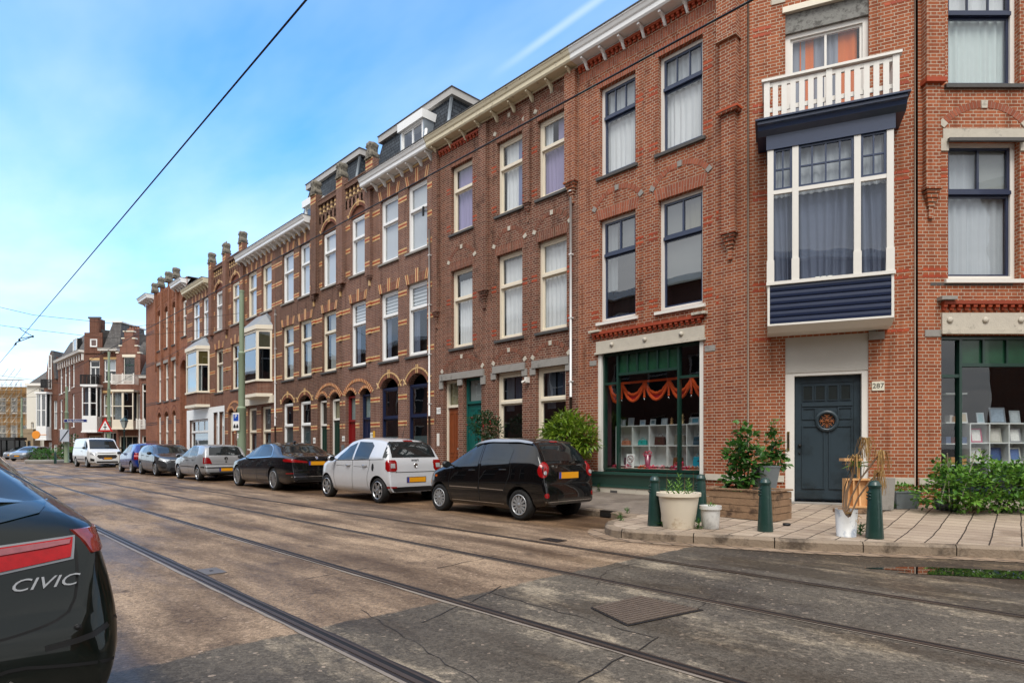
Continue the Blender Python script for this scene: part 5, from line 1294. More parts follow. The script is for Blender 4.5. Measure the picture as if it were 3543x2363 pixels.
# brown corner house: side along the street + rounded corner block facing us
f = frontal(193, 66); h = bld('corner_house', 'dark brown brick corner house with mansard roof beyond the crossing', f)
X, Z = f.X, f.Z
ze = Z(200, 805); 
def op(a, b, yt, yb, ff=None): ff = ff or f; return (ff.X(a), ff.X(b), ff.Z(a, yb), ff.Z(a, yt))
o = [op(205.5, 229, 757, 862), op(236, 266, 758, 810) , op(240, 268, 756, 803)]
tw = [op(204.5, 229, 834, 881+40) , op(239.5, 268, 818+12, 881)]
A = op(205, 229, 830, 886); 
ops = [op(205, 229, 827.5, 889), op(238.5, 266, 825, 876.5), op(237, 268, 905, 955), op(237, 268, 992, 1024), op(202, 232, 1000, 1046)]
dorm_ = op(209, 226, 780, 800)
slab(f, h, 0, X(275), 0, ze, [q for q in ops], fmat, 7, extra=lambda mb: (mb.box(X(195), X(236), -.1, .05, ze-.3, Z(200, 764), 0), mb.box(X(207), X(228), -.12, .05, Z(200, 764), Z(200, 732), 0), mb.box(X(204), X(232), -.15, .1, Z(200, 732), Z(200, 728), 4), mb.box(X(206), X(229), -.03, 0, Z(200, 827), Z(200, 822), 2), mb.box(X(238), X(270), -.03, 0, Z(240, 825), Z(240, 820), 2), mb.box(X(236), X(268), -.03, 0, Z(240, 902), Z(240, 897), 2)))
window(h, *ops[0], 'whitenew', tr=Z(205, 843), bot=2, cur=[], sill=None); window(h, *ops[1], 'whitenew', tr=Z(238, 851), cur=[(0, 1, .5, 1, 'c_sheer')], sill='white'); window(h, *ops[2], 'whitenew', tr=Z(237, 932), top=2, bot=2, cur=[(0, .4, 0, 1, 'c_cream'), (.7, 1, 0, 1, 'c_cream')], sill='white')
window(h, *ops[3], 'white', bot=3, cur=[], sill='white'); window(h, *ops[4], 'cream', tr=Z(202, 1015), top=2, cur=[], sill=None)
w = window(h, *[op(209, 225, 779, 797)[i] for i in range(4)], 'whitenew', rec=-.16, cur=[(0, 1, 0, 1, 'c_sheer')], sill=None, backy=-.2); w['label'] = 'small gable window'
def simple_bay(h, f, a, b, y0, y1, yt, proj=.8, mat='whitenew', nwin=2, cur='c_grey', tr=.5):
    x0, x1 = f.X(a), f.X(b); zb, zm, zt = f.Z(a, y0), f.Z(a, y1), f.Z(a, yt); m = MB()
    m.box(x0, x1, -proj, 0, zb, zm); m.box(x0-.12, x1+.12, -proj-.12, 0, zt, zt+.22); m.box(x0-.06, x1+.06, -proj-.06, 0, zb-.15, zb)
    for i in range(nwin+1): c = x0+(x1-x0)*i/nwin; m.box(max(x0, c-.1), min(x1, c+.1), -proj, -proj+.12, zm, zt)
    m.box(x0, x0+.1, -.15, 0, zm, zt); m.box(x1-.1, x1, -.15, 0, zm, zt); m.box(x0, x1, -proj+.01, -proj+.09, zm, zm+.09); m.box(x0, x1, -proj+.01, -proj+.09, zt-.1, zt)
    c = zm+(zt-zm)*tr; m.box(x0, x1, -proj+.02, -proj+.09, c-.04, c+.04)
    bw = m.build('bay_window', M_[mat], h)
    MB().quad((x0, -proj+.06, zm), (x1, -proj+.06, zm), (x1, -proj+.06, zt), (x0, -proj+.06, zt)).build('pane', M_['glassdark'], bw)
    MB().box(x0+.05, x1-.05, -.03, 0, zm, zt).build('room', M_['dark'], bw); folds(x0+.15, x0+(x1-x0)*.4, zm, zt, -proj+.25, .03, 4, 3).build('curtain', M_[cur], bw)
    return bw
simple_bay(h, f, 200, 234, 990, 957, 889, tr=.45)
def rail(h, f, a, b, yt, yb, proj, mat, n=14, name='balcony_railing', r=.03):
    x0, x1 = f.X(a), f.X(b); z1, z0 = f.Z(a, yt), f.Z(a, yb); m = MB(); m.box(x0, x1, -proj, -proj+.06, z1-.06, z1); m.box(x0, x1, -proj, -proj+.05, z0, z0+.05)
    for i in range(n+1): c = x0+(x1-x0)*i/n; k = r*(2.2 if i in (0, n//2, n) else 1); m.box(c-k, c+k, -proj+.01, -proj+.05, z0, z1+(.12 if i in (0, n//2, n) and mat == 'white' else -.01))
    for x in (x0, x1-.05):
        m.box(x, x+.05, -proj+.05, 0, z1-.06, z1)
        for j in range(4): m.box(x, x+.04, -proj*(.2+.2*j), -proj*(.2+.2*j)+.05, z0, z1-.06)
    return m.build(name, M_[mat], h)
rail(h, f, 198, 234, 862, 884, .9, 'black', 12)
cornice(h, X(232), X(276), ze+.2, 'white', proj=.6, step=.8)
# mansard over the corner block and steep side roof
mb = MB(); a, b = X(236), X(275); zt = Z(250, 737); mb.add([(a, 0, ze+.2), (b, 0, ze+.2), (b, 5, ze+.2), (a, 5, ze+.2), (a+.5, .9, zt), (b-.4, .9, zt), (b-.4, 5, zt), (a+.5, 5, zt)], [(0, 1, 5, 4), (1, 2, 6, 5), (3, 0, 4, 7), (4, 5, 6, 7)]); mr_ = mb.build('mansard_roof', M_['slateold'], h)
MB().box(a+.4, b-.3, .8, 5.1, zt, zt+.15).build('roof_trim', M_['white'], mr_)
# street side of the corner house, receding
g = Fac(f.ox, f.oy, 3.0); P3 = f.mat().inverted() @ g.mat(); gx0 = g.X(133.5)
zz = lambda xd, yd: g.Z(xd, yd)
zeave = zz(192, 807)
og = []
for a, b, t, bt in ((137, 143.5, 843, 905), (147, 153.5, 838, 900), (155.5, 161, 834, 898), (165.5, 171, 823, 889), (137, 143.5, 918, 985), (147, 154, 915, 985), (165, 171, 905, 980), (139, 146, 1005, 1046), (165, 173, 995, 1046)): og.append((g.X(a), g.X(b), g.Z(a, bt), g.Z(a, t)))
mb = MB(); wall(mb, gx0, -.02, 0, zeave, og, th=.2)
for i in range(22): c = gx0+.3+(-gx0-.5)*i/21; mb.box(c-.09, c+.09, -.2, 0, zeave-.95, zeave-.25, 1 if i % 2 else 0)
mb.build('walls', fmat, h, M=P3)
for q in og: window(h, *q, 'whitenew', tr=q[2]+(q[3]-q[2])*.6, cur=[(0, 1, 0, 1, 'c_sheer')], sill='white', M=P3)
cornice(h, gx0, 0, zeave+.15, 'white', proj=.5, h=.3, M=P3, brk=False)
mb = MB(); zt2 = zeave+2.6; mb.add([(gx0, 0, zeave+.15), (0, 0, zeave+.15), (0, 6, zeave+.15), (gx0, 6, zeave+.15), (gx0+.3, 1.2, zt2), (0, 1.2, zt2), (0, 6, zt2), (gx0+.3, 6, zt2)], [(0, 1, 5, 4), (3, 0, 4, 7), (4, 5, 6, 7), (1, 2, 6, 5)]); mb.build('mansard_roof', M_['slateold'], h, M=P3)
window(h, -5.2, -3.6, zeave+.3, zeave+1.9, 'whitenew', rec=.0, cur=[], bot=2, sill=None, M=P3 @ Matrix.Translation((0, -.0, 0)))['label'] = 'dormer window in the steep side roof'
ch = MB(); ch.box(X(209), X(216), 1, 1.8, zt-1, Z(209, 728)); ch.build('chimney', M_['brick_far'], h)
# stepped gable house
f = frontal(267, 64); h = bld('stepped_gable_house', 'narrow stepped gable house with a white balcony over a cream bay window', f); X, Z = f.X, f.Z
zc = Z(268, 812); op = lambda a, b, yt, yb: (f.X(a), f.X(b), f.Z(a, yb), f.Z(a, yt))
steps = [(268, 321, 811), (275, 315, 795), (281, 309, 778), (285, 305, 762)]
o1 = op(283, 309, 820, 858+17); o2 = op(273, 317, 1000, 1045)
def ex(mb):
    for i, (a, b, y) in enumerate(steps):
        z0 = zc if i == 0 else Z(268, steps[i-1][2])+0; z1 = Z(268, y)
        if i: mb.box(X(a), X(b), 0, .35, z0, z1, 0)
        mb.box(X(a)-.1, X(a)+.25, -.06, .4, z1, z1+.12, 1); mb.box(X(b)-.25, X(b)+.1, -.06, .4, z1, z1+.12, 1)
    mb.box(X(286), X(304), -.06, .4, Z(268, 762), Z(268, 762)+.12, 1); mb.box(o1[0]-.1, o1[1]+.1, -.03, 0, o1[3], o1[3]+.28, 1)
slab(f, h, 0, X(322), 0, zc, [o1, o2], [M_['brick_gable'], M_['cream']], 5, extra=ex)
window(h, *o1, 'white', tr=Z(283, 838), top=2, bot=2, sash='green', cur=[], sill=None); window(h, *o2, 'cream', bot=3, cur=[], sill=None)
simple_bay(h, f, 270, 318, 983, 966, 901, .9, 'cream', 2, 'c_white', .5); rail(h, f, 270, 320, 862, 884, 1.0, 'white', 18)
mb = MB(); mb.box(X(284), X(300), .6, 1.5, zc-1, Z(284, 752), 0); 
for i in range(4): mb.tube([(X(286)+i*.28, 1.0, Z(284, 752)), (X(286)+i*.28, 1.0, Z(284, 745))], .11, 0)
mb.build('chimney', M_['brick_gable'], h)
pipe(h, X(321), 0, Z(321, 905), 'pvc', .07)
mb = MB(); a, b = X(276), X(345); z0, z1 = zc-.5, Z(300, 772); mb.add([(a, 2, z0), (b, 2, z0), (b, 8, z0), (a, 8, z0), (a+.3, 3.5, z1), (b-.3, 3.5, z1), (b-.3, 8, z1), (a+.3, 8, z1)], [(0, 1, 5, 4), (1, 2, 6, 5), (3, 0, 4, 7), (4, 5, 6, 7)]); mb.build('roof', M_['slateold'], h)
# low brick house between the gable and the terrace
f = frontal(322, 62); h = bld('low_brick_house', 'narrow brown brick house squeezed between the stepped gable and the orange terrace end', f); X, Z = f.X, f.Z
o1 = (X(325), X(336), Z(325, 975), Z(325, 880)); o2 = (X(325), X(336), .3, Z(325, 1000))
slab(f, h, 0, X(352), 0, Z(322, 868), [o1, o2], [M_['brick_gable'], M_['white']], 5)
window(h, *o1, 'white', tr=o1[3]-.8, cur=[], sill='white'); window(h, *o2, 'white', tr=o2[3]-.8, cur=[], sill='white'); rail(h, f, 323, 340, 964, 985, .7, 'white', 5)
cornice(h, 0, X(352), Z(322, 862), 'white', proj=.3, brk=False)
mb = MB(); a, b = 0, X(352); z0, z1 = Z(322, 862), Z(322, 805); mb.add([(a, 0, z0), (b, 0, z0), (b, 5, z0), (a, 5, z0), (a, 1.5, z1), (b, 1.5, z1), (b, 5, z1), (a, 5, z1)], [(0, 1, 5, 4), (3, 0, 4, 7), (4, 5, 6, 7), (1, 2, 6, 5)]); mb.build('roof', M_['slate'], h)
# gambrel fronted house
f = frontal(101, 80); h = bld('gambrel_house', 'brown house with a curved gambrel gable, white bay window and iron balcony', f); X, Z = f.X, f.Z
zg = Z(110, 885)
oo = [(X(111), X(119), Z(111, 893), Z(111, 815)), (X(111), X(119), 1.0, Z(111, 1015)), (X(123), X(131), Z(123, 985), Z(123, 920)), (X(123), X(131), .8, Z(123, 1020))]
def ex(mb):
    pts = [(X(106), zg), (X(137), zg), (X(135), Z(110, 850)), (X(130), Z(110, 822)), (X(124), Z(110, 806)), (X(116), Z(110, 806)), (X(110), Z(110, 825)), (X(107), Z(110, 850))]
    mb.prism(pts, .02, .4, 0)
slab(f, h, X(101), X(138), 0, zg, [q for q in oo if q[3] < zg], [M_['brick_far']], 5, extra=ex)
for q in oo: window(h, *q, 'whitenew', rec=(.1 if q[3] < zg else -.05), tr=q[2]+(q[3]-q[2])*.6, cur=[(0, 1, 0, 1, 'c_white')], sill=None, backy=(.3 if q[3] < zg else -.2))
mb = MB(); mb.prism([(X(122), Z(110, 806)), (X(127), Z(110, 806)), (X(136), Z(110, 870)), (X(131), Z(110, 872))], -.4, 6); mb.build('roof', M_['slateold'], h)
simple_bay(h, f, 95, 118, 1008, 980, 905, .9, 'whitenew', 2, 'c_grey'); rail(h, f, 106, 119, 872, 892, .9, 'black', 8)
# white rendered house
f = frontal(61, 84); h = bld('white_house', 'white rendered house with a grey tiled roof and a brick lower wing', f); X, Z = f.X, f.Z
zt = Z(61, 886); o1 = (X(71), X(77.5), Z(71, 1021-36), Z(71, 1021-52)); o3 = (X(90), X(106), Z(90, 940-20), Z(90, 886+6)); o4 = (X(70), X(76), .6, Z(70, 1012)); o5 = (X(80), X(86), .6, Z(80, 1010)); o2 = (X(91), X(95), Z(91, 962), Z(91, 921))
slab(f, h, 0, X(108), 0, zt, [o1, o2, o3], [P('white render', 'd2cec2', .8, var=.05), M_['white']], 8)
for q in (o1, o2, o3): window(h, *q, 'white', cur=[], sill='white')
MB().box(X(60.5), X(108), -.35, 8, zt, zt+.35).build('eaves', M_['white'], h)
mb = MB(); a, b = X(66), X(110); z1 = Z(90, 841); mb.add([(a, 0, zt+.35), (b, 0, zt+.35), (b, 8, zt+.35), (a, 8, zt+.35), (a+1.1, 2.5, z1), (b, 2.5, z1), (b, 8, z1), (a+1.1, 8, z1)], [(0, 1, 5, 4), (3, 0, 4, 7), (4, 5, 6, 7)]); mb.build('roof', M_['slateold'], h)
m = MB(); wall(m, X(63), X(92), 0, Z(63, 995), [(X(69.5), X(76), .6, Z(70, 1014)), (X(79), X(86), .6, Z(80, 1012))], y=-1.2, th=.15); m.quad((X(92), -1.2, 0), (X(92), 0, 0), (X(92), 0, Z(63, 995)), (X(92), -1.2, Z(63, 995))); m.box(X(62.5), X(92.5), -1.25, .0, Z(63, 995), Z(63, 985)); m.build('lower_wing', P('tan brick wing', '8c7c64', .9, var=.25, scale=2), h)
for q in ((69.5, 76, 1014), (79, 86, 1012)): window(h, X(q[0]), X(q[1]), .6, Z(q[0], q[2]), 'black', cur=[], sill=None, M=Matrix.Translation((0, -1.2, 0)), bot=2)
# scaffolded apartment block
f = frontal(-30, 120); h = bld('apartment_block', 'yellow brick apartment block wrapped in scaffolding at the far left', f); X, Z = f.X, f.Z
ops = []; rows = ((921, 947+12), (985, 1000+12))
for (t, b) in ((912, 945), (976, 1008)):
    for a in (-25, -4, 23, 46): ops.append((X(a), X(a+17), Z(a, b+4), Z(a, t)))
zt = Z(0, 888)
slab(f, h, 0, X(62.5), 0, zt, ops, [P('ochre brick', 'a07c50', .9, var=.2, scale=1)], 10)
for q in ops: window(h, *q, 'white', tr=(q[2]+q[3])/2, top=6, bot=5, rows=2, cur=[], sill='white', gl='glassdark', fw=.12)
sc = MB(); r = random.Random(4)
for i in range(9): x = X(-28)+(X(61)-X(-28))*i/8; sc.tube([(x, -1.2, 0), (x, -1.2, zt+.8)], .03, 0, 5); sc.tube([(x, -.3, 0), (x, -.3, zt+.8)], .03, 0, 5)
for z in [2.1*k for k in range(1, int(zt/2.1)+2)]:
    for dz in (0, 1.): sc.tube([(X(-28), -1.2, z+dz), (X(61), -1.2, z+dz)], .03, 0, 5)
    sc.box(X(-28), X(61), -1.15, -.35, z-.05, z+.0, 1)
    for i in range(5): a = X(-28)+(X(61)-X(-28))*(i+r.random()*.5)/5.5; sc.tube([(a, -1.22, z), (a+1.6, -1.22, z+2.1)], .04, 0, 5)
tag(sc.build('scaffolding', [P('scaffold tube', 'b4b0a4', .4, .5), P('scaffold board', 'a08458', .8)], loc=(f.ox, f.oy, 0)), 'tubular scaffolding with timber decks in front of the yellow brick apartment block', 'scaffolding').rotation_euler = (0, 0, f.a)
# terrace across the street, seen in the photograph only as reflections in glass and paint
f = Fac(14, -7.2, 180); h = thing('opposite_terrace', 'long brick terrace across the street, mirrored in the window panes', 'terrace', (14, -7.2, 0), PI)
ops = []
for i in range(34):
    for z0, z1 in ((.8, 3.2), (4.4, 6.6), (7.7, 9.6)): ops.append((.8+2.7*i, 2.1+2.7*i, z0, z1))
mb = MB(); wall(mb, -20, 96, 0, 10.6, ops, th=.2); mb.quad((-20, .22, 0), (96, .22, 0), (96, .22, 10.6), (-20, .22, 10.6), 1); mb.box(-20, 96, -.35, 9, 10.6, 10.95, 2)
mb.quad((96, 0, 0), (96, 9, 0), (96, 9, 10.6), (96, 0, 10.6))
for o in ops:
    mb.box(o[0], o[1], .1, .14, o[3]-.08, o[3], 2); mb.box(o[0], o[1], .1, .14, (o[2]+o[3])/2, (o[2]+o[3])/2+.07, 2); mb.box(o[0], o[0]+.08, .1, .14, o[2], o[3], 2); mb.box(o[1]-.08, o[1], .1, .14, o[2], o[3], 2)
mb.build('walls', [M_['brick_far'], M_['dark'], M_['white']], h)

# the next block along, across the side street (behind the viewer's right shoulder)
h = thing('neighbouring_block', 'brick block across the side street, mirrored in the parked cars', 'terrace', (13, 12.5, 0))
mb = MB(); wall(mb, 0, 60, 0, 11, [(1+2.7*i, 2.2+2.7*i, z0, z1) for i in range(21) for z0, z1 in ((.8, 3.2), (4.4, 6.6), (7.7, 9.6))], th=.2); mb.quad((0, .22, 0), (60, .22, 0), (60, .22, 11), (0, .22, 11), 1); mb.box(-.3, 60, -.35, 9, 11, 11.3, 2); mb.quad((0, 0, 0), (0, 9, 0), (0, 9, 11), (0, 0, 11))
mb.build('walls', [M_['brick_main'], M_['dark'], M_['white']], h)
# ---------------------------------------------------------------- vehicles
def pchip(P_):
    xs, ys = [p[0] for p in P_], [p[1] for p in P_]; n = len(xs)
    h = [xs[i+1]-xs[i] for i in range(n-1)]; d = [(ys[i+1]-ys[i])/h[i] for i in range(n-1)]
    m = [d[0]]+[0 if d[i-1]*d[i] <= 0 else (h[i-1]+h[i])*3/((2*h[i]+h[i-1])/d[i-1]+(h[i]+2*h[i-1])/d[i]) for i in range(1, n-1)]+[d[-1]]
    def f(x):
        if x <= xs[0]: return ys[0]
        if x >= xs[-1]: return ys[-1]
        i = max(k for k in range(n-1) if xs[k] <= x); t = (x-xs[i])/h[i]
        return ((1+2*t)*(1-t)**2*ys[i]+t*(1-t)**2*h[i]*m[i]+t*t*(3-2*t)*ys[i+1]+t*t*(t-1)*h[i]*m[i+1])
    return f
def paint(name, col, met=.0, rough=.22, ct=1.):
    m, nt, b = nm(name); b.inputs['Base Color'].default_value = hx(col); b.inputs['Metallic'].default_value = met; b.inputs['Roughness'].default_value = rough
    b.inputs['Specular IOR Level'].default_value = .12; b.inputs['Coat Weight'].default_value = ct; b.inputs['Coat Roughness'].default_value = .02
    co = obj_co(nt); bn = N(nt, 'ShaderNodeBump', Strength=.06, Distance=.02); L(nt, noise(nt, co, 2.2, 2), bn.inputs['Height']); L(nt, bn.outputs[0], b.inputs['Coat Normal'])
    # road film towards the sills
    sx = nt.nodes.new('ShaderNodeSeparateXYZ'); L(nt, co, sx.inputs[0])
    mr = N(nt, 'ShaderNodeMapRange'); L(nt, sx.outputs[2], mr.inputs[0]); mr.inputs[1].default_value = .5; mr.inputs[2].default_value = .15; mr.inputs[3].default_value = 0; mr.inputs[4].default_value = .5
    ml = N(nt, 'ShaderNodeMath', operation='MULTIPLY'); L(nt, mr.outputs[0], ml.inputs[0]); L(nt, noise(nt, co, 7, 6), ml.inputs[1])
    L(nt, mixc(nt, ml.outputs[0], hx(col), hx('6a6058')), b.inputs['Base Color']); return m
CG = P('car glass', '1a2022', .04, var=.75, scale=2.6, spec=.6)
TY = P('tyre rubber', '151515', .8, var=.15, bump=.2, bscale=80); RIM = P('alloy', 'b4b6b8', .28, .85, var=.05); HUB = P('silver hub cap', 'a4a6a8', .35, .5, var=.05)
TRIM = P('black trim', '121314', .45, var=.1); UND = P('wheel well', '070707', .95); SEAM = P('panel gap', '050505', .8)
REDL = P('red lamp lens', '86080c', .2, var=.5, scale=30, coat=.3); CLEARL = P('clear lamp lens', 'b8bcc0', .1, .3, var=.3, scale=30, coat=1.); AMB = P('amber lens', 'c8601a', .1, coat=1.)
PLY = P('yellow number plate', 'e09a12', .4, var=.02); PLB = P('plate blue strip', '1c3c9c', .4); CHR = P('chrome', 'c8c8c8', .12, 1., var=.03)
class Car:
    def __init__(s, name, label, sp, col, cat='car', group='cars parked along the terrace'):
        s.sp = sp; s.o = thing(name, label, cat, group=group); s.L, s.W = sp['L'], sp['W']/2
        T, B, Pn, Bo = pchip(sp['top']), pchip(sp['belt']), pchip(sp['plan']), pchip(sp['bot'])
        xs = {p[0] for k in ('top', 'plan') for p in sp[k]}
        L_ = s.L
        for i in range(61): t = i/60; xs.add(round(L_*(.5-.5*math.cos(PI*t)), 4))
        xs = sorted(xs); xs = [x for i, x in enumerate(xs) if i == 0 or x-xs[i-1] > .004]
        tum = sp.get('tumble', .22); fl = sp.get('flare', 0)
        v = []; nsec = 0
        for x in xs:
            zt, zl, w = T(x), Bo(x), s.W*Pn(x); zb = min(B(x), zt-.015); zl = min(zl, zb-.02); gh = zt-zb; k = min(1, gh/sp.get('tk', .45))
            wr = w*(.955-sp.get('sh', .045)+.045)*(1-tum*k); cr = min(gh*.55, .035+.05*k); pts = []
            for i in range(11):
                t = i/10; y = w*(1-.10*(1-t)**3-sp.get('sh', .045)*max(0, t-.35)**1.5/.52)
                if i == 0: y = w*.84
                pts.append((y, zl+(zb-zl)*(t if i else 0)+(0.0 if i else 0)))
            # crease under the belt line
            for i in range(1, 7):
                t = i/6; pts.append((w*(1-sp.get('sh', .045))+(wr-w*(1-sp.get('sh', .045)))*t**1.15, zb+(gh-cr)*t))
            for i in range(1, 8):
                a = PI/2*i/7; pts.append((wr*math.cos(a) if i < 7 else 0, zt-cr+cr*math.sin(a)))
            full = pts+[(-y, z) for y, z in pts[:-1][::-1]]
            nsec = len(full); v += [(x-s.L/2, y, z) for y, z in full]
        f = []
        for i in range(len(xs)-1):
            for j in range(nsec): a, b = i*nsec+j, i*nsec+(j+1) % nsec; f.append((a, b, b+nsec, a+nsec))
        f.append(tuple(range(nsec))[::-1]); f.append(tuple(range((len(xs)-1)*nsec, len(xs)*nsec)))
        mb = MB(); mb.add(v, f, 0, True)
        s.body = mb.build('body', [col, UND], s.o)
        bm = bmesh.new(); bm.from_mesh(s.body.data); bmesh.ops.recalc_face_normals(bm, faces=bm.faces); bmesh.ops.triangulate(bm, faces=[q for q in bm.faces if len(q.verts) > 4])
        s.bvh = BVHTree.FromBMesh(bm); bm.to_mesh(s.body.data)
        bm.free()
        # wheel arches
        xr, xf, r = sp['wheels']; s.wx = (xr-s.L/2, xf-s.L/2); s.r = r; ar = sp.get('arch', r+.055)
        cut = MB()
        for x in s.wx:
            for sg in (1, -1):
                c = MB(); n = 28; d0, d1 = s.W-.26, s.W+.2
                vs = [(x+ar*math.cos(2*PI*k/n), sg*d, r+ar*math.sin(2*PI*k/n)) for d in (d0, d1) for k in range(n)]
                fs = [(k, (k+1) % n, n+(k+1) % n, n+k) for k in range(n)]+[tuple(range(n))[::-1], tuple(range(n, 2*n))]
                cut.add(vs, fs, 0)
        co = cut.build('cut', [UND]); bm = bmesh.new(); bm.from_mesh(co.data); bmesh.ops.recalc_face_normals(bm, faces=bm.faces); bm.to_mesh(co.data); bm.free()
        md = s.body.modifiers.new('a', 'BOOLEAN'); md.object = co; md.operation = 'DIFFERENCE'; md.solver = 'EXACT'
        try: md.material_mode = 'TRANSFER'
        except Exception: pass
        bpy.context.view_layer.update(); dg = bpy.context.evaluated_depsgraph_get(); me = bpy.data.meshes.new_from_object(s.body.evaluated_get(dg)); s.body.modifiers.clear(); s.body.data = me
        bpy.data.objects.remove(co); me.set_sharp_from_angle(angle=math.radians(38))
        for st in (xr, xf):
            for sg in (1, -1): s.wheel(st-s.L/2, sg, sp.get('rim', ('alloy', 10, .02)))
    def wheel(s, x, sg, rim):
        r = s.r; kind, n, w = rim; tw = s.sp.get('tw', .19); rr = r*s.sp.get('rimr', .68)
        m = MB(); M = Matrix.Translation((x, sg*(s.W-.035), r)) @ Matrix.Rotation(-sg*PI/2, 4, 'X')
        m.lathe([(rr, -tw), (r-.02, -tw), (r, -tw+.03), (r, -.03), (r-.02, -.005), (r-.05, 0), (rr, -.005), (rr-.01, -.03), (rr-.02, -tw)], 0, 32, M)
        wh = m.build('wheel', [TY], s.o); g = MB()
        g.lathe([(rr+.004, .0), (rr-.014, .006), (rr-.02, -.03), (rr-.03, -.08), (0, -.085)], 1, 32, M)
        g.lathe([(rr+.006, -.002), (rr-.002, .008), (rr-.016, .006), (rr-.02, -.02)], 0, 32, M)
        g.lathe([(0, .004), (.03, .002), (.045, -.012), (.05, -.03)], 0, 16, M)
        for i in range(n):
            a = 2*PI*i/n
            for da in ((0,) if kind != 'twin' else (-.13, .13)):
                q = [(.03, -w*1.1), (rr-.01, -w*(1.3 if kind != 'fan' else 1.9)), (rr-.01, w*(1.3 if kind != 'fan' else 1.9)), (.03, w*1.1)]
                g.prism(q, -.028, -.002, 0, M @ Matrix.Rotation(a+da, 4, 'Z'), ax='z')
            if kind == 'loop': g.tube([(rr*.45*math.cos(a+t)*1.0+.0, rr*.45*math.sin(a+t), -.01) for t in (-.4, 0, .4)], .012, 0, 5, M=M)
        g.build('rim', [HUB if kind == 'hub' or kind == 'fan' else RIM, UND], wh)
    def hit(s, p, d):
        h = s.bvh.ray_cast(Vector(p), Vector(d)); return h
    def frame(s, yaw, ref):
        """projection looking along the horizontal direction yaw (degrees, 0 = +x)"""
        a = math.radians(yaw); d = Vector((math.cos(a), math.sin(a), 0)); u = Vector((d.y, -d.x, 0)); return d, u, Vector((ref[0], ref[1], 0))
    def decal(s, name, pts, mat, side='L', off=.004, yaw=None, ref=(0, 0), parent=None, step=.05, thick=True, label=None):
        """panel that follows the body: outline in the plane seen from side L/R (x,z), B/F (y,z), T (x,y) or a yaw"""
        if side in 'LR' and yaw is None: fn = lambda a, b: ((a-s.L/2, (4 if side == 'L' else -4), b), (0, -1 if side == 'L' else 1, 0))
        elif side == 'T': fn = lambda a, b: ((a-s.L/2, b, 4), (0, 0, -1))
        elif yaw is not None:
            dq, uq, rf = s.frame(yaw, ref); fn = lambda a, b: (tuple(rf+uq*a-dq*5+Vector((0, 0, b))), tuple(dq))
        else: fn = lambda a, b: ((-6 if side == 'B' else 6, a, b), (1 if side == 'B' else -1, 0, 0))
        bd = []
        for p, q in zip(pts, pts[1:]+pts[:1]):
            n = max(1, int(math.dist(p, q)/step)); bd += [(p[0]+(q[0]-p[0])*i/n, p[1]+(q[1]-p[1])*i/n) for i in range(n)]
        nb = len(bd); x0, x1 = min(p[0] for p in bd), max(p[0] for p in bd); z0, z1 = min(p[1] for p in bd), max(p[1] for p in bd); gr = []
        i = x0+step
        while i < x1:
            j = z0+step
            while j < z1: gr.append((i, j)); j += step
            i += step
        V, E, Fc, *_ = geometry.delaunay_2d_cdt([Vector(p) for p in bd+gr], [(k, (k+1) % nb) for k in range(nb)], [], 1, 1e-5)
        vs, ok = [], []
        for p in V:
            o, d = fn(p[0], p[1]); h = s.hit(o, d)
            if h[0] is None: vs.append(Vector(o)+Vector(d)*3); ok.append(False)
            else: 
                nn = h[1] if h[1].dot(Vector(d)) < 0 else -h[1]
                vs.append(h[0]+nn*off); ok.append(True)
        fs = [tuple(f) for f in Fc if all(ok[k] for k in f)]
        mb = MB(); mb.add(vs, fs, 0, True)
        if thick:   # skirt back to the body
            ed = {}
            for f in fs:
                for a, b in zip(f, f[1:]+f[:1]): ed[(a, b)] = ed.get((a, b), 0)+1
            for (a, b) in ed:
                if (b, a) not in ed:
                    oa, da = fn(V[a][0], V[a][1]); dd = Vector(da); k = off+.006
                    mb.add([vs[a], vs[b], vs[b]+dd*k, vs[a]+dd*k], [(0, 1, 2, 3)], 0)
        o = mb.build(name, mat, parent or s.o)
        if label: o['label'] = label
        return o
    def sides(s, name, pts, mat, **k): return [s.decal(name, pts, mat, sd, **k) for sd in 'LR']
    def line(s, name, path, w, mat, side='L', off=.002, yaw=None, ref=(0, 0), sm=True, parent=None):
        """thin strip following a path on the body"""
        if sm and len(path) > 2: path = smooth(path, 2)
        path = resample(path, .05); l, r_ = [], []
        for i, p in enumerate(path):
            a, b = path[max(i-1, 0)], path[min(i+1, len(path)-1)]; dx, dy = b[0]-a[0], b[1]-a[1]; q = math.hypot(dx, dy) or 1
            l.append((p[0]-dy/q*w/2, p[1]+dx/q*w/2)); r_.append((p[0]+dy/q*w/2, p[1]-dx/q*w/2))
        return s.decal(name, l+r_[::-1], mat, side, off, yaw, ref, parent, step=.06, thick=False)
    def mirror(s, x, z, col, y=None):
        for sg in (1, -1) if y is None else (y,):
            m = MB(); y0 = sg*(s.W*.93); m.tube([(x-s.L/2, y0, z-.02), (x-s.L/2, y0+sg*.1, z)], .02)
            bm_ = [(x-s.L/2-.03, y0+sg*.06, z-.07), (x-s.L/2+.10, y0+sg*.08, z-.06)]
            m.add(*ell((x-s.L/2+.01, y0+sg*.15, z), (.055, .1, .072)), 0, True); mm = m.build('mirror', col, s.o)
            g = MB(); g.lathe([(0, 0), (.07, .0)], 0, 14, Matrix.Translation((x-s.L/2-.047, y0+sg*.15, z)) @ Matrix.Rotation(-PI/2, 4, 'Y') @ Matrix.Diagonal((.8, 1.1, 1, 1))); g.build('mirror_glass', CG, mm)
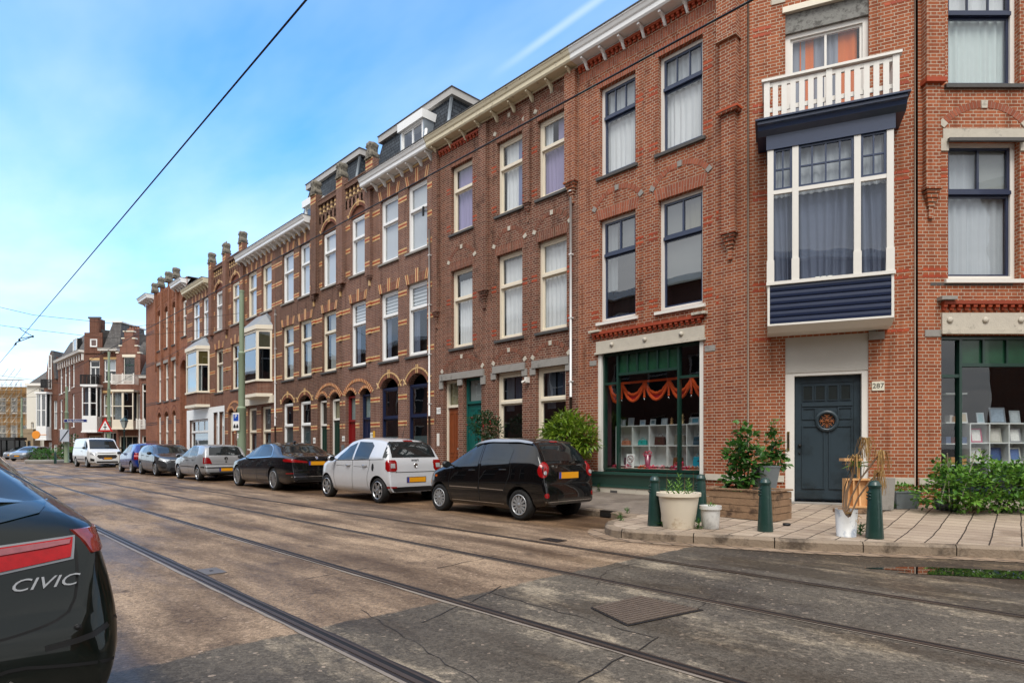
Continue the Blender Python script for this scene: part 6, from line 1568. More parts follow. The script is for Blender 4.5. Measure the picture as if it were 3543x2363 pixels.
    def handle(s, x, z, col, w=.16):
        for sg in (1, -1):
            h = s.hit((x-s.L/2, sg*4, z), (0, -sg, 0)); 
            if h[0] is None: continue
            m = MB(); m.tube([(x-s.L/2-w/2, h[0].y, z), (x-s.L/2-w/2+.02, h[0].y+sg*.035, z), (x-s.L/2+w/2-.02, h[0].y+sg*.035, z), (x-s.L/2+w/2, h[0].y, z)], .014, 0, 6); m.build('door_handle', col, s.o)
    def plate(s, z, side='B', y=0., w=.52, h=.11):
        sg = 1 if side == 'B' else -1; hh = s.hit((-6*sg, y, z), (sg, 0, 0)); h2 = s.hit((-6*sg, y, z+h/2), (sg, 0, 0)); h3 = s.hit((-6*sg, y, z-h/2), (sg, 0, 0))
        xo = min(q[0].x*sg for q in (hh, h2, h3) if q[0])*sg
        m = MB(); x0 = xo-sg*.012; m.box(min(x0, xo), max(x0, xo), y-w/2, y+w/2, z-h/2, z+h/2, 0); m.box(min(x0-sg*.003, x0), max(x0-sg*.003, x0), *((y+w/2-.05, y+w/2) if side == 'B' else (y-w/2, y-w/2+.05)), z-h/2, z+h/2, 1)
        m.box(min(xo, xo-sg*.008), max(xo, xo-sg*.008), y-w/2-.012, y+w/2+.012, z-h/2-.012, z+h/2+.012, 2)
        return m.build('number_plate', [PLY, PLB, TRIM], s.o)
    def text(s, t, y, z, size, mat, side='B', shear=0., off=.006, ex=1.):
        sg = 1 if side == 'B' else -1; h = s.hit((-6*sg, y, z), (sg, 0, 0)); nn = h[1] if h[1].x*sg < 0 else -h[1]
        zax = nn.normalized(); xax = Vector((0, -sg, 0)); xax = (xax-zax*xax.dot(zax)).normalized(); yax = zax.cross(xax)
        M = Matrix((xax, yax, zax)).transposed().to_4x4(); M.translation = h[0]+zax*off
        return text_mb(t, size, .006, 0, M @ Matrix.Diagonal((ex, 1, 1, 1)), shear=shear).build('badge', mat, s.o)
    def roundel(s, y, z, r, mat, side='B', name='emblem', inner=None):
        sg = 1 if side == 'B' else -1; h = s.hit((-6*sg, y, z), (sg, 0, 0)); m = MB(); M = Matrix.Translation(h[0]) @ Matrix.Rotation(-sg*PI/2, 4, 'Y')
        m.lathe([(0, .012), (r*.78, .012), (r*.78, .016), (r, .014), (r, -.02)], 0, 24, M); 
        if inner: inner(m, M, r)
        return m.build(name, mat if isinstance(mat, list) else [mat], s.o)
    def place(s, x, y, rz, sc=1.):
        s.o.location = (x, y, 0); s.o.rotation_euler = (0, 0, rz); s.o.scale = (sc, sc, sc)
def ell(c, r, n=12):
    vs = []; fs = []
    for i in range(n//2+1):
        for j in range(n):
            a, b = PI*i/(n//2), 2*PI*j/n; vs.append((c[0]+r[0]*math.sin(a)*math.cos(b), c[1]+r[1]*math.sin(a)*math.sin(b), c[2]+r[2]*math.cos(a)))
    for i in range(n//2):
        for j in range(n): fs.append((i*n+j, i*n+(j+1) % n, (i+1)*n+(j+1) % n, (i+1)*n+j))
    return vs, fs
def axle(y, xd): return Fac(0, y, 0).X(xd)

# black city car
c = Car('city_car', 'small glossy black hatchback with roof rails, nearest of the row', dict(L=3.495, W=1.495, wheels=(.60, 2.92, .275), rim=('fan', 12, .012), rimr=.66, arch=.33, tumble=.27,
    top=[(0, .46), (.02, .60), (.05, .70), (.08, .98), (.14, 1.05), (.34, 1.32), (.48, 1.415), (.85, 1.47), (1.4, 1.485), (1.85, 1.43), (2.25, 1.24), (2.62, 1.02), (2.8, .955), (3.1, .88), (3.32, .76), (3.45, .58), (3.495, .46)],
    belt=[(0, .9), (.3, .99), (1.0, .965), (2.0, .91), (2.6, .87), (3.2, .76), (3.495, .5)], plan=[(0, .83), (.06, .90), (.3, .97), (.8, 1), (2.7, 1), (3.1, .95), (3.35, .82), (3.495, .6)], bot=[(0, .30), (.3, .24), (.9, .19), (2.6, .19), (3.2, .22), (3.495, .3)]), paint('black paint', '08090a'))
c.sides('side_window', [(1.72, .94), (2.50, .90), (2.34, 1.03), (1.98, 1.27), (1.72, 1.365)], CG)
c.sides('side_window', [(.86, 1.00), (1.62, .945), (1.62, 1.375), (1.05, 1.375), (.84, 1.25)], CG)
c.decal('rear_window', [(-.50, 1.05), (.50, 1.05), (.44, 1.33), (.36, 1.37), (-.36, 1.37), (-.44, 1.33)], CG, 'B', .004)
c.decal('windscreen', [(-.58, .99), (.58, .99), (.46, 1.38), (-.46, 1.38)], CG, 'F')
for sg in (1, -1):
    c.decal('tail_light', [(.095*math.cos(t*PI/7)+.02*math.sin(t*PI/7), .90+.135*math.sin(t*PI/7)) for t in range(14)], REDL, yaw=-sg*28, ref=(-1.70, sg*.635), off=.012)
    c.decal('lamp_centre', [(.032*math.cos(t*PI/6), .85+.036*math.sin(t*PI/6)) for t in range(12)], CLEARL, yaw=-sg*28, ref=(-1.70, sg*.62), off=.018, step=.03)
    c.decal('reflector', [(.04*math.cos(t*PI/6), .46+.045*math.sin(t*PI/6)) for t in range(12)], REDL, yaw=-sg*20, ref=(-1.6, sg*.56), off=.008, step=.03)
    c.line('roof_rail', [(.45, sg*.50), (1.2, sg*.52), (2.0, sg*.50)], .03, HUB, 'T', .035)
    c.decal('headlight', [(-.12, .66), (.1, .62), (.13, .78), (-.1, .84)], CLEARL, yaw=180+sg*40, ref=(1.5, sg*.5))
for sd in 'LR':
    c.line('side_strip', [(.98, .52), (1.64, .53)], .018, CHR, sd, .006, sm=False); c.line('side_strip', [(1.7, .53), (2.55, .53)], .018, CHR, sd, .006, sm=False)
    c.line('sill_strip', [(1.0, .27), (2.5, .27)], .014, CHR, sd, .006, sm=False)
    c.line('door_gap', [(1.67, .24), (1.66, .7), (1.67, 1.40)], .012, SEAM, sd); c.line('door_gap', [(2.54, .28), (2.6, .6), (2.52, .9)], .012, SEAM, sd); c.line('door_gap', [(.98, .5), (.9, .66), (.82, .8), (.82, 1.0)], .012, SEAM, sd)
    c.decal('indicator', [(3.0, .70), (3.07, .70), (3.07, .74), (3.0, .74)], AMB, sd, .008, step=.03)
c.line('bumper_line', [(-.62, .35), (.62, .35)], .012, CHR, 'B', .006, sm=False); c.line('tailgate_gap', [(-.52, .66), (.52, .66)], .012, SEAM, 'B', sm=False)
c.handle(1.86, .86, TRIM); c.handle(1.0, .89, TRIM); c.mirror(2.5, .96, TRIM); c.plate(.80, 'B', .0); c.text('MATIZ', .36, .955, .06, CHR); c.text('CHEVROLET', -.34, .97, .03, CHR)
c.line('rear_wiper', [(-.1, 1.02), (-.3, 1.08)], .02, TRIM, 'B', .02, sm=False); c.line('brake_light', [(-.1, 1.39), (.1, 1.39)], .022, REDL, 'B', .01, sm=False)
mx_ = (axle(7.5, 1010)+axle(7.5, 1207))/2; c.place(mx_-.13, 7.5+.75, PI)

# small silver five door
c = Car('compact_car', 'small silver grey rear-engined hatchback with black glazed tailgate, second in the row', dict(L=3.495, W=1.665, wheels=(.44, 2.93, .295), rim=('loop', 6, .022), rimr=.7, arch=.35, tumble=.26,
    top=[(0, .44), (.02, .62), (.045, .9), (.07, 1.0), (.13, 1.14), (.31, 1.41), (.46, 1.475), (.95, 1.535), (1.5, 1.555), (1.95, 1.50), (2.35, 1.30), (2.72, 1.08), (2.9, 1.02), (3.15, .96), (3.35, .84), (3.46, .62), (3.495, .48)],
    belt=[(0, .95), (.3, 1.03), (1.0, 1.02), (2.0, .97), (2.6, .94), (3.2, .84), (3.495, .5)], plan=[(0, .86), (.06, .92), (.3, .985), (.8, 1), (2.7, 1), (3.1, .96), (3.36, .84), (3.495, .62)], bot=[(0, .26), (.3, .22), (.9, .20), (2.6, .20), (3.2, .22), (3.495, .3)]), paint('silver grey paint', 'c8cace', .15, .3))
c.sides('side_window', [(1.62, 1.0), (2.42, .98), (2.30, 1.10), (1.98, 1.32), (1.62, 1.42)], CG); c.sides('side_window', [(.82, 1.02), (1.53, 1.0), (1.53, 1.44), (.95, 1.42), (.80, 1.33)], CG)
c.decal('tailgate_glass', [(-.62, 1.06), (.62, 1.06), (.58, 1.38), (.48, 1.43), (-.48, 1.43), (-.58, 1.36)], CG, 'B', .006); c.decal('windscreen', [(-.62, 1.05), (.62, 1.05), (.5, 1.46), (-.5, 1.46)], CG, 'F')
for sg in (1, -1):
    c.decal('quarter_panel', [(.06, 1.05), (.26, 1.05), (.34, 1.45), (.22, 1.45)], CG, 'L' if sg > 0 else 'R', .005)
    c.decal('tail_light', [(-.13, .80), (-.09, .74), (.1, .74), (.13, .80), (.12, .96), (.08, 1.0), (-.10, 1.0), (-.13, .95)], REDL, yaw=-sg*24, ref=(-1.7, sg*.66), off=.012)
    c.decal('lamp_centre', [(-.05, .82), (.06, .82), (.06, .92), (-.05, .92)], CLEARL, yaw=-sg*24, ref=(-1.7, sg*.64), off=.018, step=.03)
    c.decal('headlight', [(-.13, .68), (.1, .66), (.13, .86), (-.1, .88)], CLEARL, yaw=180+sg*40, ref=(1.5, sg*.55)); c.decal('reflector', [(-.1, .36), (.12, .36), (.12, .39), (-.1, .40)], REDL, yaw=-sg*30, ref=(-1.6, sg*.6), off=.008, step=.03)
for sd in 'LR':
    c.line('door_gap', [(1.6, .28), (1.55, .7), (1.58, 1.0)], .012, SEAM, sd); c.line('door_gap', [(2.45, .3), (2.52, .6), (2.45, .97)], .012, SEAM, sd); c.line('door_gap', [(.86, .34), (.88, .6), (.76, .85), (.78, 1.02)], .012, SEAM, sd)
    c.line('roof_line', [(.2, 1.02), (2.5, .965)], .012, SEAM, sd, sm=False)
    c.line('waist_gap', [(.84, .83), (1.5, .84)], .008, SEAM, sd, sm=False); c.line('waist_gap', [(1.66, .84), (2.4, .85)], .008, SEAM, sd, sm=False)
c.decal('air_scoop', [(.62+.045*math.cos(t*PI/5), .83+.09*math.sin(t*PI/5)) for t in range(10)], TRIM, 'L', .008, step=.03)
c.decal('valance', [(-.66, .27), (.66, .27), (.66, .38), (-.66, .38)], TRIM, 'B', .006); c.line('tailgate_gap', [(-.56, .72), (.56, .72)], .016, SEAM, 'B', sm=False)
c.handle(1.76, .86, CHR, .18); c.handle(.98, .87, CHR, .18); c.mirror(2.42, 1.02, paint('mirror silver', 'a8aab0', .3)); c.plate(.54, 'B', 0); c.text('smart', .0, 1.0, .09, TRIM); c.roundel(0, .87, .055, CHR)
c.line('brake_light', [(-.13, 1.445), (.13, 1.445)], .03, REDL, 'B', .012, sm=False); c.line('rear_wiper', [(.02, 1.1), (-.4, 1.14)], .022, TRIM, 'B', .014, sm=False)
m = MB(); m.tube([(-1.15, 0, 1.52), (-1.28, 0, 1.9)], .006, 0, 5); m.build('antenna', TRIM, c.o)
c.place((axle(7.5, 748)+axle(7.5, 866))/2-.10, 7.5+.83, PI)

# black saloon
c = Car('saloon_car', 'long black executive saloon with slim red tail lights, third in the row', dict(L=4.96, W=1.868, wheels=(1.10, 4.08, .34), rim=('twin', 10, .008), rimr=.74, arch=.395, tumble=.26,
    top=[(0, .46), (.02, .62), (.04, .86), (.06, .99), (.1, 1.03), (.5, 1.09), (.7, 1.125), (1.0, 1.24), (1.4, 1.40), (1.8, 1.465), (2.3, 1.475), (2.75, 1.42), (3.2, 1.22), (3.6, 1.03), (3.9, .97), (4.4, .90), (4.75, .80), (4.9, .66), (4.96, .5)],
    belt=[(0, .90), (.5, 1.0), (1.4, .99), (2.6, .95), (3.5, .91), (4.4, .82), (4.96, .55)], plan=[(0, .80), (.08, .89), (.4, .97), (1.0, 1), (3.9, 1), (4.5, .95), (4.8, .84), (4.96, .62)], bot=[(0, .28), (.4, .22), (1.5, .17), (3.8, .17), (4.6, .2), (4.96, .25)]), paint('black saloon paint', '0e0f12'))
c.sides('side_window', [(2.42, .985), (3.42, .95), (3.25, 1.08), (2.85, 1.27), (2.42, 1.39)], CG); c.sides('side_window', [(1.35, 1.02), (2.34, .99), (2.34, 1.39), (1.8, 1.385), (1.55, 1.30)], CG)
c.line('window_trim', [(3.45, .945), (1.33, 1.01), (1.22, 1.04), (1.42, 1.24), (1.75, 1.395), (2.3, 1.425), (2.8, 1.34), (3.2, 1.14)], .022, CHR, 'L', .006); c.line('window_trim', [(3.45, .945), (1.33, 1.01), (1.22, 1.04), (1.42, 1.24), (1.75, 1.395), (2.3, 1.425), (2.8, 1.34), (3.2, 1.14)], .022, CHR, 'R', .006)
c.decal('rear_window', [(-.60, 1.15), (.60, 1.15), (.48, 1.40), (-.48, 1.40)], CG, 'B', .004, step=.035); c.decal('windscreen', [(-.66, 1.04), (.66, 1.04), (.5, 1.41), (-.5, 1.41)], CG, 'F', step=.035)
for sg in (1, -1):
    c.decal('tail_light', [(-.42, .84), (.24, .88), (.28, .93), (.20, .96), (-.1, .945), (-.42, .885)] if sg < 0 else [(.42, .84), (-.24, .88), (-.28, .93), (-.20, .96), (.1, .945), (.42, .885)], REDL, yaw=-sg*35, ref=(-2.3, sg*.72), off=.010)
    c.decal('headlight', [(-.2, .66), (.2, .64), (.22, .76), (-.18, .8)], CLEARL, yaw=180+sg*40, ref=(2.2, sg*.7)); c.decal('reflector', [(-.1, .52), (.14, .53), (.14, .55), (-.1, .55)], REDL, yaw=-sg*35, ref=(-2.2, sg*.72), off=.008, step=.03)
    m = MB(); m.box(-2.47, -2.35, sg*.62-.1, sg*.62+.1, .30, .37); m.build('tail_pipe', CHR, c.o, bevel=.012)
c.line('bumper_line', [(-.78, .44), (.78, .44)], .02, CHR, 'B', .006, sm=False); c.decal('valance', [(-.7, .26), (.7, .26), (.6, .38), (-.6, .38)], TRIM, 'B', .006); c.line('boot_gap', [(-.62, .64), (.62, .64)], .014, SEAM, 'B', sm=False)
for sd in 'LR':
    c.line('door_gap', [(2.38, .26), (2.34, .7), (2.38, .99)], .012, SEAM, sd); c.line('door_gap', [(3.5, .3), (3.55, .6), (3.45, .93)], .012, SEAM, sd); c.line('door_gap', [(1.58, .4), (1.5, .7), (1.28, 1.0)], .012, SEAM, sd)
    c.decal('side_vent', [(3.62, .36), (3.67, .36), (3.62, .56), (3.57, .56)], CHR, sd, .006, step=.04)
c.handle(2.55, .86, TRIM, .2); c.handle(1.6, .89, TRIM, .2); c.mirror(3.38, 1.0, TRIM); c.plate(.83, 'B', 0)
def bq(m, M, r):
    for i in range(4): m.prism([(0, 0)]+[(r*.7*math.cos(t), r*.7*math.sin(t)) for t in [i*PI/2+k*PI/8 for k in range(5)]], .012, .015, 1+i % 2, M, ax='z')
c.roundel(0, .985, .045, [CHR, PLB, M_['whitenew']], inner=bq)
m = MB(); m.add(*ell((-.9, 0, 1.48), (.1, .03, .04)), 0, True); m.build('roof_aerial', TRIM, c.o)
c.place((axle(7.5, 540.5)+axle(7.5, 626))/2+.1, 7.5+.93, PI)

# silver hatchback
c = Car('hatchback_car', 'silver five door hatchback with red and orange tail lights, fourth in the row', dict(L=4.15, W=1.735, wheels=(.78, 3.29, .30), rim=('alloy', 5, .03), rimr=.7, arch=.355, tumble=.18,
    top=[(0, .46), (.02, .56), (.05, .60), (.07, .93), (.10, 1.0), (.2, 1.16), (.34, 1.34), (.46, 1.395), (.9, 1.435), (1.7, 1.44), (2.1, 1.37), (2.55, 1.16), (2.9, .99), (3.1, .95), (3.6, .89), (3.95, .80), (4.1, .64), (4.15, .5)],
    belt=[(0, .88), (.4, .95), (1.2, .935), (2.8, .90), (3.6, .82), (4.15, .55)], plan=[(0, .86), (.06, .92), (.3, .98), (.8, 1), (3.2, 1), (3.8, .95), (4.05, .82), (4.15, .7)], bot=[(0, .30), (.4, .24), (1.2, .19), (3.2, .19), (3.9, .22), (4.15, .28)]), paint('silver paint', 'a8aaac', .5, .3))
c.sides('side_window', [(1.92, .955), (2.78, .93), (2.6, 1.06), (2.2, 1.27), (1.92, 1.36)], CG); c.sides('side_window', [(1.12, .965), (1.84, .955), (1.84, 1.365), (1.35, 1.365), (1.18, 1.2)], CG); c.sides('side_window', [(.82, .98), (1.07, .97), (1.14, 1.2), (1.26, 1.36), (1.1, 1.34), (.95, 1.2)], CG)
c.decal('rear_window', [(-.62, 1.0), (.62, 1.0), (.55, 1.3), (.48, 1.35), (-.48, 1.35), (-.55, 1.3)], CG, 'B', .004); c.decal('windscreen', [(-.62, 1.0), (.62, 1.0), (.5, 1.37), (-.5, 1.37)], CG, 'F')
for sg in (1, -1):
    c.decal('tail_light', [(-.15, .68), (.15, .68), (.14, .92), (-.02, .92), (-.08, .88)] if sg < 0 else [(.15, .68), (-.15, .68), (-.14, .92), (.02, .92), (.08, .88)], REDL, yaw=-sg*30, ref=(-2.03, sg*.70), off=.010); c.decal('headlight', [(-.16, .62), (.14, .6), (.16, .8), (-.14, .82)], CLEARL, yaw=180+sg*40, ref=(1.85, sg*.62))
for sd in 'LR':
    c.line('door_gap', [(1.88, .28), (1.86, .7), (1.88, .95)], .012, SEAM, sd); c.line('door_gap', [(2.85, .3), (2.88, .6), (2.84, .92)], .012, SEAM, sd); c.line('door_gap', [(1.16, .5), (1.1, .7), (1.0, .95)], .012, SEAM, sd)
    c.line('rub_strip', [(1.15, .55), (2.85, .55)], .035, TRIM, sd, .006, sm=False); c.line('rub_strip', [(0, .55), (.38, .55)], .05, TRIM, sd, .006, sm=False)
c.line('rub_strip', [(-.8, .53), (.8, .53)], .05, TRIM, 'B', .006, sm=False); c.decal('lower_bumper', [(-.74, .30), (.74, .30), (.74, .36), (-.74, .36)], TRIM, 'B', .006); c.line('tailgate_gap', [(-.58, .66), (.58, .66)], .012, SEAM, 'B', sm=False)
c.handle(2.02, .80, TRIM); c.handle(1.28, .82, TRIM); c.mirror(2.78, .96, paint('mirror grey', '8c8e90', .4)); c.plate(.45, 'B', 0)
def vw(m, M, r):
    for p, q in (((-.6, .55), (-.1, -.1)), ((.6, .55), (.1, -.1)), ((-.1, .0), (0, .25)), ((.1, .0), (0, .25)), ((-.75, .1), (-.3, -.65)), ((.75, .1), (.3, -.65)), ((-.3, -.65), (0, -.1)), ((.3, -.65), (0, -.1))):
        m.tube([(p[1]*r, -p[0]*r, .016), (q[1]*r, -q[0]*r, .016)], r*.07, 1, 4, M=M)
c.roundel(0, .88, .065, [TRIM, CHR], inner=vw); c.roundel(0, .75, .03, TRIM, name='tailgate_lock')
c.line('rear_wiper', [(0, 1.03), (-.06, 1.2)], .022, TRIM, 'B', .02, sm=False)
c.place((axle(7.5, 406)+axle(7.5, 451))/2-.05, 7.5+.87, PI)

# dark grey hatchback facing the viewer
def front_end(c, zg, w):
    c.decal('grille', [(-w, zg-.05), (w, zg-.05), (w*.9, zg+.05), (-w*.9, zg+.05)], TRIM, 'F', .008, step=.04)
c = Car('grey_hatchback', 'dark grey five door hatchback parked nose towards the viewer, fifth in the row', dict(L=4.06, W=1.765, wheels=(.70, 3.24, .31), rim=('twin', 5, .016), rimr=.72, arch=.365, tumble=.22,
    top=[(0, .46), (.02, .66), (.06, .95), (.12, 1.08), (.35, 1.32), (.6, 1.39), (1.1, 1.43), (1.8, 1.42), (2.2, 1.33), (2.65, 1.12), (2.95, .98), (3.1, .95), (3.6, .88), (3.9, .76), (4.02, .62), (4.06, .46)],
    belt=[(0, .92), (.4, 1.02), (1.2, .98), (2.8, .91), (3.6, .82), (4.06, .55)], plan=[(0, .84), (.08, .92), (.4, .98), (.9, 1), (3.1, 1), (3.6, .96), (3.9, .85), (4.06, .66)], bot=[(0, .30), (.4, .24), (1.2, .18), (3.2, .18), (3.8, .2), (4.06, .22)]), paint('dark grey paint', '45474a', .5, .28))
c.sides('side_window', [(1.92, .99), (2.82, .955), (2.6, 1.09), (2.25, 1.26), (1.92, 1.35)], CG); c.sides('side_window', [(.95, 1.05), (1.84, .995), (1.84, 1.355), (1.3, 1.35), (1.0, 1.22)], CG)
c.decal('windscreen', [(-.62, 1.0), (.62, 1.0), (.5, 1.35), (-.5, 1.35)], CG, 'F', step=.04); c.decal('rear_window', [(-.5, 1.1), (.5, 1.1), (.45, 1.34), (-.45, 1.34)], CG, 'B')
for sg in (1, -1):
    c.decal('headlight', [(-.24, .70), (.16, .64), (.24, .72), (-.2, .80)] if sg < 0 else [(.24, .70), (-.16, .64), (-.24, .72), (.2, .80)], CLEARL, yaw=180+sg*38, ref=(1.85, sg*.66), off=.010); c.decal('fog_recess', [(-.16, .36), (.08, .34), (.1, .42), (-.12, .44)] if sg < 0 else [(.16, .36), (-.08, .34), (-.1, .42), (.12, .44)], TRIM, yaw=180+sg*30, ref=(1.8, sg*.6), off=.008, step=.04)
    c.decal('tail_light', [(-.15, .8), (.15, .8), (.1, .92), (-.1, .92)], REDL, yaw=-sg*30, ref=(-2.0, sg*.7))
front_end(c, .66, .42); c.decal('lower_grille', [(-.5, .26), (.5, .26), (.42, .38), (-.42, .38)], TRIM, 'F', .008); c.line('grille_bar', [(-.4, .70), (0, .67), (.4, .70)], .018, CHR, 'F', .014)
for sd in 'LR':
    c.line('door_gap', [(1.88, .28), (1.86, .7), (1.88, .99)], .012, SEAM, sd); c.line('door_gap', [(2.9, .3), (2.93, .6), (2.88, .94)], .012, SEAM, sd); c.line('door_gap', [(1.1, .5), (1.0, .75), (.9, 1.0)], .012, SEAM, sd)
c.handle(2.02, .86, TRIM); c.handle(1.1, .90, TRIM); c.mirror(2.82, 1.0, TRIM); c.plate(.5, 'F', 0)
c.place((axle(7.5, 322)+axle(7.5, 357.5))/2, 7.5+.88, 0, 1.04)

# small blue car
c = Car('blue_car', 'small blue three door car, sixth in the row, seen from behind', dict(L=3.60, W=1.654, wheels=(.62, 2.99, .285), rim=('hub', 7, .02), rimr=.68, arch=.34, tumble=.22,
    top=[(0, .46), (.02, .64), (.06, .96), (.12, 1.06), (.36, 1.36), (.55, 1.43), (1.0, 1.47), (1.6, 1.46), (2.0, 1.38), (2.45, 1.14), (2.7, 1.02), (2.9, .96), (3.25, .88), (3.48, .74), (3.6, .5)],
    belt=[(0, .95), (.4, 1.0), (1.2, .97), (2.4, .91), (3.2, .8), (3.6, .55)], plan=[(0, .84), (.08, .91), (.4, .98), (.9, 1), (2.7, 1), (3.2, .94), (3.45, .82), (3.6, .64)], bot=[(0, .30), (.4, .24), (1., .19), (2.9, .19), (3.4, .2), (3.6, .26)]), paint('blue paint', '1c3a86', .3, .25))
c.sides('side_window', [(1.55, .97), (2.5, .94), (2.3, 1.08), (1.95, 1.30), (1.55, 1.39)], CG); c.sides('side_window', [(.72, 1.03), (1.47, .98), (1.47, 1.39), (1.0, 1.37)], CG)
c.decal('rear_window', [(-.5, 1.08), (.5, 1.08), (.44, 1.36), (-.44, 1.36)], CG, 'B'); c.decal('windscreen', [(-.55, 1.04), (.55, 1.04), (.45, 1.38), (-.45, 1.38)], CG, 'F')
for sg in (1, -1):
    c.decal('tail_light', [(-.12, .66), (.12, .66), (.12, .98), (-.1, 1.0)], REDL, yaw=-sg*34, ref=(-1.75, sg*.68), off=.010); c.decal('lamp_centre', [(-.1, .80), (.1, .80), (.1, .88), (-.1, .88)], P('pink lens', 'd88080', .2), yaw=-sg*34, ref=(-1.75, sg*.68), off=.016, step=.04)
    c.decal('headlight', [(-.13, .62), (.1, .6), (.13, .8), (-.1, .82)], CLEARL, yaw=180+sg*40, ref=(1.5, sg*.55))
for sd in 'LR': c.line('door_gap', [(1.5, .28), (1.45, .7), (1.5, .97)], .012, SEAM, sd); c.line('door_gap', [(2.56, .3), (2.6, .6), (2.5, .92)], .012, SEAM, sd); c.line('rub_strip', [(1.0, .5), (2.5, .5)], .02, TRIM, sd, .005, sm=False)
c.handle(1.66, .86, TRIM); c.mirror(2.45, .98, TRIM); c.plate(.55, 'B', 0)
c.place((axle(7.5, 272.7)+axle(7.5, 303))/2, 7.5+.83, PI, 1.05)

# white van
VL = 4.97
vw_ = paint('white van paint', 'd4d6d6', .0, .3)
c = Car('delivery_van', 'white panel van parked nose towards the viewer at the end of the row', dict(L=VL, W=1.99, wheels=(1.0, 3.93, .335), rim=('hub', 7, .022), rimr=.66, arch=.39, tumble=.15,
    top=[(0, .5), (.02, .9), (.04, 1.6), (.08, 1.88), (.2, 1.95), (1.0, 1.985), (2.6, 1.985), (3.1, 1.96), (3.4, 1.86), (3.8, 1.55), (4.15, 1.24), (4.3, 1.17), (4.6, 1.09), (4.8, .98), (4.92, .78), (4.97, .5)],
    belt=[(0, 1.1), (2, 1.12), (3.6, 1.10), (4.3, 1.05), (4.7, .92), (4.97, .6)], plan=[(0, .93), (.08, .98), (.5, 1), (4.0, 1), (4.4, .96), (4.75, .86), (4.97, .7)], bot=[(0, .34), (.5, .26), (4.2, .24), (4.7, .24), (4.97, .28)]), vw_, 'van')
c.decal('windscreen', [(-.80, 1.22), (.80, 1.22), (.70, 1.82), (.6, 1.86), (-.6, 1.86), (-.70, 1.82)], CG, 'F', .006, step=.05); c.sides('side_window', [(3.05, 1.2), (3.95, 1.16), (3.85, 1.32), (3.45, 1.68), (3.05, 1.78)], CG)
for sg in (1, -1):
    c.decal('headlight', [(-.22, .86), (.14, .80), (.24, .88), (.1, .99), (-.16, 1.05)] if sg < 0 else [(.22, .86), (-.14, .80), (-.24, .88), (-.1, .99), (.16, 1.05)], CLEARL, yaw=180+sg*38, ref=(2.3, sg*.78), off=.012)
    c.decal('fog_recess', [(-.16, .44), (.12, .42), (.14, .56), (-.16, .62)] if sg < 0 else [(.16, .44), (-.12, .42), (-.14, .56), (.16, .62)], TRIM, yaw=180+sg*30, ref=(2.2, sg*.72), off=.010)
    c.line('side_rail', [(.3, 1.3), (2.9, 1.3)], .03, TRIM, 'L' if sg > 0 else 'R', .005, sm=False); c.line('rub_strip', [(1.5, .52), (3.4, .52)], .06, TRIM, 'L' if sg > 0 else 'R', .006, sm=False); c.line('door_gap', [(2.95, .3), (2.93, 1.0), (3.0, 1.8)], .014, SEAM, 'L' if sg > 0 else 'R')
c.decal('grille', [(-.46, .60), (.46, .60), (.58, .74), (.50, .84), (-.50, .84), (-.58, .74)], TRIM, 'F', .010); c.line('grille_bar', [(-.52, .97), (0, .94), (.52, .97)], .035, TRIM, 'F', .012); c.line('grille_bar', [(-.5, .72), (.5, .72)], .015, CHR, 'F', .016, sm=False)
c.decal('lower_bumper', [(-.6, .32), (.6, .32), (.6, .42), (-.6, .42)], TRIM, 'F', .008); c.plate(.60, 'F', -.0); c.mirror(3.85, 1.3, TRIM); c.handle(2.7, 1.08, TRIM)
vx, vy = dp(224, 41.8); c.place(vx, vy, math.radians(3), 1.0)

# far off grey estate coming out of the side street
c = Car('far_car', 'distant grey blue car with a yellow plate near the far crossing', dict(L=4.5, W=1.8, wheels=(.9, 3.6, .31), rim=('hub', 7, .02), tumble=.2,
    top=[(0, .5), (.05, .95), (.3, 1.3), (.6, 1.45), (2, 1.48), (2.6, 1.35), (3.3, 1.02), (4.1, .88), (4.45, .68), (4.5, .5)], belt=[(0, .9), (2, .95), (3.4, .9), (4.5, .6)], plan=[(0, .85), (.4, 1), (3.6, 1), (4.3, .85), (4.5, .68)], bot=[(0, .3), (2, .2), (4.5, .26)]), paint('far grey paint', '7c838c', .4, .3), group='cars at the far crossing')
c.decal('windscreen', [(-.62, 1.05), (.62, 1.05), (.5, 1.4), (-.5, 1.4)], CG, 'F'); c.decal('rear_window', [(-.62, 1.05), (.62, 1.05), (.5, 1.4), (-.5, 1.4)], CG, 'B'); c.plate(.55, 'B'); c.plate(.5, 'F'); c.sides('side_window', [(.8, 1.0), (3.0, .96), (2.4, 1.35), (1, 1.4)], CG)
for sg in (1, -1): c.decal('headlight', [(-.15, .66), (.15, .66), (.15, .8), (-.15, .8)], CLEARL, yaw=180+sg*30, ref=(2.1, sg*.62), off=.01)
fx, fy = dp(71, 62); c.place(fx, fy, -.62)
o2 = copy_tree(c.o); fx, fy = dp(52, 70); o2.location = (fx, fy, 0); o2['label'] = 'far off pale car half hidden behind the distant grey blue car'; o2['category'] = 'car'
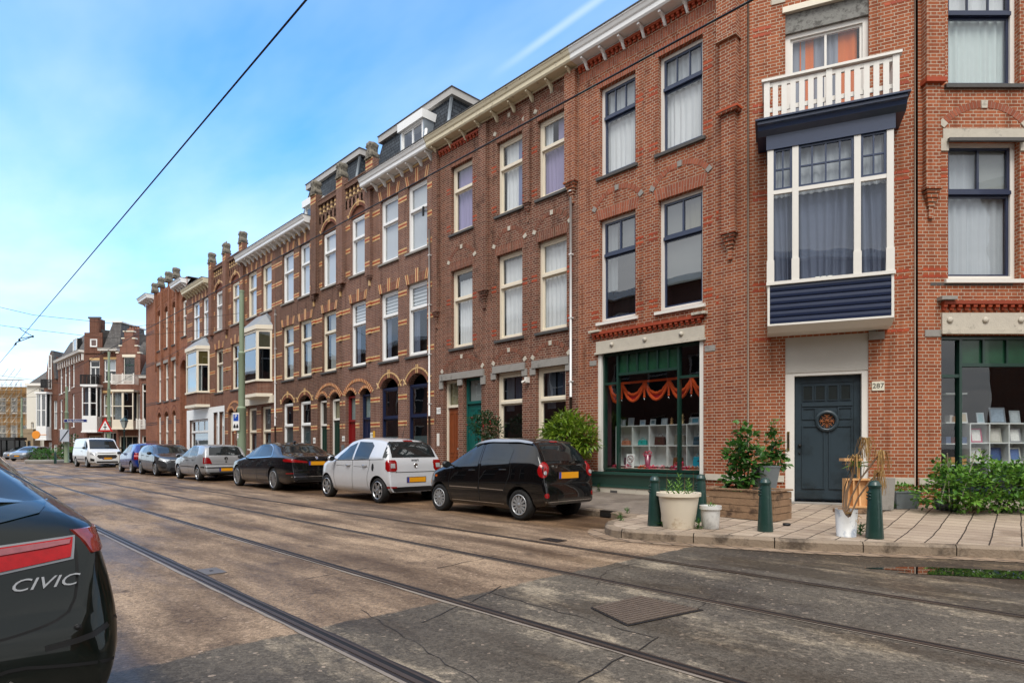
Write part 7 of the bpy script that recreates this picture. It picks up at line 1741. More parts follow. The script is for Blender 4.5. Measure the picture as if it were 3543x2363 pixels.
# ---------------------------------------------------------------- dark hatchback close to the viewer
c = Car('foreground_car', 'glossy green black hatchback close to the camera at the left edge, seen from behind', dict(L=4.25, W=1.77, wheels=(.80, 3.42, .315), rim=('twin', 5, .016), rimr=.72, arch=.375, tumble=.40, sh=.11, tk=.33,
    top=[(0, .46), (.015, .60), (.04, .66), (.07, .78), (.12, .90), (.2, .99), (.30, 1.055), (.36, 1.075), (.44, 1.10), (.7, 1.20), (1.0, 1.30), (1.4, 1.39), (1.9, 1.45), (2.3, 1.44), (2.7, 1.30), (3.2, 1.06), (3.5, .95), (3.9, .84), (4.15, .68), (4.25, .5)],
    belt=[(0, .85), (.3, .97), (.9, .99), (2.0, .95), (3.2, .9), (4.25, .55)], plan=[(0, .88), (.04, .94), (.12, .98), (.3, .995), (.8, 1), (3.3, 1), (3.8, .94), (4.1, .8), (4.25, .62)], bot=[(0, .27), (.4, .22), (1., .17), (3.2, .17), (4.25, .24)]), paint('green black paint', '030d09', .0, .3, .55), group=None)
REDB = P('bright red lens', 'a0060e', .25, var=.35, scale=35, spec=.3); GL2 = P('tinted rear glass', '12201f', .03, var=.2, spec=.7, coat=.3)
c.decal('upper_rear_window', [(-.50, 1.13), (.50, 1.13), (.40, 1.33), (-.40, 1.33)], GL2, 'B', .004, step=.03)
c.decal('lower_rear_window', [(-.66, 1.06), (-.61, 1.02), (-.45, .988), (0, .966), (.45, .988), (.61, 1.02), (.66, 1.06)], GL2, 'B', .004, step=.03)
m = MB(); pr = [(-.9, 0)]; n = 20
vs = []
for i in range(n+1):
    y = -.62+1.24*i/n; k = abs(y)/.62; x0 = -2.125+.24+.16*k*k; z = 1.082-.035*k*k
    for dx, dz in ((0, -.010), (.0, .008), (.10, .022), (.12, -.01)): vs.append((x0+dx, y, z+dz))
fs = [(4*i+j, 4*i+(j+1) % 4, 4*i+4+(j+1) % 4, 4*i+4+j) for i in range(n) for j in range(4)]+[(0, 1, 2, 3), (4*n+3, 4*n+2, 4*n+1, 4*n)]
m.add(vs, fs, 0, True); m.build('spoiler', c.body.data.materials[0], c.o).data.set_sharp_from_angle(angle=.6)
for sg in (1, -1):
    R_ = lambda pts: [(sg*y, z) for y, z in pts]
    c.decal('tail_light', R_([(.40, .818), (.688, .858), (.70, .925), (.45, .908)]), REDB, 'B', .010, step=.03)
    c.decal('inner_lamp', R_([(.0, .80), (.365, .812), (.42, .905), (.0, .885)]), P('inner lamp red', '8c0810', .25, var=.3, scale=30, coat=1.), 'B', .008, step=.03)
    c.decal('reversing_lamp', R_([(.27, .85), (.35, .85), (.36, .885), (.29, .885)]), CLEARL, 'B', .013, step=.03)
    c.decal('lamp_bezel', R_([(.385, .835), (.40, .838), (.44, .93), (.425, .93)]), CHR, 'B', .012, step=.03)
    c.decal('corner_lamp', [(-.085, .865), (.10, .885), (.11, .93), (.08, .955), (-.085, .95)] if sg < 0 else [(.085, .865), (-.10, .885), (-.11, .93), (-.08, .955), (.085, .95)], P('amber corner lens', '7a2a22', .12, var=.5, scale=40, coat=1.), yaw=-sg*40, ref=(-1.93, sg*.795), off=.010, step=.03)
    c.decal('lamp_bezel', R_([(.388, .808), (.697, .85), (.709, .934), (.444, .917)]), P('lamp bezel', '7c7e80', .3, .7), 'B', .005, step=.03)
    c.decal('lens_sheen', R_([(.45, .880), (.686, .903), (.692, .919), (.455, .902)]), P('sky lit lens top', '8c4a50', .15, var=.3, scale=40, coat=.3), 'B', .014, step=.03)  # dull pink strip paints the reflection along the lamp's upper edge
    c.line('tailgate_gap', R_([(.70, .955), (.71, .86), (.70, .70), (.66, .64), (.5, .60), (.2, .575), (0, .57)]), .009, SEAM, 'B', .002)
    c.line('bumper_crease', R_([(.60, .545), (.74, .56), (.84, .60)]), .022, TRIM, 'B', .003, sm=False)
    c.line('bumper_lip', R_([(.0, .44), (.35, .45), (.5, .50), (.6, .48), (.82, .45)]), .012, SEAM, 'B', .003)
    h = c.hit((-6, sg*.70, .60), (1, 0, 0)); m = MB(); MM = Matrix.Translation(h[0]) @ Matrix.Rotation(-PI/2, 4, 'Y'); m.lathe([(0, .003), (.009, .003), (.011, .0), (.013, .003), (.014, -.002)], 0, 16, MM); m.build('parking_sensor', TRIM, c.o)
    m = MB(); tp = [(-.13, .33), (.13, .33), (.0, .46)]; m.prism([(p[0]+sg*.5, p[1]) for p in tp], -2.14, -1.95, 0, ax='x'); m.prism([(p[0]*.8+sg*.5, p[1]*.8+.075) for p in tp], -2.146, -2.13, 1, ax='x'); m.build('tail_pipe', [CHR, UND], c.o)
c.text('CIVIC', -.60, .775, .062, HUB, shear=.35, ex=1.3); c.plate(.70, 'B', 0)
c.sides('side_window', [(.75, 1.04), (1.95, .99), (1.95, 1.34), (1.3, 1.30)], CG); c.sides('side_window', [(2.03, .985), (3.1, .95), (2.6, 1.25), (2.03, 1.34)], CG); c.mirror(3.05, 1.0, TRIM, 1)
for sd in 'LR': c.line('door_gap', [(2.0, .25), (1.98, .7), (2.0, .98)], .01, SEAM, sd)
c.place(-2.78-2.125, -.29, PI)

# ---------------------------------------------------------------- street furniture
PG = P('pole green', '808f76', .55, var=.1, scale=2, dark='8a8a7c', dscale=5, damt=.66)
BG_ = P('bollard green', '12342e', .4, var=.2, scale=8, coat=.3, dark='2c4a42', dscale=12, damt=.6)
def bollard(x, y, label, h=.74, z=None):
    z = gz(x, y) if z is None else z
    m = MB(); m.lathe([(0, h), (.035, h-.005), (.06, h-.025), (.072, h-.06), (.078, h-.065), (.078, h-.085), (.070, h-.09), (.068, h-.12), (.074, h-.14), (.098, .12), (.105, .02), (.105, 0)], 0, 24)
    for i in range(3):
        for s in (-1, 1): m.box(-.014, .014, -.089, -.062, h-.25+.04*i, h-.242+.04*i, 0, Matrix.Rotation(-.75, 4, 'Z') @ Matrix.Translation((0, 0, h-.21+.04*i)) @ Matrix.Rotation(s*.7, 4, 'Y') @ Matrix.Translation((0, 0, -(h-.21+.04*i))))
    o = m.build('bollard', BG_, loc=(x, y, z)); o.data.set_sharp_from_angle(angle=.7)
    return tag(o, label, 'bollard', 'dark green bollards')
bx_, by_ = gpp(1503, 1206)[:2]; bollard(bx_, by_, 'green bollard just left of the big cream pot')
bx_, by_ = gpp(1757, 1219)[:2]; bollard(bx_, by_, 'green bollard in front of the timber planter box')
bx_, by_ = gpp(2008, 1235)[:2]; bollard(bx_, by_, 'green bollard right of the cracked white bucket')
bx_, by_ = dp(1609, 9.6); bollard(bx_, by_, 'green bollard mostly hidden behind the cream pot')
for xd, lb in ((127, 'leftmost of the three far bollards by the round green planting'), (172, 'middle one of the three far bollards'), (225, 'rightmost of the three far bollards, beside the street sign pole')):
    x, y = dp(xd, 50); bollard(x, y, lb, .95, .0)
def pole(xd, Z, top, label, xy=None, r=(.17, .13, .095), z0=.1):
    x, y = xy or dp(xd, Z); k = (-x*CT+y*ST)/F; zt = H+(YH-top*K)*k
    m = MB(); a, b = zt*.36, zt*.66
    m.lathe([(r[0]+.02, 0), (r[0], .05), (r[0], a), (r[0]+.012, a+.02), (r[0]+.012, a+.1), (r[1], a+.16), (r[1], b), (r[1]+.01, b+.02), (r[1]+.01, b+.09), (r[2], b+.14), (r[2], zt), (r[2]+.01, zt), (r[2]+.01, zt+.08), (0, zt+.1)], 0, 18)
    o = m.build('tram_pole', PG, loc=(x, y, z0)); o.data.set_sharp_from_angle(angle=.6); return tag(o, label, 'pole', 'green tram wire poles'), x, y, zt
pA, ax_, ay_, az = pole(555, 0, 677, 'pale green tram pole between the silver hatchback and black saloon', xy=(axle(9.35, 555), 9.35))
pB, bx2, by2, bz = pole(250, 56, 812, 'pale green tram pole carrying the red triangle sign')
pC, cx2, cy2, cz2 = pole(153, 50, 893, 'pale green tram pole carrying the blue street name sign')
pD, dx2, dy2, dz2 = pole(50, 78, 915, 'farthest pale green tram pole, in front of the scaffolding', r=(.16, .12, .09))
pB['label'] = 'pale green tram pole carrying the red triangle sign'
# stickers and graffiti on the near pole
m = MB(); r = random.Random(2)
for i in range(16):
    a = -2.1+r.uniform(-.9, .9); z = r.uniform(.9, 2.4); w = r.uniform(.03, .06); m.box(-w, w, -.176, -.169, z, z+r.uniform(.04, .1), 0, Matrix.Rotation(a+PI/2, 4, 'Z'))
for i, ch in enumerate('OADAFE'): text_mb(ch, .16, .004, 1, Matrix.Rotation(-.9, 4, 'Z') @ Matrix.Translation((0, -.178, 1.9-.13*i)) @ Matrix.Rotation(PI/2, 4, 'X') @ Matrix.Rotation(-1.2, 4, 'Z'), m)
m.build('stickers', [M_['whitenew'], M_['black']], pA)
def face(x, y):   # matrix of a sign standing at x, y and turned to the viewer
    return Matrix.Rotation(math.atan2(y, x)+PI/2+PI, 4, 'Z')
sg_ = MB(); blue = P('sign blue', '1c4aa8', .4); red_ = P('sign red', 'c0181c', .4)
Mf = Matrix.Rotation(.55, 4, 'Z'); sg_.box(-.155, .155, -.02, 0, -.36, .36, 0, Mf); sg_.box(-.12, .12, -.024, -.02, .02, .30, 1, Mf); text_mb('P', .22, .004, 0, Mf @ Matrix.Translation((0, -.027, .2)) @ Matrix.Rotation(PI/2, 4, 'X'), sg_)
for x0, x1_ in ((-.12, -.01), (.01, .12)): sg_.box(x0, x1_, -.024, -.02, -.27, -.17, 2, Mf); sg_.box(x0+.025, x1_-.025, -.024, -.02, -.17, -.11, 2, Mf)
k = (-ax_*CT+ay_*ST)/F; zP = H+(YH-968*K)*k
tag(sg_.build('parking_sign', [M_['whitenew'], blue, M_['black']], loc=(ax_+.03, ay_-.23, zP)), 'blue and white parking plate fixed to the near green pole', 'sign')
def K_z(x, y, yd): return H+(YH-yd*K)*(-x*CT+y*ST)/F
m = MB(); s3 = .86; Mz = Matrix.Rotation(.75, 4, 'Z')
def tri(s, y0, y1, mt, zo=0): m.prism([(-s/2, -s*.29+zo), (s/2, -s*.29+zo), (0, s*.577+zo)], y0, y1, mt, Mz)
s3 = 1.45; tri(s3, -.02, 0, 0); tri(s3*.68, -.026, -.02, 1, .0); m.box(-.04, .04, -.03, -.026, -.26, .22, 2, Mz); m.box(-.16, .16, -.03, -.026, -.06, .02, 2, Mz); m.prism([(-.08, .2), (.08, .2), (0, .34)], -.031, -.026, 2, Mz)
o = m.build('warning_sign', [red_, M_['whitenew'], M_['black']], loc=(bx2+.1, by2-.3, K_z(bx2, by2, 980))); tag(o, 'red bordered triangular priority road warning sign on the far pole', 'sign')
m = MB(); m.box(-1.0, 1.0, -.02, .02, -.13, .13, 0, Mz); m.box(-.97, .97, -.024, -.02, -.11, .11, 1, Mz); text_mb('Kolje Ballotstraat', .2, .004, 0, Mz @ Matrix.Translation((0, -.028, 0)) @ Matrix.Rotation(PI/2, 4, 'X'), m)
o = m.build('street_name_sign', [M_['whitenew'], P('deep sign blue', '1a2a6c', .4)], loc=(cx2+.75, cy2+.5, K_z(cx2, cy2, 966))); tag(o, 'long dark blue street name plate on the far green pole', 'sign')
m = MB(); m.box(-.38, .38, -.02, .02, -.5, .5, 0, Mz); m.tube([Mz @ Vector((-.36, -.03, -.46)), Mz @ Vector((.36, -.03, .46))], .05, 1, 4)
o = m.build('end_of_zone_sign', [P('zone sign grey', 'b4bcc8', .5), P('zone bar', '4a5260', .5)], loc=(cx2+.45, cy2-.2, K_z(cx2, cy2, 1000))); tag(o, 'pale square sign with a grey diagonal bar below the street name', 'sign')
# lantern
lx, ly = dp(285, 46); zl_ = K_z(lx, ly, 958); m = MB(); m.lathe([(.14, 0), (.15, .3), (.09, .4), (.06, .9), (.05, 1.0), (.045, zl_-1.0), (.08, zl_-.96), (.04, zl_-.9), (.04, zl_-.8)], 0, 14)
m.tube([(-.28, 0, zl_-1.05), (.28, 0, zl_-1.05)], .02); m.lathe([(.12, zl_-.8), (.14, zl_-.78), (.0, zl_-.78)], 0, 6)
lo = m.build('street_lantern', BG_, loc=(lx, ly, 0)); tag(lo, 'old fashioned dark green lantern post in front of the stepped gable house', 'lamp')
m = MB(); m.lathe([(.14, zl_-.78), (.27, zl_-.28)], 0, 6, sm=False); m.build('lamp_glass', P('lantern glass', '8a948c', .15, coat=1.), lo); m = MB(); m.lathe([(.3, zl_-.28), (.3, zl_-.25), (.14, zl_-.08), (.05, zl_-.03), (.03, zl_+.05), (0, zl_+.08)], 0, 6, sm=False); m.build('lamp_cap', BG_, lo)
ox_, oy_ = dp(83, 75); m = MB(); m.lathe([(0, -.06), (.5, -.06), (.5, .06), (0, .06)], 0, 24, Mz @ Matrix.Rotation(PI/2, 4, 'X'), False); m.tube([(0, .1, 0), (.9, .9, 0)], .05, 0, 5)
tag(m.build('round_shop_sign', P('orange disc', 'e08a1c', .4), loc=(ox_, oy_, K_z(ox_, oy_, 998))), 'round orange projecting disc sign on the white house', 'sign')
# tram stop shelter far left
tx, ty = dp(14, 70); m = MB(); m.box(-1.8, 1.8, -.8, .8, 2.2, 2.5, 0, Mz); [m.box(x, x+.12, -.7, -.58, 0, 2.2, 0, Mz) for x in (-1.7, -.1, 1.55)]; m.box(-1.7, 1.7, .6, .64, .3, 2.2, 1, Mz)
tag(m.build('tram_shelter', [TRIM, CG], loc=(tx, ty, 0)), 'dark glazed tram stop shelter at the far left edge', 'shelter')

# overhead wires
def wire(name, pts, r, label, grp='tram overhead wires'):
    m = MB(); m.tube(pts, r, 0, 6); return tag(m.build(name, M_['black']), label, 'wire', grp)
WZ = 5.55; hc_ = CT
D1 = (WZ-H)*CT/((1028.5-0)/(703+166)); D2 = (WZ-H)*CT/((1028.5-398)/(995+166))
wire('contact_wire', [(6, D1, WZ), (-6, D1, WZ), (-30, D1, WZ-.0), (-95, D1, WZ)], .011, 'thick contact wire crossing the sky over the near track')
wire('contact_wire', [(6, D2, WZ), (-30, D2, WZ), (-95, D2, WZ)], .011, 'contact wire over the far track running across the brick fronts')
def onw(xd, D): r = ray(xd); return D*r[0]/r[1]
wire('span_wire', [(ax_, ay_, az-.75), (ax_-.2, D2, WZ+.28), (ax_-.5, D1, WZ+.28), (ax_-1.2, -7.4, az-.2)], .008, 'span wire running from the near green pole across both tracks', 'span wires')
xk = onw(45, D1); 
wire('span_wire', [(xk-1.5, -7.4, WZ+1.1), (xk, D1, WZ+.45), (xk-.6, D2, WZ+.5), (xk-1.2, 11.9, WZ+2.0)], .009, 'span wire crossing the sky beside the far clamp', 'span wires')
m = MB(); m.tube([(xk, D1, WZ), (xk-.4, D1+.05, WZ+.1), (xk-.9, D1+.5, WZ+.30), (xk-1.4, D1, WZ+.05), (xk-2.2, D1, WZ)], .016, 0, 6); m.tube([(xk-.9, D1+.5, WZ+.30), (xk-.3, D1+.1, WZ+.42), (xk, D1, WZ+.45)], .014)
for p in ((xk-.1, D1, WZ), (xk-1.5, D1, WZ), (xk-.9, D1+.5, WZ+.3)): m.add(*ell(p, (.07, .04, .05), 8), 0, True)
tag(m.build('wire_clamp', M_['black']), 'twin armed clamp joining the contact wire to its span wire', 'clamp')
xq = onw(560, D2)
wire('span_wire', [dp(0, 60)+(K_z(*dp(0, 60), 862),), (bx2, by2, K_z(bx2, by2, 895))], .02, 'faint far span wire towards the pole with the triangle sign', 'span wires')
wire('span_wire', [dp(-30, 52)+(K_z(*dp(-30, 52), 920),), (cx2, cy2, K_z(cx2, cy2, 905)), (bx2, by2, K_z(bx2, by2, 890)), (ax_-8, 10.5, K_z(ax_-8, 10.5, 770))], .012, 'low far span wire linking the two far poles', 'span wires')

# bicycle by the near pole
bkx, bky = axle(9.8, 578), 9.85
m = MB(); bm_ = thing('bicycle', 'bicycle with a turquoise frame parked behind the near tram pole', 'bicycle', (bkx, bky, .12), -1.1)
m.tube([(-.28, 0, .28+.3), (0, 0, .32), (.45, 0, .36+.5), (-.2, 0, .85)], .02); m.tube([(-.28, 0, .5), (-.2, 0, .85), (-.55, 0, .34)], .018); m.tube([(0, 0, .32), (-.55, 0, .34)], .016); m.tube([(.55, 0, .34), (.45, 0, .86), (.42, 0, 1.02)], .02)
m.build('frame', P('turquoise frame', '2a9c94', .35), bm_)
for x in (-.55, .55):
    w = MB(); w.tube([(x+.33*math.cos(t*PI/12), 0, .34+.33*math.sin(t*PI/12)) for t in range(25)], .02, 0, 6, cap=False)
    for t in range(12): w.tube([(x, 0, .34), (x+.32*math.cos(t*PI/6), 0, .34+.32*math.sin(t*PI/6))], .003, 0, 4)
    w.build('wheel', TY, bm_)
w = MB(); w.tube([(.22, -.3, 1.02), (.3, -.24, 1.08), (.42, -.08, 1.10), (.42, .08, 1.10), (.3, .24, 1.08), (.22, .3, 1.02)], .014); w.build('handlebar', CHR, bm_); w = MB(); w.add(*ell((-.22, 0, .95), (.13, .08, .04)), 0, True); w.tube([(-.2, 0, .85), (-.22, 0, .94)], .014); w.build('saddle', TRIM, bm_)

# ---------------------------------------------------------------- pots, tubs and planting
LG = leafmat('laurel leaves', ['6c8a24', '88a230', '4c7420', 'a0b440', '3a6420'], .35)
LD = leafmat('dark leaves', ['22401e', '2e5226', '1a3418', '3c6030'], .3)
LM = leafmat('mid leaves', ['3c6a2a', '4c7c30', '2c5624', '5c8c38'], .45)
LB = leafmat('fresh leaves', ['5c8e30', '74a43a', '447a2a', '8ab44a', '345f22'], .45)
LDRY = leafmat('dry leaves', ['b48e54', 'c8a468', '8c6a3c', 'a07c48'], .8)
BARK = P('bark', '6e5844', .9, var=.3, scale=14, bump=.6); SOIL = P('soil', '6a4c34', 1., var=.3, scale=40, bump=.6)
def leaf(mb, p, d, up, L_, W_, m=0, droop=.25):
    d = d.normalized(); s = d.cross(up); s = s.normalized() if s.length > .01 else Vector((1, 0, 0)); n = s.cross(d)
    a = p; b = p+d*L_*.5+s*W_/2+n*.0; c_ = p+d*L_*.5-s*W_/2; t = p+d*L_-n*L_*droop*.6; mid = p+d*L_*.5-n*L_*.08
    mb.add([a, b, mid, c_, t], [(0, 1, 2), (0, 2, 3), (2, 1, 4), (3, 2, 4)], m)
def foliage(name, parent, blobs, n, L_, W_, mat, seed=1, spread=.35, droop=.25, flowers=None, up=.35):
    r = random.Random(seed); mb = MB(); tot = sum(b[3]*b[4]*b[5] for b in blobs)
    for b in blobs:
        for _ in range(int(n*b[3]*b[4]*b[5]/tot)):
            while True:
                q = Vector((r.gauss(0, 1), r.gauss(0, 1), r.gauss(0, 1)))
                if q.length > .1: break
            q.normalize(); rad = r.random()**.28*(1+.12*math.sin(q.x*7+seed)+.12*math.cos(q.z*6+q.y*5)); p = Vector((b[0]+q.x*b[3]*rad, b[1]+q.y*b[4]*rad, b[2]+q.z*b[5]*rad))
            d = q*.9+Vector((r.uniform(-1, 1), r.uniform(-1, 1), r.uniform(-.6, 1)*up*2))*spread*1.6; s = r.uniform(.6, 1.25)
            leaf(mb, p, d, Vector((r.uniform(-.4, .4), r.uniform(-.4, .4), 1)), L_*s, W_*s, 0, droop)
    mats = [mat]
    if flowers:
        mats.append(flowers[0])
        for _ in range(flowers[1]):
            b = r.choice(blobs); q = Vector((r.gauss(0, 1), -abs(r.gauss(0, 1)), r.gauss(0, 1))).normalized(); p = Vector((b[0]+q.x*b[3], b[1]+q.y*b[4], b[2]+q.z*b[5])); mb.add(*ell(p, (.02*L_/.09, .02*L_/.09, .02*L_/.09), 6), 1)
    return mb.build(name, mats, parent)
def branches(parent, base, tips, r0=.03, mat=None, seed=0, name='stems'):
    r = random.Random(seed); m = MB()
    for t in tips:
        a, b = Vector(base), Vector(t); mid = (a+b)/2+Vector((r.uniform(-.1, .1), r.uniform(-.1, .1), r.uniform(-.05, .1))); m.tube([a, mid, b], [r0, r0*.7, r0*.3], 0, 6)
    return m.build(name, mat or BARK, parent)
def pot(parent, name, r0, r1, h, mat, rim=.02, soil=True, n=24, M=None):
    m = MB(); m.lathe([(0, 0), (r0, 0), (r0+.005, .01), (r1, h-.05), (r1+rim, h-.05), (r1+rim, h), (r1, h), (r1-.015, h-.04), (r0, h-.2)], 0, n, M)
    if soil: m.lathe([(0, h-.045), (r1-.01, h-.05)], 1, n, M)
    o = m.build(name, [mat, SOIL], parent); o.data.set_sharp_from_angle(angle=.6); return o
# laurel bush in a terracotta pot beside the shop
FW = Fac(0, 11.1, 0); lx = FW.X(1302); t = thing('laurel_bush', 'bright yellow green laurel bush beside the shop window', 'bush', (lx, 11.1, gz(lx, 11.1))); hz_ = FW.Z(1302, 1000)-t.location.z
pot(t, 'pot', .16, .2, .5, P('terracotta', '7a4030', .8, var=.2)); branches(t, (0, 0, .45), [(0, 0, 1.3), (.3, -.1, 1.2), (-.3, 0, 1.2), (.1, .1, 1.7)], .03)
foliage('foliage', t, [(0, 0, hz_-.0, .62, .5, .46), (-.5, 0, hz_-.14, .36, .3, .24), (.45, 0, hz_-.12, .38, .3, .3), (.0, 0, hz_+.36, .3, .26, .22), (.25, -.05, hz_-.42, .34, .25, .25)], 2300, .19, .056, LG, 3, .5, .45)
FW2 = Fac(0, 11.15, 0); lx = FW2.X(1113); t = thing('camellia_bush', 'dark green camellia with a few red flowers in front of the teal door', 'bush', (lx, 11.15, gz(lx, 11.15))); hz_ = FW2.Z(1113, 978)-t.location.z
pot(t, 'pot', .15, .19, .4, P('brown pot', '4c3a30', .8)); branches(t, (0, 0, .35), [(0, 0, 1.3), (.3, 0, 1.4), (-.3, 0, 1.35)], .025)
foliage('foliage', t, [(0, 0, hz_, .46, .38, .36), (-.38, 0, hz_+.08, .26, .25, .22), (.34, 0, hz_-.12, .34, .3, .3), (.1, 0, hz_+.22, .25, .25, .2)], 1500, .085, .045, LD, 5, .6, .2, (P('red petals', 'a81c28', .5), 9))
# timber planter with fig and galvanised tub
pl = thing('timber_planter', 'long planter box of weathered planks below the bay window', 'planter', (0, 0, .13)); c1 = gpp(1622, 1183)[:2]; c2 = gpp(1778, 1199)[:2]; c3 = gp(1812, 1190, .13)
pang = math.atan2(c2[1]-c1[1], c2[0]-c1[0]); plen = math.dist(c1, c2)+.0; pl.location = (c1[0], c1[1], gz(c1[0], c1[1])-.01); pl.rotation_euler = (0, 0, pang); pdep = .62
zt_p = .46
for i in range(4):
    m = MB(); h_ = (zt_p-.02)/4; z0 = .01+h_*i
    m.box(0, plen, 0, .03, z0, z0+h_-.008); m.box(0, plen, pdep-.03, pdep, z0, z0+h_-.008); m.box(0, .03, .03, pdep-.03, z0, z0+h_-.01); m.box(plen-.03, plen, .03, pdep-.03, z0, z0+h_-.01); m.build('plank', M_['timber'], pl)
m = MB(); m.box(-.02, plen+.02, -.02, .06, zt_p, zt_p+.025); m.box(-.02, plen+.02, pdep-.06, pdep+.02, zt_p, zt_p+.025); m.box(-.02, .06, .06, pdep-.06, zt_p, zt_p+.025); m.box(plen-.06, plen+.02, .06, pdep-.06, zt_p, zt_p+.025); m.build('rim', M_['timber'], pl)
m = MB(); m.box(.03, plen-.03, .03, pdep-.03, .3, .36); m.build('soil', SOIL, pl)
m = MB(); m.box(.03, plen-.03, .06, .09, .36, .44); m.build('inner_board', M_['timber'], pl)
def zat(xd, yd, Z): return H+(YH-yd*K)*Z/F
def plantat(name, label, xd, Z, cat='plant', z=None): x, y = dp(xd, Z); return thing(name, label, cat, (x, y, gz(x, y) if z is None else z), math.radians(46.1))
Zf = 10.4; t = plantat('fig_plant', 'leafy dark green fig rising behind the timber planter', 1706, Zf); e = lambda xd, yd: ((xd-1706)*K*Zf/F, zat(0, yd, Zf)-t.location.z)
bl_ = []
for (xd, yd, r_, q) in ((1705, 1085, .26, .24), (1690, 1040, .22, .22), (1715, 1010, .17, .2), (1700, 985, .06, .12), (1690, 1105, .24, .16), (1735, 1060, .17, .2)): p = e(xd, yd); bl_.append((p[0], 0, p[1], r_, .22, q))
foliage('foliage', t, bl_, 620, .125, .10, LM, 9, .7, .3); branches(t, (0, 0, .1), [(b[0], 0, b[2]+b[5]) for b in bl_], .014, LM)
t = plantat('tall_weed', 'tall mallow like plant standing against the white door frame', 1778, 10.6); Zf = 10.6; e = lambda xd, yd: ((xd-1778)*K*Zf/F, zat(0, yd, Zf)-t.location.z); bl_ = []
for (xd, yd, r_, q) in ((1776, 980, .05, .14), (1774, 1010, .10, .12), (1782, 1035, .15, .12), (1790, 1060, .14, .12), (1765, 1055, .12, .1)): p = e(xd, yd); bl_.append((p[0], 0, p[1], r_, .12, q))
foliage('foliage', t, bl_, 260, .11, .085, LM, 12, .7, .3); branches(t, (0, .05, .3), [(b[0], 0, b[2]+b[5]) for b in bl_], .01, LM)
Zt = 10.5; t = plantat('metal_tub', 'square tapering galvanised tub behind the planter, holding the tall plants', 1757, Zt, 'tub')
m = MB(); zz0 = zat(0, 1128, Zt)-.13; zz1 = zat(0, 1077, Zt)-.13; m.frus(-.13, .13, -.13, .13, zz0, zz1, -.05); m.box(-.19, .19, -.19, .19, zz1, zz1+.02); m.box(-.16, .16, -.16, .16, 0, zz0) ; m.build('tub', M_['galv'], t)
# cream pot, bucket
x, y = gp(1558, 1216, .13); Zp = (-x*CT+y*ST); Zp += .25; x, y = dp(1558, Zp); t = thing('cream_pot', 'large dirty cream plastic pot with upright green sprigs', 'pot', (x, y, .13)); hp = zat(0, 1130, Zp)-.13
pot(t, 'tub', .215, .285, hp, P('stained cream plastic', 'dcd2be', .5, var=.06, scale=6, dark='b09a78', dscale=3, damt=.58), .03)
def sprig(mb, x, y, z, h, r): 
    rr = random.Random(int(x*999+y*77))
    for i in range(int(h/.012)):
        a = i*2.4; tt = i*.012/h; leaf(mb, Vector((x, y, z+i*.012)), Vector((math.cos(a), math.sin(a), .55+.5*tt)), Vector((0, 0, 1)), r*(1.1-.6*tt), .022, 0, .1)
m = MB()
for q in ((-.12, -.05, .22), (.0, .02, .32), (.02, -.12, .2), (.16, -.02, .26), (.13, .08, .2), (-.04, .1, .2)): sprig(m, q[0], q[1], hp-.05, q[2], .11)
m.build('sprigs', LB, t); m = MB(); [m.tube([(a, b, hp-.05), (a+.01, b, hp+.30)], .003, 0, 5) for a, b in ((-.2, 0), (.2, .05), (.15, -.1))]; m.build('sticks', BARK, t)
x, y = gp(1631, 1215, .13); Zp = (-x*CT+y*ST)+.12; x, y = dp(1631, Zp); t = thing('white_bucket', 'small white plastic bucket right of the cream pot', 'bucket', (x, y, .13)); hp = zat(0, 1160, Zp)-.13
pot(t, 'bucket', .115, .135, hp, P('translucent white plastic', 'd0d0cc', .4, var=.04, dark='a8a8a4', dscale=3, damt=.5), .02); m = MB(); sprig(m, .0, 0, hp-.06, .1, .1); sprig(m, .03, 0, hp-.06, .08, .1); m.build('sprigs', LB, t)
# cracked bucket with dried yucca
x, y = gp(1943, 1234, .13); Zy = (-x*CT+y*ST)+.14; x, y = dp(1943, Zy); t = thing('cracked_bucket', 'cracked white bucket holding a dead yucca', 'bucket', (x, y, .13), math.radians(46.1)); hp = zat(0, 1168, Zy)-.13
m = MB(); n = 26; vs = []
for i in range(n): 
    a = 2*PI*i/n; hh = hp*(1-.0) if not (3 < i < 8 or i in (17, 18, 19)) else hp*(.72+.05*(i % 3)); vs += [(.115*math.cos(a), .115*math.sin(a), 0), (.135*math.cos(a), .135*math.sin(a), hh)]
m.add(vs, [(2*i, 2*((i+1) % n), 2*((i+1) % n)+1, 2*i+1) for i in range(n)]+[tuple(2*i for i in range(n))], 0, True); m.lathe([(0, hp*.7), (.12, hp*.7)], 1, 20)
m.build('bucket', [P('grubby white plastic', 'c8c8c6', .45, var=.08, dark='8c94a0', dscale=5, damt=.5), SOIL], t)
yu = thing('dead_yucca', 'dried out yucca with drooping straw coloured leaves', 'plant', (x, y, .13+hp*.7), math.radians(46.1)); e = lambda xd, yd: ((xd-1943)*K*Zy/F, zat(0, yd, Zy)-.13-hp*.7); heads = []
m = MB(); r = random.Random(9)
for base, pts, r_ in (((-.02, 0), [(1955, 1140), (1975, 1100), (2005, 1060), (2022, 1040)], .015), ((0, .02), [(1950, 1130), (1965, 1085), (1970, 1050)], .02), ((.03, -.02), [(1965, 1140), (1990, 1105), (2010, 1085)], .014), ((-.03, .03), [(1948, 1120), (1968, 1060), (1995, 1015), (1998, 1010)], .013)):
    P_ = [(base[0], base[1], 0)]+[(e(*q)[0], base[1]*3, e(*q)[1]) for q in pts]; m.tube(P_, [r_*.8*r.uniform(.8, 1.1) for _ in P_[:-1]]+[r_*.45], 0, 7); heads.append(P_[-1])
m.build('stems', BARK, yu); m = MB(); r = random.Random(3)
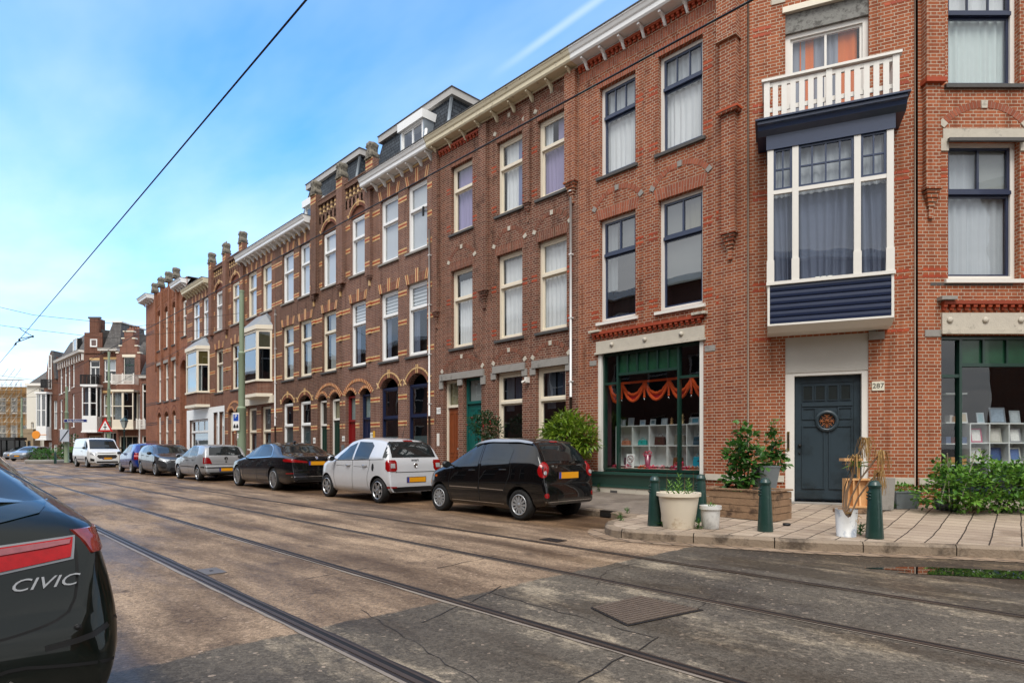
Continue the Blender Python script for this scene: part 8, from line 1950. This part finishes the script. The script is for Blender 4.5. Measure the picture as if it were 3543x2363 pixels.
for h_ in heads:
    for i in range(26):
        a = r.uniform(0, 2*PI); l = r.uniform(.1, .3); q = Vector(h_); w_ = .006; k = r.uniform(.03, .11); pts = [q, q+Vector((k*math.cos(a), k*math.sin(a), r.uniform(.0, .05))), q+Vector((k*1.4*math.cos(a), k*1.4*math.sin(a), -l*.5)), q+Vector((k*r.uniform(.8, 1.8)*math.cos(a), k*1.3*math.sin(a), -l))]
        for u, v in zip(pts[:-1], pts[1:]): s = Vector((-math.sin(a), math.cos(a), 0))*w_; m.add([u-s, u+s, v+s*.7, v-s*.7], [(0, 1, 2, 3)])
for i in range(50): a = r.uniform(0, 2*PI); q = Vector((.06*math.cos(a)+.05, .06*math.sin(a), .05)); m.tube([q, q+Vector((r.uniform(-.08, .12), r.uniform(-.1, .1), r.uniform(-.12, .06)))], .004, 0, 4)
m.build('dry_leaves', LDRY, yu); m = MB()
for i in range(12): a = r.uniform(0, 2*PI); leaf(m, Vector(heads[1])+Vector((0, 0, -.1)), Vector((math.cos(a), math.sin(a), r.uniform(-.2, .8))), Vector((0, 0, 1)), r.uniform(.12, .24), .02)
m.build('green_leaves', LB, yu)
# pine box frame by the door
Zb = 10.3; x, y = dp(1965, Zb); t = thing('pine_crate', 'pale pine box frame on a low trolley leaning by the grey door', 'crate', (x, y, .13), math.radians(46.1)); e = lambda xd, yd: ((xd-1965)*K*Zb/F, zat(0, yd, Zb)-t.location.z)
m = MB(); a, b = e(1938, 0)[0], e(1996, 0)[0]; z0, z1 = .14, e(0, 1098)[1]
for q in ((a, a+.03, z0, z1), (b-.03, b, z0, z1), (a+.03, b-.03, z0, z0+.03), (a+.03, b-.03, z1-.03, z1), (a+.12, a+.14, z0+.03, z1-.03)): m.box(q[0], q[1], -.06, .06, q[2], q[3])
m.box(a+.03, b-.03, .03, .04, z0+.03, z1-.03); m.build('crate', M_['pine'], t); z2 = e(0, 1058)[1]
m = MB(); m.box(e(1930, 0)[0], e(1972, 0)[0], -.12, .05, z2, z2+.045); m.box(e(1935, 0)[0], e(1970, 0)[0], -.10, .03, z2-.06, z2-.02, 1); m.tube([(e(1975, 0)[0], 0, .15), (e(1970, 0)[0], 0, z2)], .018, 0, 6); m.build('seat_board', [M_['pine'], M_['slate_sill']], t)
m = MB(); m.box(a-.12, b+.1, -.16, .14, .06, .12); [m.lathe([(0, -.02), (.035, -.02), (.035, .02), (0, .02)], 1, 12, Matrix.Translation((xx, yy, .035)) @ Matrix.Rotation(PI/2, 4, 'X')) for xx in (a-.06, b+.04) for yy in (-.12, .1)]; m.build('trolley', [M_['timber'], TRIM], t)
# trough, small tub and the green mass under the side window
def trough(name, label, xd0, xd1, Z, y0, y1, mat, rnd=False):
    q = gpp((xd0+xd1)/2, y1); Z = -q[0]*CT+q[1]*ST+.12; t = plantat(name, label, (xd0+xd1)/2, Z, 'tub'); w = (xd1-xd0)*K*Z/F/2; z1 = zat(0, y0, Z)-t.location.z; m = MB()
    if rnd: 
        m.lathe([(0, 0), (w*.92, 0), (w, z1), (w*.93, z1), (w*.85, .02)], 0, 20); [m.box(-w*.05, w*.05, -w-.004, -w+.02, 0, z1, 0, Matrix.Rotation(i*PI/8, 4, 'Z')) for i in range(16)]
    else: m.frus(-w*.9, w*.9, -.14, .14, 0, z1-.02, -.03); m.box(-w-.02, w+.02, -.18, .18, z1-.02, z1)
    m.build('body', mat, t); return t, w, z1
t, w_, z_ = trough('metal_trough', 'grey galvanised trough on the pavement right of the dead yucca', 2045, 2098, 9.9, 1127, 1168, M_['galv']); foliage('foliage', t, [(0, 0, z_+.04, w_, .14, .07)], 150, .07, .045, LB, 4)
t, w_, z_ = trough('small_tub', 'small grey ribbed round tub half buried in greenery', 2150, 2196, 9.75, 1147, 1172, M_['galv'], True)
t = thing('upright_trough', 'pale grey upright container against the brick pier', 'tub', dp(2030, 10.5)+(.22,), math.radians(46.1)); m = MB(); m.frus(-.1, .1, -.1, .1, 0, .55, -.02); m.build('body', M_['stone_grey'], t)
Zg = 10.0; t = plantat('shrub_bank', 'dense mixed green shrubs spilling along the wall under the side shop window', 2240, Zg, 'shrub'); e = lambda xd, yd: ((xd-2240)*K*Zg/F, zat(0, yd, Zg)-t.location.z); bl_ = []
for (xd, yd, r_, q) in ((2140, 1140, .16, .14), (2165, 1115, .2, .2), (2190, 1095, .25, .22), (2180, 1070, .12, .12), (2230, 1120, .3, .26), (2215, 1150, .28, .14), (2290, 1085, .28, .2), (2260, 1060, .14, .14), (2330, 1110, .34, .28), (2290, 1150, .4, .15), (2360, 1080, .25, .2), (2400, 1120, .4, .3), (2345, 1155, .3, .12)): p = e(xd, yd); bl_.append((p[0], (p[0]*13 % 1-.5)*.2+.05, p[1], r_, .3, q))
foliage('foliage', t, bl_, 2600, .095, .05, LB, 21, .65, .3); foliage('foliage', t, [(b[0], b[1]+.15, b[2]-.03, b[3]*1.0, .2, b[5]) for b in bl_], 1500, .08, .055, LM, 22, .6, .3)
branches(t, (0, .1, .0), [(b[0], 0, b[2]+b[5]*.8) for b in bl_], .008, BARK, 3); m = MB(); [m.tube([(e(a, 0)[0], .0, .2), (e(b, 0)[0], -.1, e(0, yy)[1])], .008, 0, 5) for a, b, yy in ((2180, 2165, 1040), (2160, 2172, 1058), (2205, 2230, 1035))]; m.build('canes', M_['stone'], t)
# far planting beyond the crossing
x, y = dp(110, 52); t = thing('round_flower_bed', 'round raised bed of shrubs at the far corner', 'planter', (x, y, 0), math.radians(46)); m = MB(); m.lathe([(1.5, 0), (1.6, .25), (1.5, .3), (0, .3)], 0, 20); m.build('kerb_ring', M_['stone_grey'], t); foliage('foliage', t, [(0, 0, .6, 1.3, 1.1, .5), (-.8, 0, .8, .7, .7, .4), (.9, 0, .5, .6, .8, .3)], 700, .28, .12, LM, 30)
x, y = dp(162, 60); t = thing('dark_shrub', 'dark shrub against the brown side wall far off', 'bush', (x, y, 0)); foliage('foliage', t, [(0, 0, 1.4, 1.5, 1.0, 1.1), (-.6, 0, .9, 1.1, .9, .8)], 700, .25, .13, LD, 31); branches(t, (0, 0, 0), [(0, 0, 1.6), (.5, 0, 1.5), (-.5, 0, 1.4)], .05)
x, y = dp(172, 54); t = thing('ball_topiary', 'clipped bright green ball in a dark pot at the far corner', 'bush', (x, y, 0)); pot(t, 'pot', .5, .7, .9, TRIM); foliage('foliage', t, [(0, 0, 1.0, .7, .7, .4)], 500, .14, .08, LB, 32)
x, y = dp(245, 54); t = thing('flowering_shrub', 'low shrub with red flowers behind the white van', 'bush', (x, y, 0)); foliage('foliage', t, [(0, 0, .6, .9, .7, .6)], 400, .2, .12, LM, 33, flowers=(M_['redbrick'], 14))
# weeds in the joints
wd = 0
for (xd, yd, n, h_, lb) in ((1375, 1128, 9, .25, 'weed at the foot of the shop plinth beside the black car'), (1460, 1130, 12, .3, 'tall weed left of the first bollard by the plinth'), (1483, 1130, 8, .14, 'low weed tuft right of the tall weed by the plinth'), (1425, 1195, 8, .14, 'weed growing from the gully mouth'), (1440, 1178, 6, .1, 'tiny weed on the pavement behind the gully'), (1500, 1190, 9, .14, 'brownish weed by the kerb left of the first bollard'), (1520, 1208, 10, .08, 'grass tuft at the foot of the first bollard'), (1604, 1214, 12, .16, 'grass tuft between the cream pot and the white bucket'), (1975, 1228, 12, .18, 'spiky weed between the cracked bucket and the bollard'), (2052, 1168, 10, .14, 'bright weed before the galvanised trough')):
    x, y, zq = gpp(xd, yd); m = MB(); r = random.Random(wd); wd += 1
    for i in range(n*3): a = r.uniform(0, 2*PI); leaf(m, Vector((r.uniform(-.04, .04), r.uniform(-.04, .04), r.uniform(0, h_*.7))), Vector((math.cos(a), math.sin(a), r.uniform(.2, 1.4))), Vector((0, 0, 1)), r.uniform(.05, .1), .022)
    m.tube([(0, 0, 0), (.01, 0, h_)], .005, 0, 5); tag(m.build('weed', LM, loc=(x, y, zq-.005)), lb, 'weed', 'weeds in the paving joints')
m = MB(); r = random.Random(8)
for i in range(260): 
    tt = r.random(); q0, q1 = gp(2030, 1267), gp(2125, 1272); x, y = q0[0]+(q1[0]-q0[0])*tt, q0[1]+(q1[1]-q0[1])*tt+r.gauss(0, .025); a = r.uniform(0, 2*PI); leaf(m, Vector((x, y, .005)), Vector((math.cos(a), math.sin(a), 1)), Vector((0, 0, 1)), r.uniform(.02, .05), .01)
tag(m.build('gutter_grass', LB), 'strip of short grass in the corner gutter', 'grass', kind='stuff')
x, y = gp(1806, 1206, .13); m = MB(); m.add(*ell((0, 0, .015), (.06, .035, .02)), 0, True); m.lathe([(.02, .02), (.05, .035), (.06, .02)], 0, 12); tag(m.build('bottle_cap_lid', TRIM, loc=(x, y, .13)), 'small dark plastic lid lying on the pavement', 'litter')
# ---------------------------------------------------------------- shop window displays
WS = P('white laminate', 'd4d6d4', .4, var=.03)
def cubes(fac, x0, y0, z0, nx, nz, s, d, label):
    t = thing('shelf_unit', label, 'shelf', tuple(fac.world(x0, y0, z0)), fac.a, 'white cube shelves in the shop windows'); tk = .022
    m = MB(); W, Hh = nx*s, nz*s; m.box(0, W, 0, d, -tk/2, tk/2); m.box(0, W, 0, d, Hh-tk/2, Hh+tk/2)
    m.box(-tk/2, tk/2, 0, d, tk/2, Hh-tk/2); m.box(W-tk/2, W+tk/2, 0, d, tk/2, Hh-tk/2); m.box(0, W, d, d+.01, 0, Hh); m.build('carcass', WS, t)
    for i in range(1, nx): MB().box(i*s-tk/2, i*s+tk/2, .004, d, tk/2, Hh-tk/2).build('upright', WS, t)
    for j in range(1, nz): MB().box(tk/2, W-tk/2, .006, d, j*s-tk/2, j*s+tk/2).build('shelf', WS, t)
    return t
FS = Fac(F1.ox, F1.oy, 0); ys = .75
sx0 = FS.X(1418, -ys); zs0 = .85; top_ = FS.Z(1418, 979, -ys)
s_ = (top_-zs0)/2
nleft = 3; wcell = (FS.X(1560, -ys)-sx0)/5
cubes(FS, sx0-.05, ys, zs0, 3, 2, s_, .3, 'left white cube shelf unit with bags in the orange draped shop window'); cubes(FS, sx0-.05+3*s_+.03, ys, zs0, 3, 2, s_, .3, 'right white cube shelf unit with bags in the orange draped shop window')
MB().box(sh[0]+.1, sh[1]-.1, .2, 1.3, .74, .80).build('display_floor', P('pale display floor', 'b8a894', .6), corner)
def bag(fac, x, y, z, w, h, d, col, label, handle=True):
    t = thing('handbag', label, 'bag', tuple(fac.world(x, y, z)), fac.a, 'handbags in the shop window'); m = MB(); q = [(-w/2, 0), (w/2, 0), (w*.46, h*.6), (w*.4, h), (-w*.4, h), (-w*.46, h*.6)]
    m.prism(q, 0, d); m.build('body', P('bag '+col, col, .4, var=.1, scale=20), t, bevel=.012)
    if handle: hd = MB(); hd.tube([(-w*.22, d/2, h*.95), (-w*.2, d/2, h*1.25), (0, d/2, h*1.38), (w*.2, d/2, h*1.25), (w*.22, d/2, h*.95)], .007, 0, 6); hd.build('strap', P('strap '+col, col, .5), t)
    k = MB(); k.box(-.015, .015, -.006, 0, h*.5, h*.62); k.build('clasp', CHR, t)
u0 = sx0-.05; y1_ = ys+.05; zr2 = zs0+s_+.015; zr1 = zs0+.015
bag(FS, u0+.5*s_, y1_, zr2, .24, .12, .1, 'b87860', 'flat salmon bag on the upper left cube'); bag(FS, u0+1.5*s_, y1_, zr2, .24, .13, .1, '2a9a94', 'small turquoise bag in the upper cube'); bag(FS, u0+2.5*s_, y1_, zr2, .27, .2, .12, '4a2c26', 'brown leather bag beside the turquoise one')
bag(FS, u0+3.6*s_, y1_, zr2, .28, .23, .12, '6e6a60', 'large taupe handbag in the upper right cubes'); bag(FS, u0+4.6*s_, y1_, zr2, .27, .19, .12, '2c4654', 'dark blue satchel with a ring clasp'); bag(FS, u0+5.5*s_, y1_, zr2, .2, .18, .1, '9c5048', 'small coral bag at the right end')
bag(FS, u0+4.6*s_, y1_, zr1, .29, .22, .12, '1e98b4', 'bright turquoise shoulder bag on the lower right shelf'); bag(FS, u0+3.5*s_, y1_, zr1, .24, .2, .12, '6a4020', 'glittering bronze bag on the lower shelf'); bag(FS, u0+.6*s_, y1_, zr1, .2, .18, .1, '5c3c4c', 'plum bag on the lower left shelf', False)
def frame_(fac, x, y, z, w, h, col, pic, label, tilt=.15):
    o = thing('picture_frame', label, 'picture frame', tuple(fac.world(x, y, z)), fac.a, 'frames and ornaments in the shop windows'); o.rotation_euler = (0, 0, fac.a); T = Matrix.Rotation(-tilt, 4, 'X')
    m = MB(); b = .025
    for q in ((-w/2, -w/2+b, 0, h), (w/2-b, w/2, 0, h), (-w/2+b, w/2-b, 0, b), (-w/2+b, w/2-b, h-b, h)): m.box(q[0], q[1], 0, .015, q[2], q[3], 0, T)
    m.build('frame', P('frame '+col, col, .3, .2, var=.1), o); MB().box(-w/2+b, w/2-b, .006, .012, b, h-b, 0, T).build('picture', P('picture '+pic, pic, .5, var=.4, scale=22), o)
zt2 = zs0+2*s_+.015
for i, (f_, w, h, c_, p_, lb) in enumerate(((.35, .12, .16, '9aa4a8', 'c8ccd0', 'silver frame at the left end of the shelf top'), (.8, .17, .2, 'b4b8bc', '98a4ac', 'square silver frame above the turquoise bag'), (1.5, .16, .13, 'a8b4bc', '7890a0', 'grey blue frame above the brown bag'), (2.1, .15, .14, 'b8c0c4', '5c7078', 'small dark silver frame third from the right of the left shelf top'), (2.75, .17, .15, '8c98a0', 'a8b0b4', 'pewter frame at the middle join'), (4.4, .2, .15, 'bcc4c8', '4c8ca0', 'wide frame with a blue picture'), (5.0, .14, .12, '98a0a4', 'b0a8a0', 'small frame behind the green post'), (5.6, .15, .2, 'b4bcc0', '887870', 'tall frame near the right end'))): frame_(FS, u0+f_*s_, ys+.08, zt2, w, h, c_, p_, lb)
for i, (f_, h, c_, lb) in enumerate(((.1, .2, 'b4c0c0', 'little silver cross ornament'), (3.1, .18, 'b89060', 'gold figure ornament above the taupe bag'), (3.7, .26, 'c0a878', 'tall gilt deity like ornament at the centre'), (4.1, .17, 'a8b4b0', 'small pewter ornament right of the tall gilt one'))):
    m = MB(); m.lathe([(0, 0), (.05, 0), (.05, .02), (.02, .04), (.045, h*.4), (.02, h*.55), (.04, h*.7), (.012, h*.85), (0, h)], 0, 12); tag(m.build('ornament', P('ornament '+str(i), c_, .3, .5, var=.2), loc=tuple(FS.world(u0+f_*s_, ys+.14, zt2))), lb, 'ornament', 'frames and ornaments in the shop windows')
# notice against bicycles, vases, petals on the sill
o = thing('no_bicycles_notice', 'white card forbidding bicycles, leaning in the shop window', 'notice', tuple(FS.world(FS.X(1446, -.35), .35, .81)), 0); m = MB(); T = Matrix.Rotation(-.1, 4, 'X'); m.box(-.115, .115, 0, .008, 0, .33, 0, T); m.build('card', M_['whitenew'], o)
m = MB(); TT = T @ Matrix.Translation((0, -.004, .21)); m.tube([TT @ Vector((.085*math.cos(t*PI/12), 0, .085*math.sin(t*PI/12))) for t in range(25)], .007, 0, 5, cap=False); m.tube([TT @ Vector((-.06, 0, .06)), TT @ Vector((.06, 0, -.06))], .006, 0, 5)
for xx in (-.035, .035): m.tube([TT @ Vector((xx+.022*math.cos(t*PI/6), .002, -.012+.022*math.sin(t*PI/6))) for t in range(13)], .003, 1, 4, cap=False)
m.tube([TT @ Vector(q) for q in ((-.035, .002, -.012), (-.012, .002, .02), (.025, .002, .02), (.035, .002, -.012))], .003, 1, 4); m.build('symbol', [P('sign dark red', '7a2030', .5), M_['black']], o)
text_mb('GEEN', .04, .002, 0, T @ Matrix.Translation((0, -.003, .085)) @ Matrix.Rotation(PI/2, 4, 'X')).build('lettering', M_['black'], o); text_mb('FIETSEN', .04, .002, 0, T @ Matrix.Translation((0, -.003, .04)) @ Matrix.Rotation(PI/2, 4, 'X')).build('lettering', M_['black'], o)
x = FS.X(1487, -.4); t = thing('pink_vase', 'tall glass vase packed with pink petals', 'vase', tuple(FS.world(x, .4, .8))); m = MB(); m.lathe([(0, 0), (.06, 0), (.05, .05), (.09, .34), (.085, .34), (0, .06)], 0, 16); m.build('vase', P('pink glass', '9c4058', .2, coat=1.), t); foliage('petals', t, [(0, 0, .34, .09, .09, .07)], 120, .04, .03, P('pink petals', 'd83a5c', .6), 2)
r = random.Random(5)
for i, xd in enumerate((1415, 1440, 1475, 1500, 1520, 1545, 1560, 1575, 1592, 1605)):
    cc = ('d82c5c', 'c83060', 'e85a20', 'e02858', 'd89098', 'c82858', 'e03068', 'd82c5c', 'e07a50', 'b8a090')[i]; b = [(0, 0, .03, .09, .08, .035)] if i != 6 else [(0, 0, .08, .1, .08, .08)]
    o = foliage('silk_flower', None, b, 60 if i != 6 else 140, .045, .03, P('silk '+str(i), cc, .6), i); o.location = FS.world(FS.X(xd, -.34), .34, .8); tag(o, ('pink silk flower head left of the notice', 'crimson silk flowers beneath the notice', 'orange silk flower left of the pink vase', 'crimson flower right of the pink vase', 'pale pink flowers in the window middle', 'pink flower under the bronze bag', 'large bunch of magenta silk flowers', 'pink flower right of the magenta bunch', 'apricot flower behind the green post', 'beige flower at the right end of the sill')[i], 'silk flower', 'silk flowers on the shop sill')
# garland
gr = thing('marigold_garland', 'orange and red festooned marigold garland across the shop window', 'garland', tuple(FS.world(0, .42, 0))); OR = P('marigold orange', 'f0581a', .8, var=.25, scale=60, bump=1.); RD2 = P('garland red', 'a81418', .8, var=.2, scale=40, bump=.6)
gx = [FS.X(d, -.42) for d in (1400, 1428, 1480, 1536, 1588, 1640)]; zt3 = FS.Z(1500, 876, -.42)
for a, b in zip(gx[:-1], gx[1:]):
    for dz, mt in ((.42, OR), (.27, OR)):
        pts = [(a+(b-a)*i/16, 0, zt3-dz*4*(i/16)*(1-i/16)) for i in range(17)]; m = MB(); rr = random.Random(int(dz*100))
        m.tube(pts, [.036*rr.uniform(.8, 1.25) for _ in pts], 0, 8); m.build('swag', mt, gr)
    pts = [(a+(b-a)*i/12, .012, zt3-.41*4*(i/12)*(1-i/12)) for i in range(13)]+[(a+(b-a)*i/12, .012, zt3-.285*4*(i/12)*(1-i/12)) for i in range(12, -1, -1)]
    m = MB(); m.prism([(p[0], p[2]) for p in pts], .005, .012); m.build('red_cloth', RD2, gr)
m = MB(); m.box(gx[0], gx[-1], -.02, .01, zt3, zt3+.05); m.build('header', OR, gr)
for x in gx[1:-1]: m = MB(); m.tube([(x, -.01, zt3-i*.05) for i in range(8)], [.022, .028]*4, 0, 7); m.lathe([(0, 0), (.03, .01), (.015, .05), (0, .06)], 1, 8, Matrix.Translation((x, -.01, zt3-.42))); m.build('tassel', [OR, CHR], gr)
folds(FS.X(1393, -.5), FS.X(1404, -.5), .85, 2.9, .5, .02, 3, 4).build('curtain', P('plum curtain', '5c3844', .9), corner)
# second shop
F3s = F3; q = Z3(2220, 1010, -.5); yy = .55; xa = F3.X(2228, -yy); cw = .37; z_b = F3.Z(2240, 972, -yy)
cubes(F3, xa, yy, z_b-3*cw, 8, 3, cw, .35, 'long white cube shelf unit in the side street shop window')
cols_ = (('b04868', 'd8d4d0', 'pink filigree'), ('b8b4a8', 'c8c4bc', 'plain silver'), ('9c9ca0', 'e0dcd8', 'white filigree'), ('d0c8b0', 'b0a890', 'cream'), ('c8c0a8', 'd0d0cc', 'ivory'), ('283c64', '3c5480', 'navy blue'), ('c0c0b8', '5870a0', 'silver with a blue picture'))
for i, (a, b, nn) in enumerate(cols_): frame_(F3, xa+cw*(.5+(i % 4)), yy+.08, z_b-cw*(1+(i//4))+.015, .22, .27, a, b, nn+' picture frame standing in the long cube shelf')
for i, (a, b, w, h, nn) in enumerate((('c8c8c4', 'b8a890', .16, .2, 'leaning silver frame at the left end of the long shelf'), ('b0bcc4', '90a8b0', .14, .2, 'pale blue frame second along the shelf top'), ('8c949c', '98a8b8', .3, .3, 'double mirror frame on the shelf top'), ('a8b0b4', 'b4bcc0', .2, .24, 'grey oval backed frame right of the double mirror frame'), ('d8d8d4', '5c8ab8', .22, .26, 'white frame with a blue photo on the shelf top'))): frame_(F3, xa-.05+.33*i, yy+.1, z_b+.015, w, h, a, b, nn)
cl_ = P('clutter tone a', '8a8478', .6, var=.5, scale=20); m = MB(); x0 = F3.X(2163, -.6); x1_ = F3.X(2212, -.6)
for z in (.95, 1.35, 1.75, 2.3): m.box(x0, x1_, .5, .8, z, z+.02)
t = thing('glass_shelving', 'dim shelves of small wrapped goods at the left of the side shop', 'shelf', tuple(F3.world(0, 0, 0)), F3.a); m.build('shelf_boards', WS, t); r = random.Random(6)
for i in range(14): z = (.97, 1.37, 1.77)[i % 3]; a = x0+.03+(x1_-x0-.1)*r.random(); m = MB(); m.box(a, a+r.uniform(.05, .12), .5+r.random()*.1, .72, z, z+r.uniform(.04, .16)); m.build('parcel', P('parcel '+str(i), r.choice(['8a8478', 'a89878', '4a5a7a', 'b8b4b0', '8c3c34', 'c08a50']), .5), t)
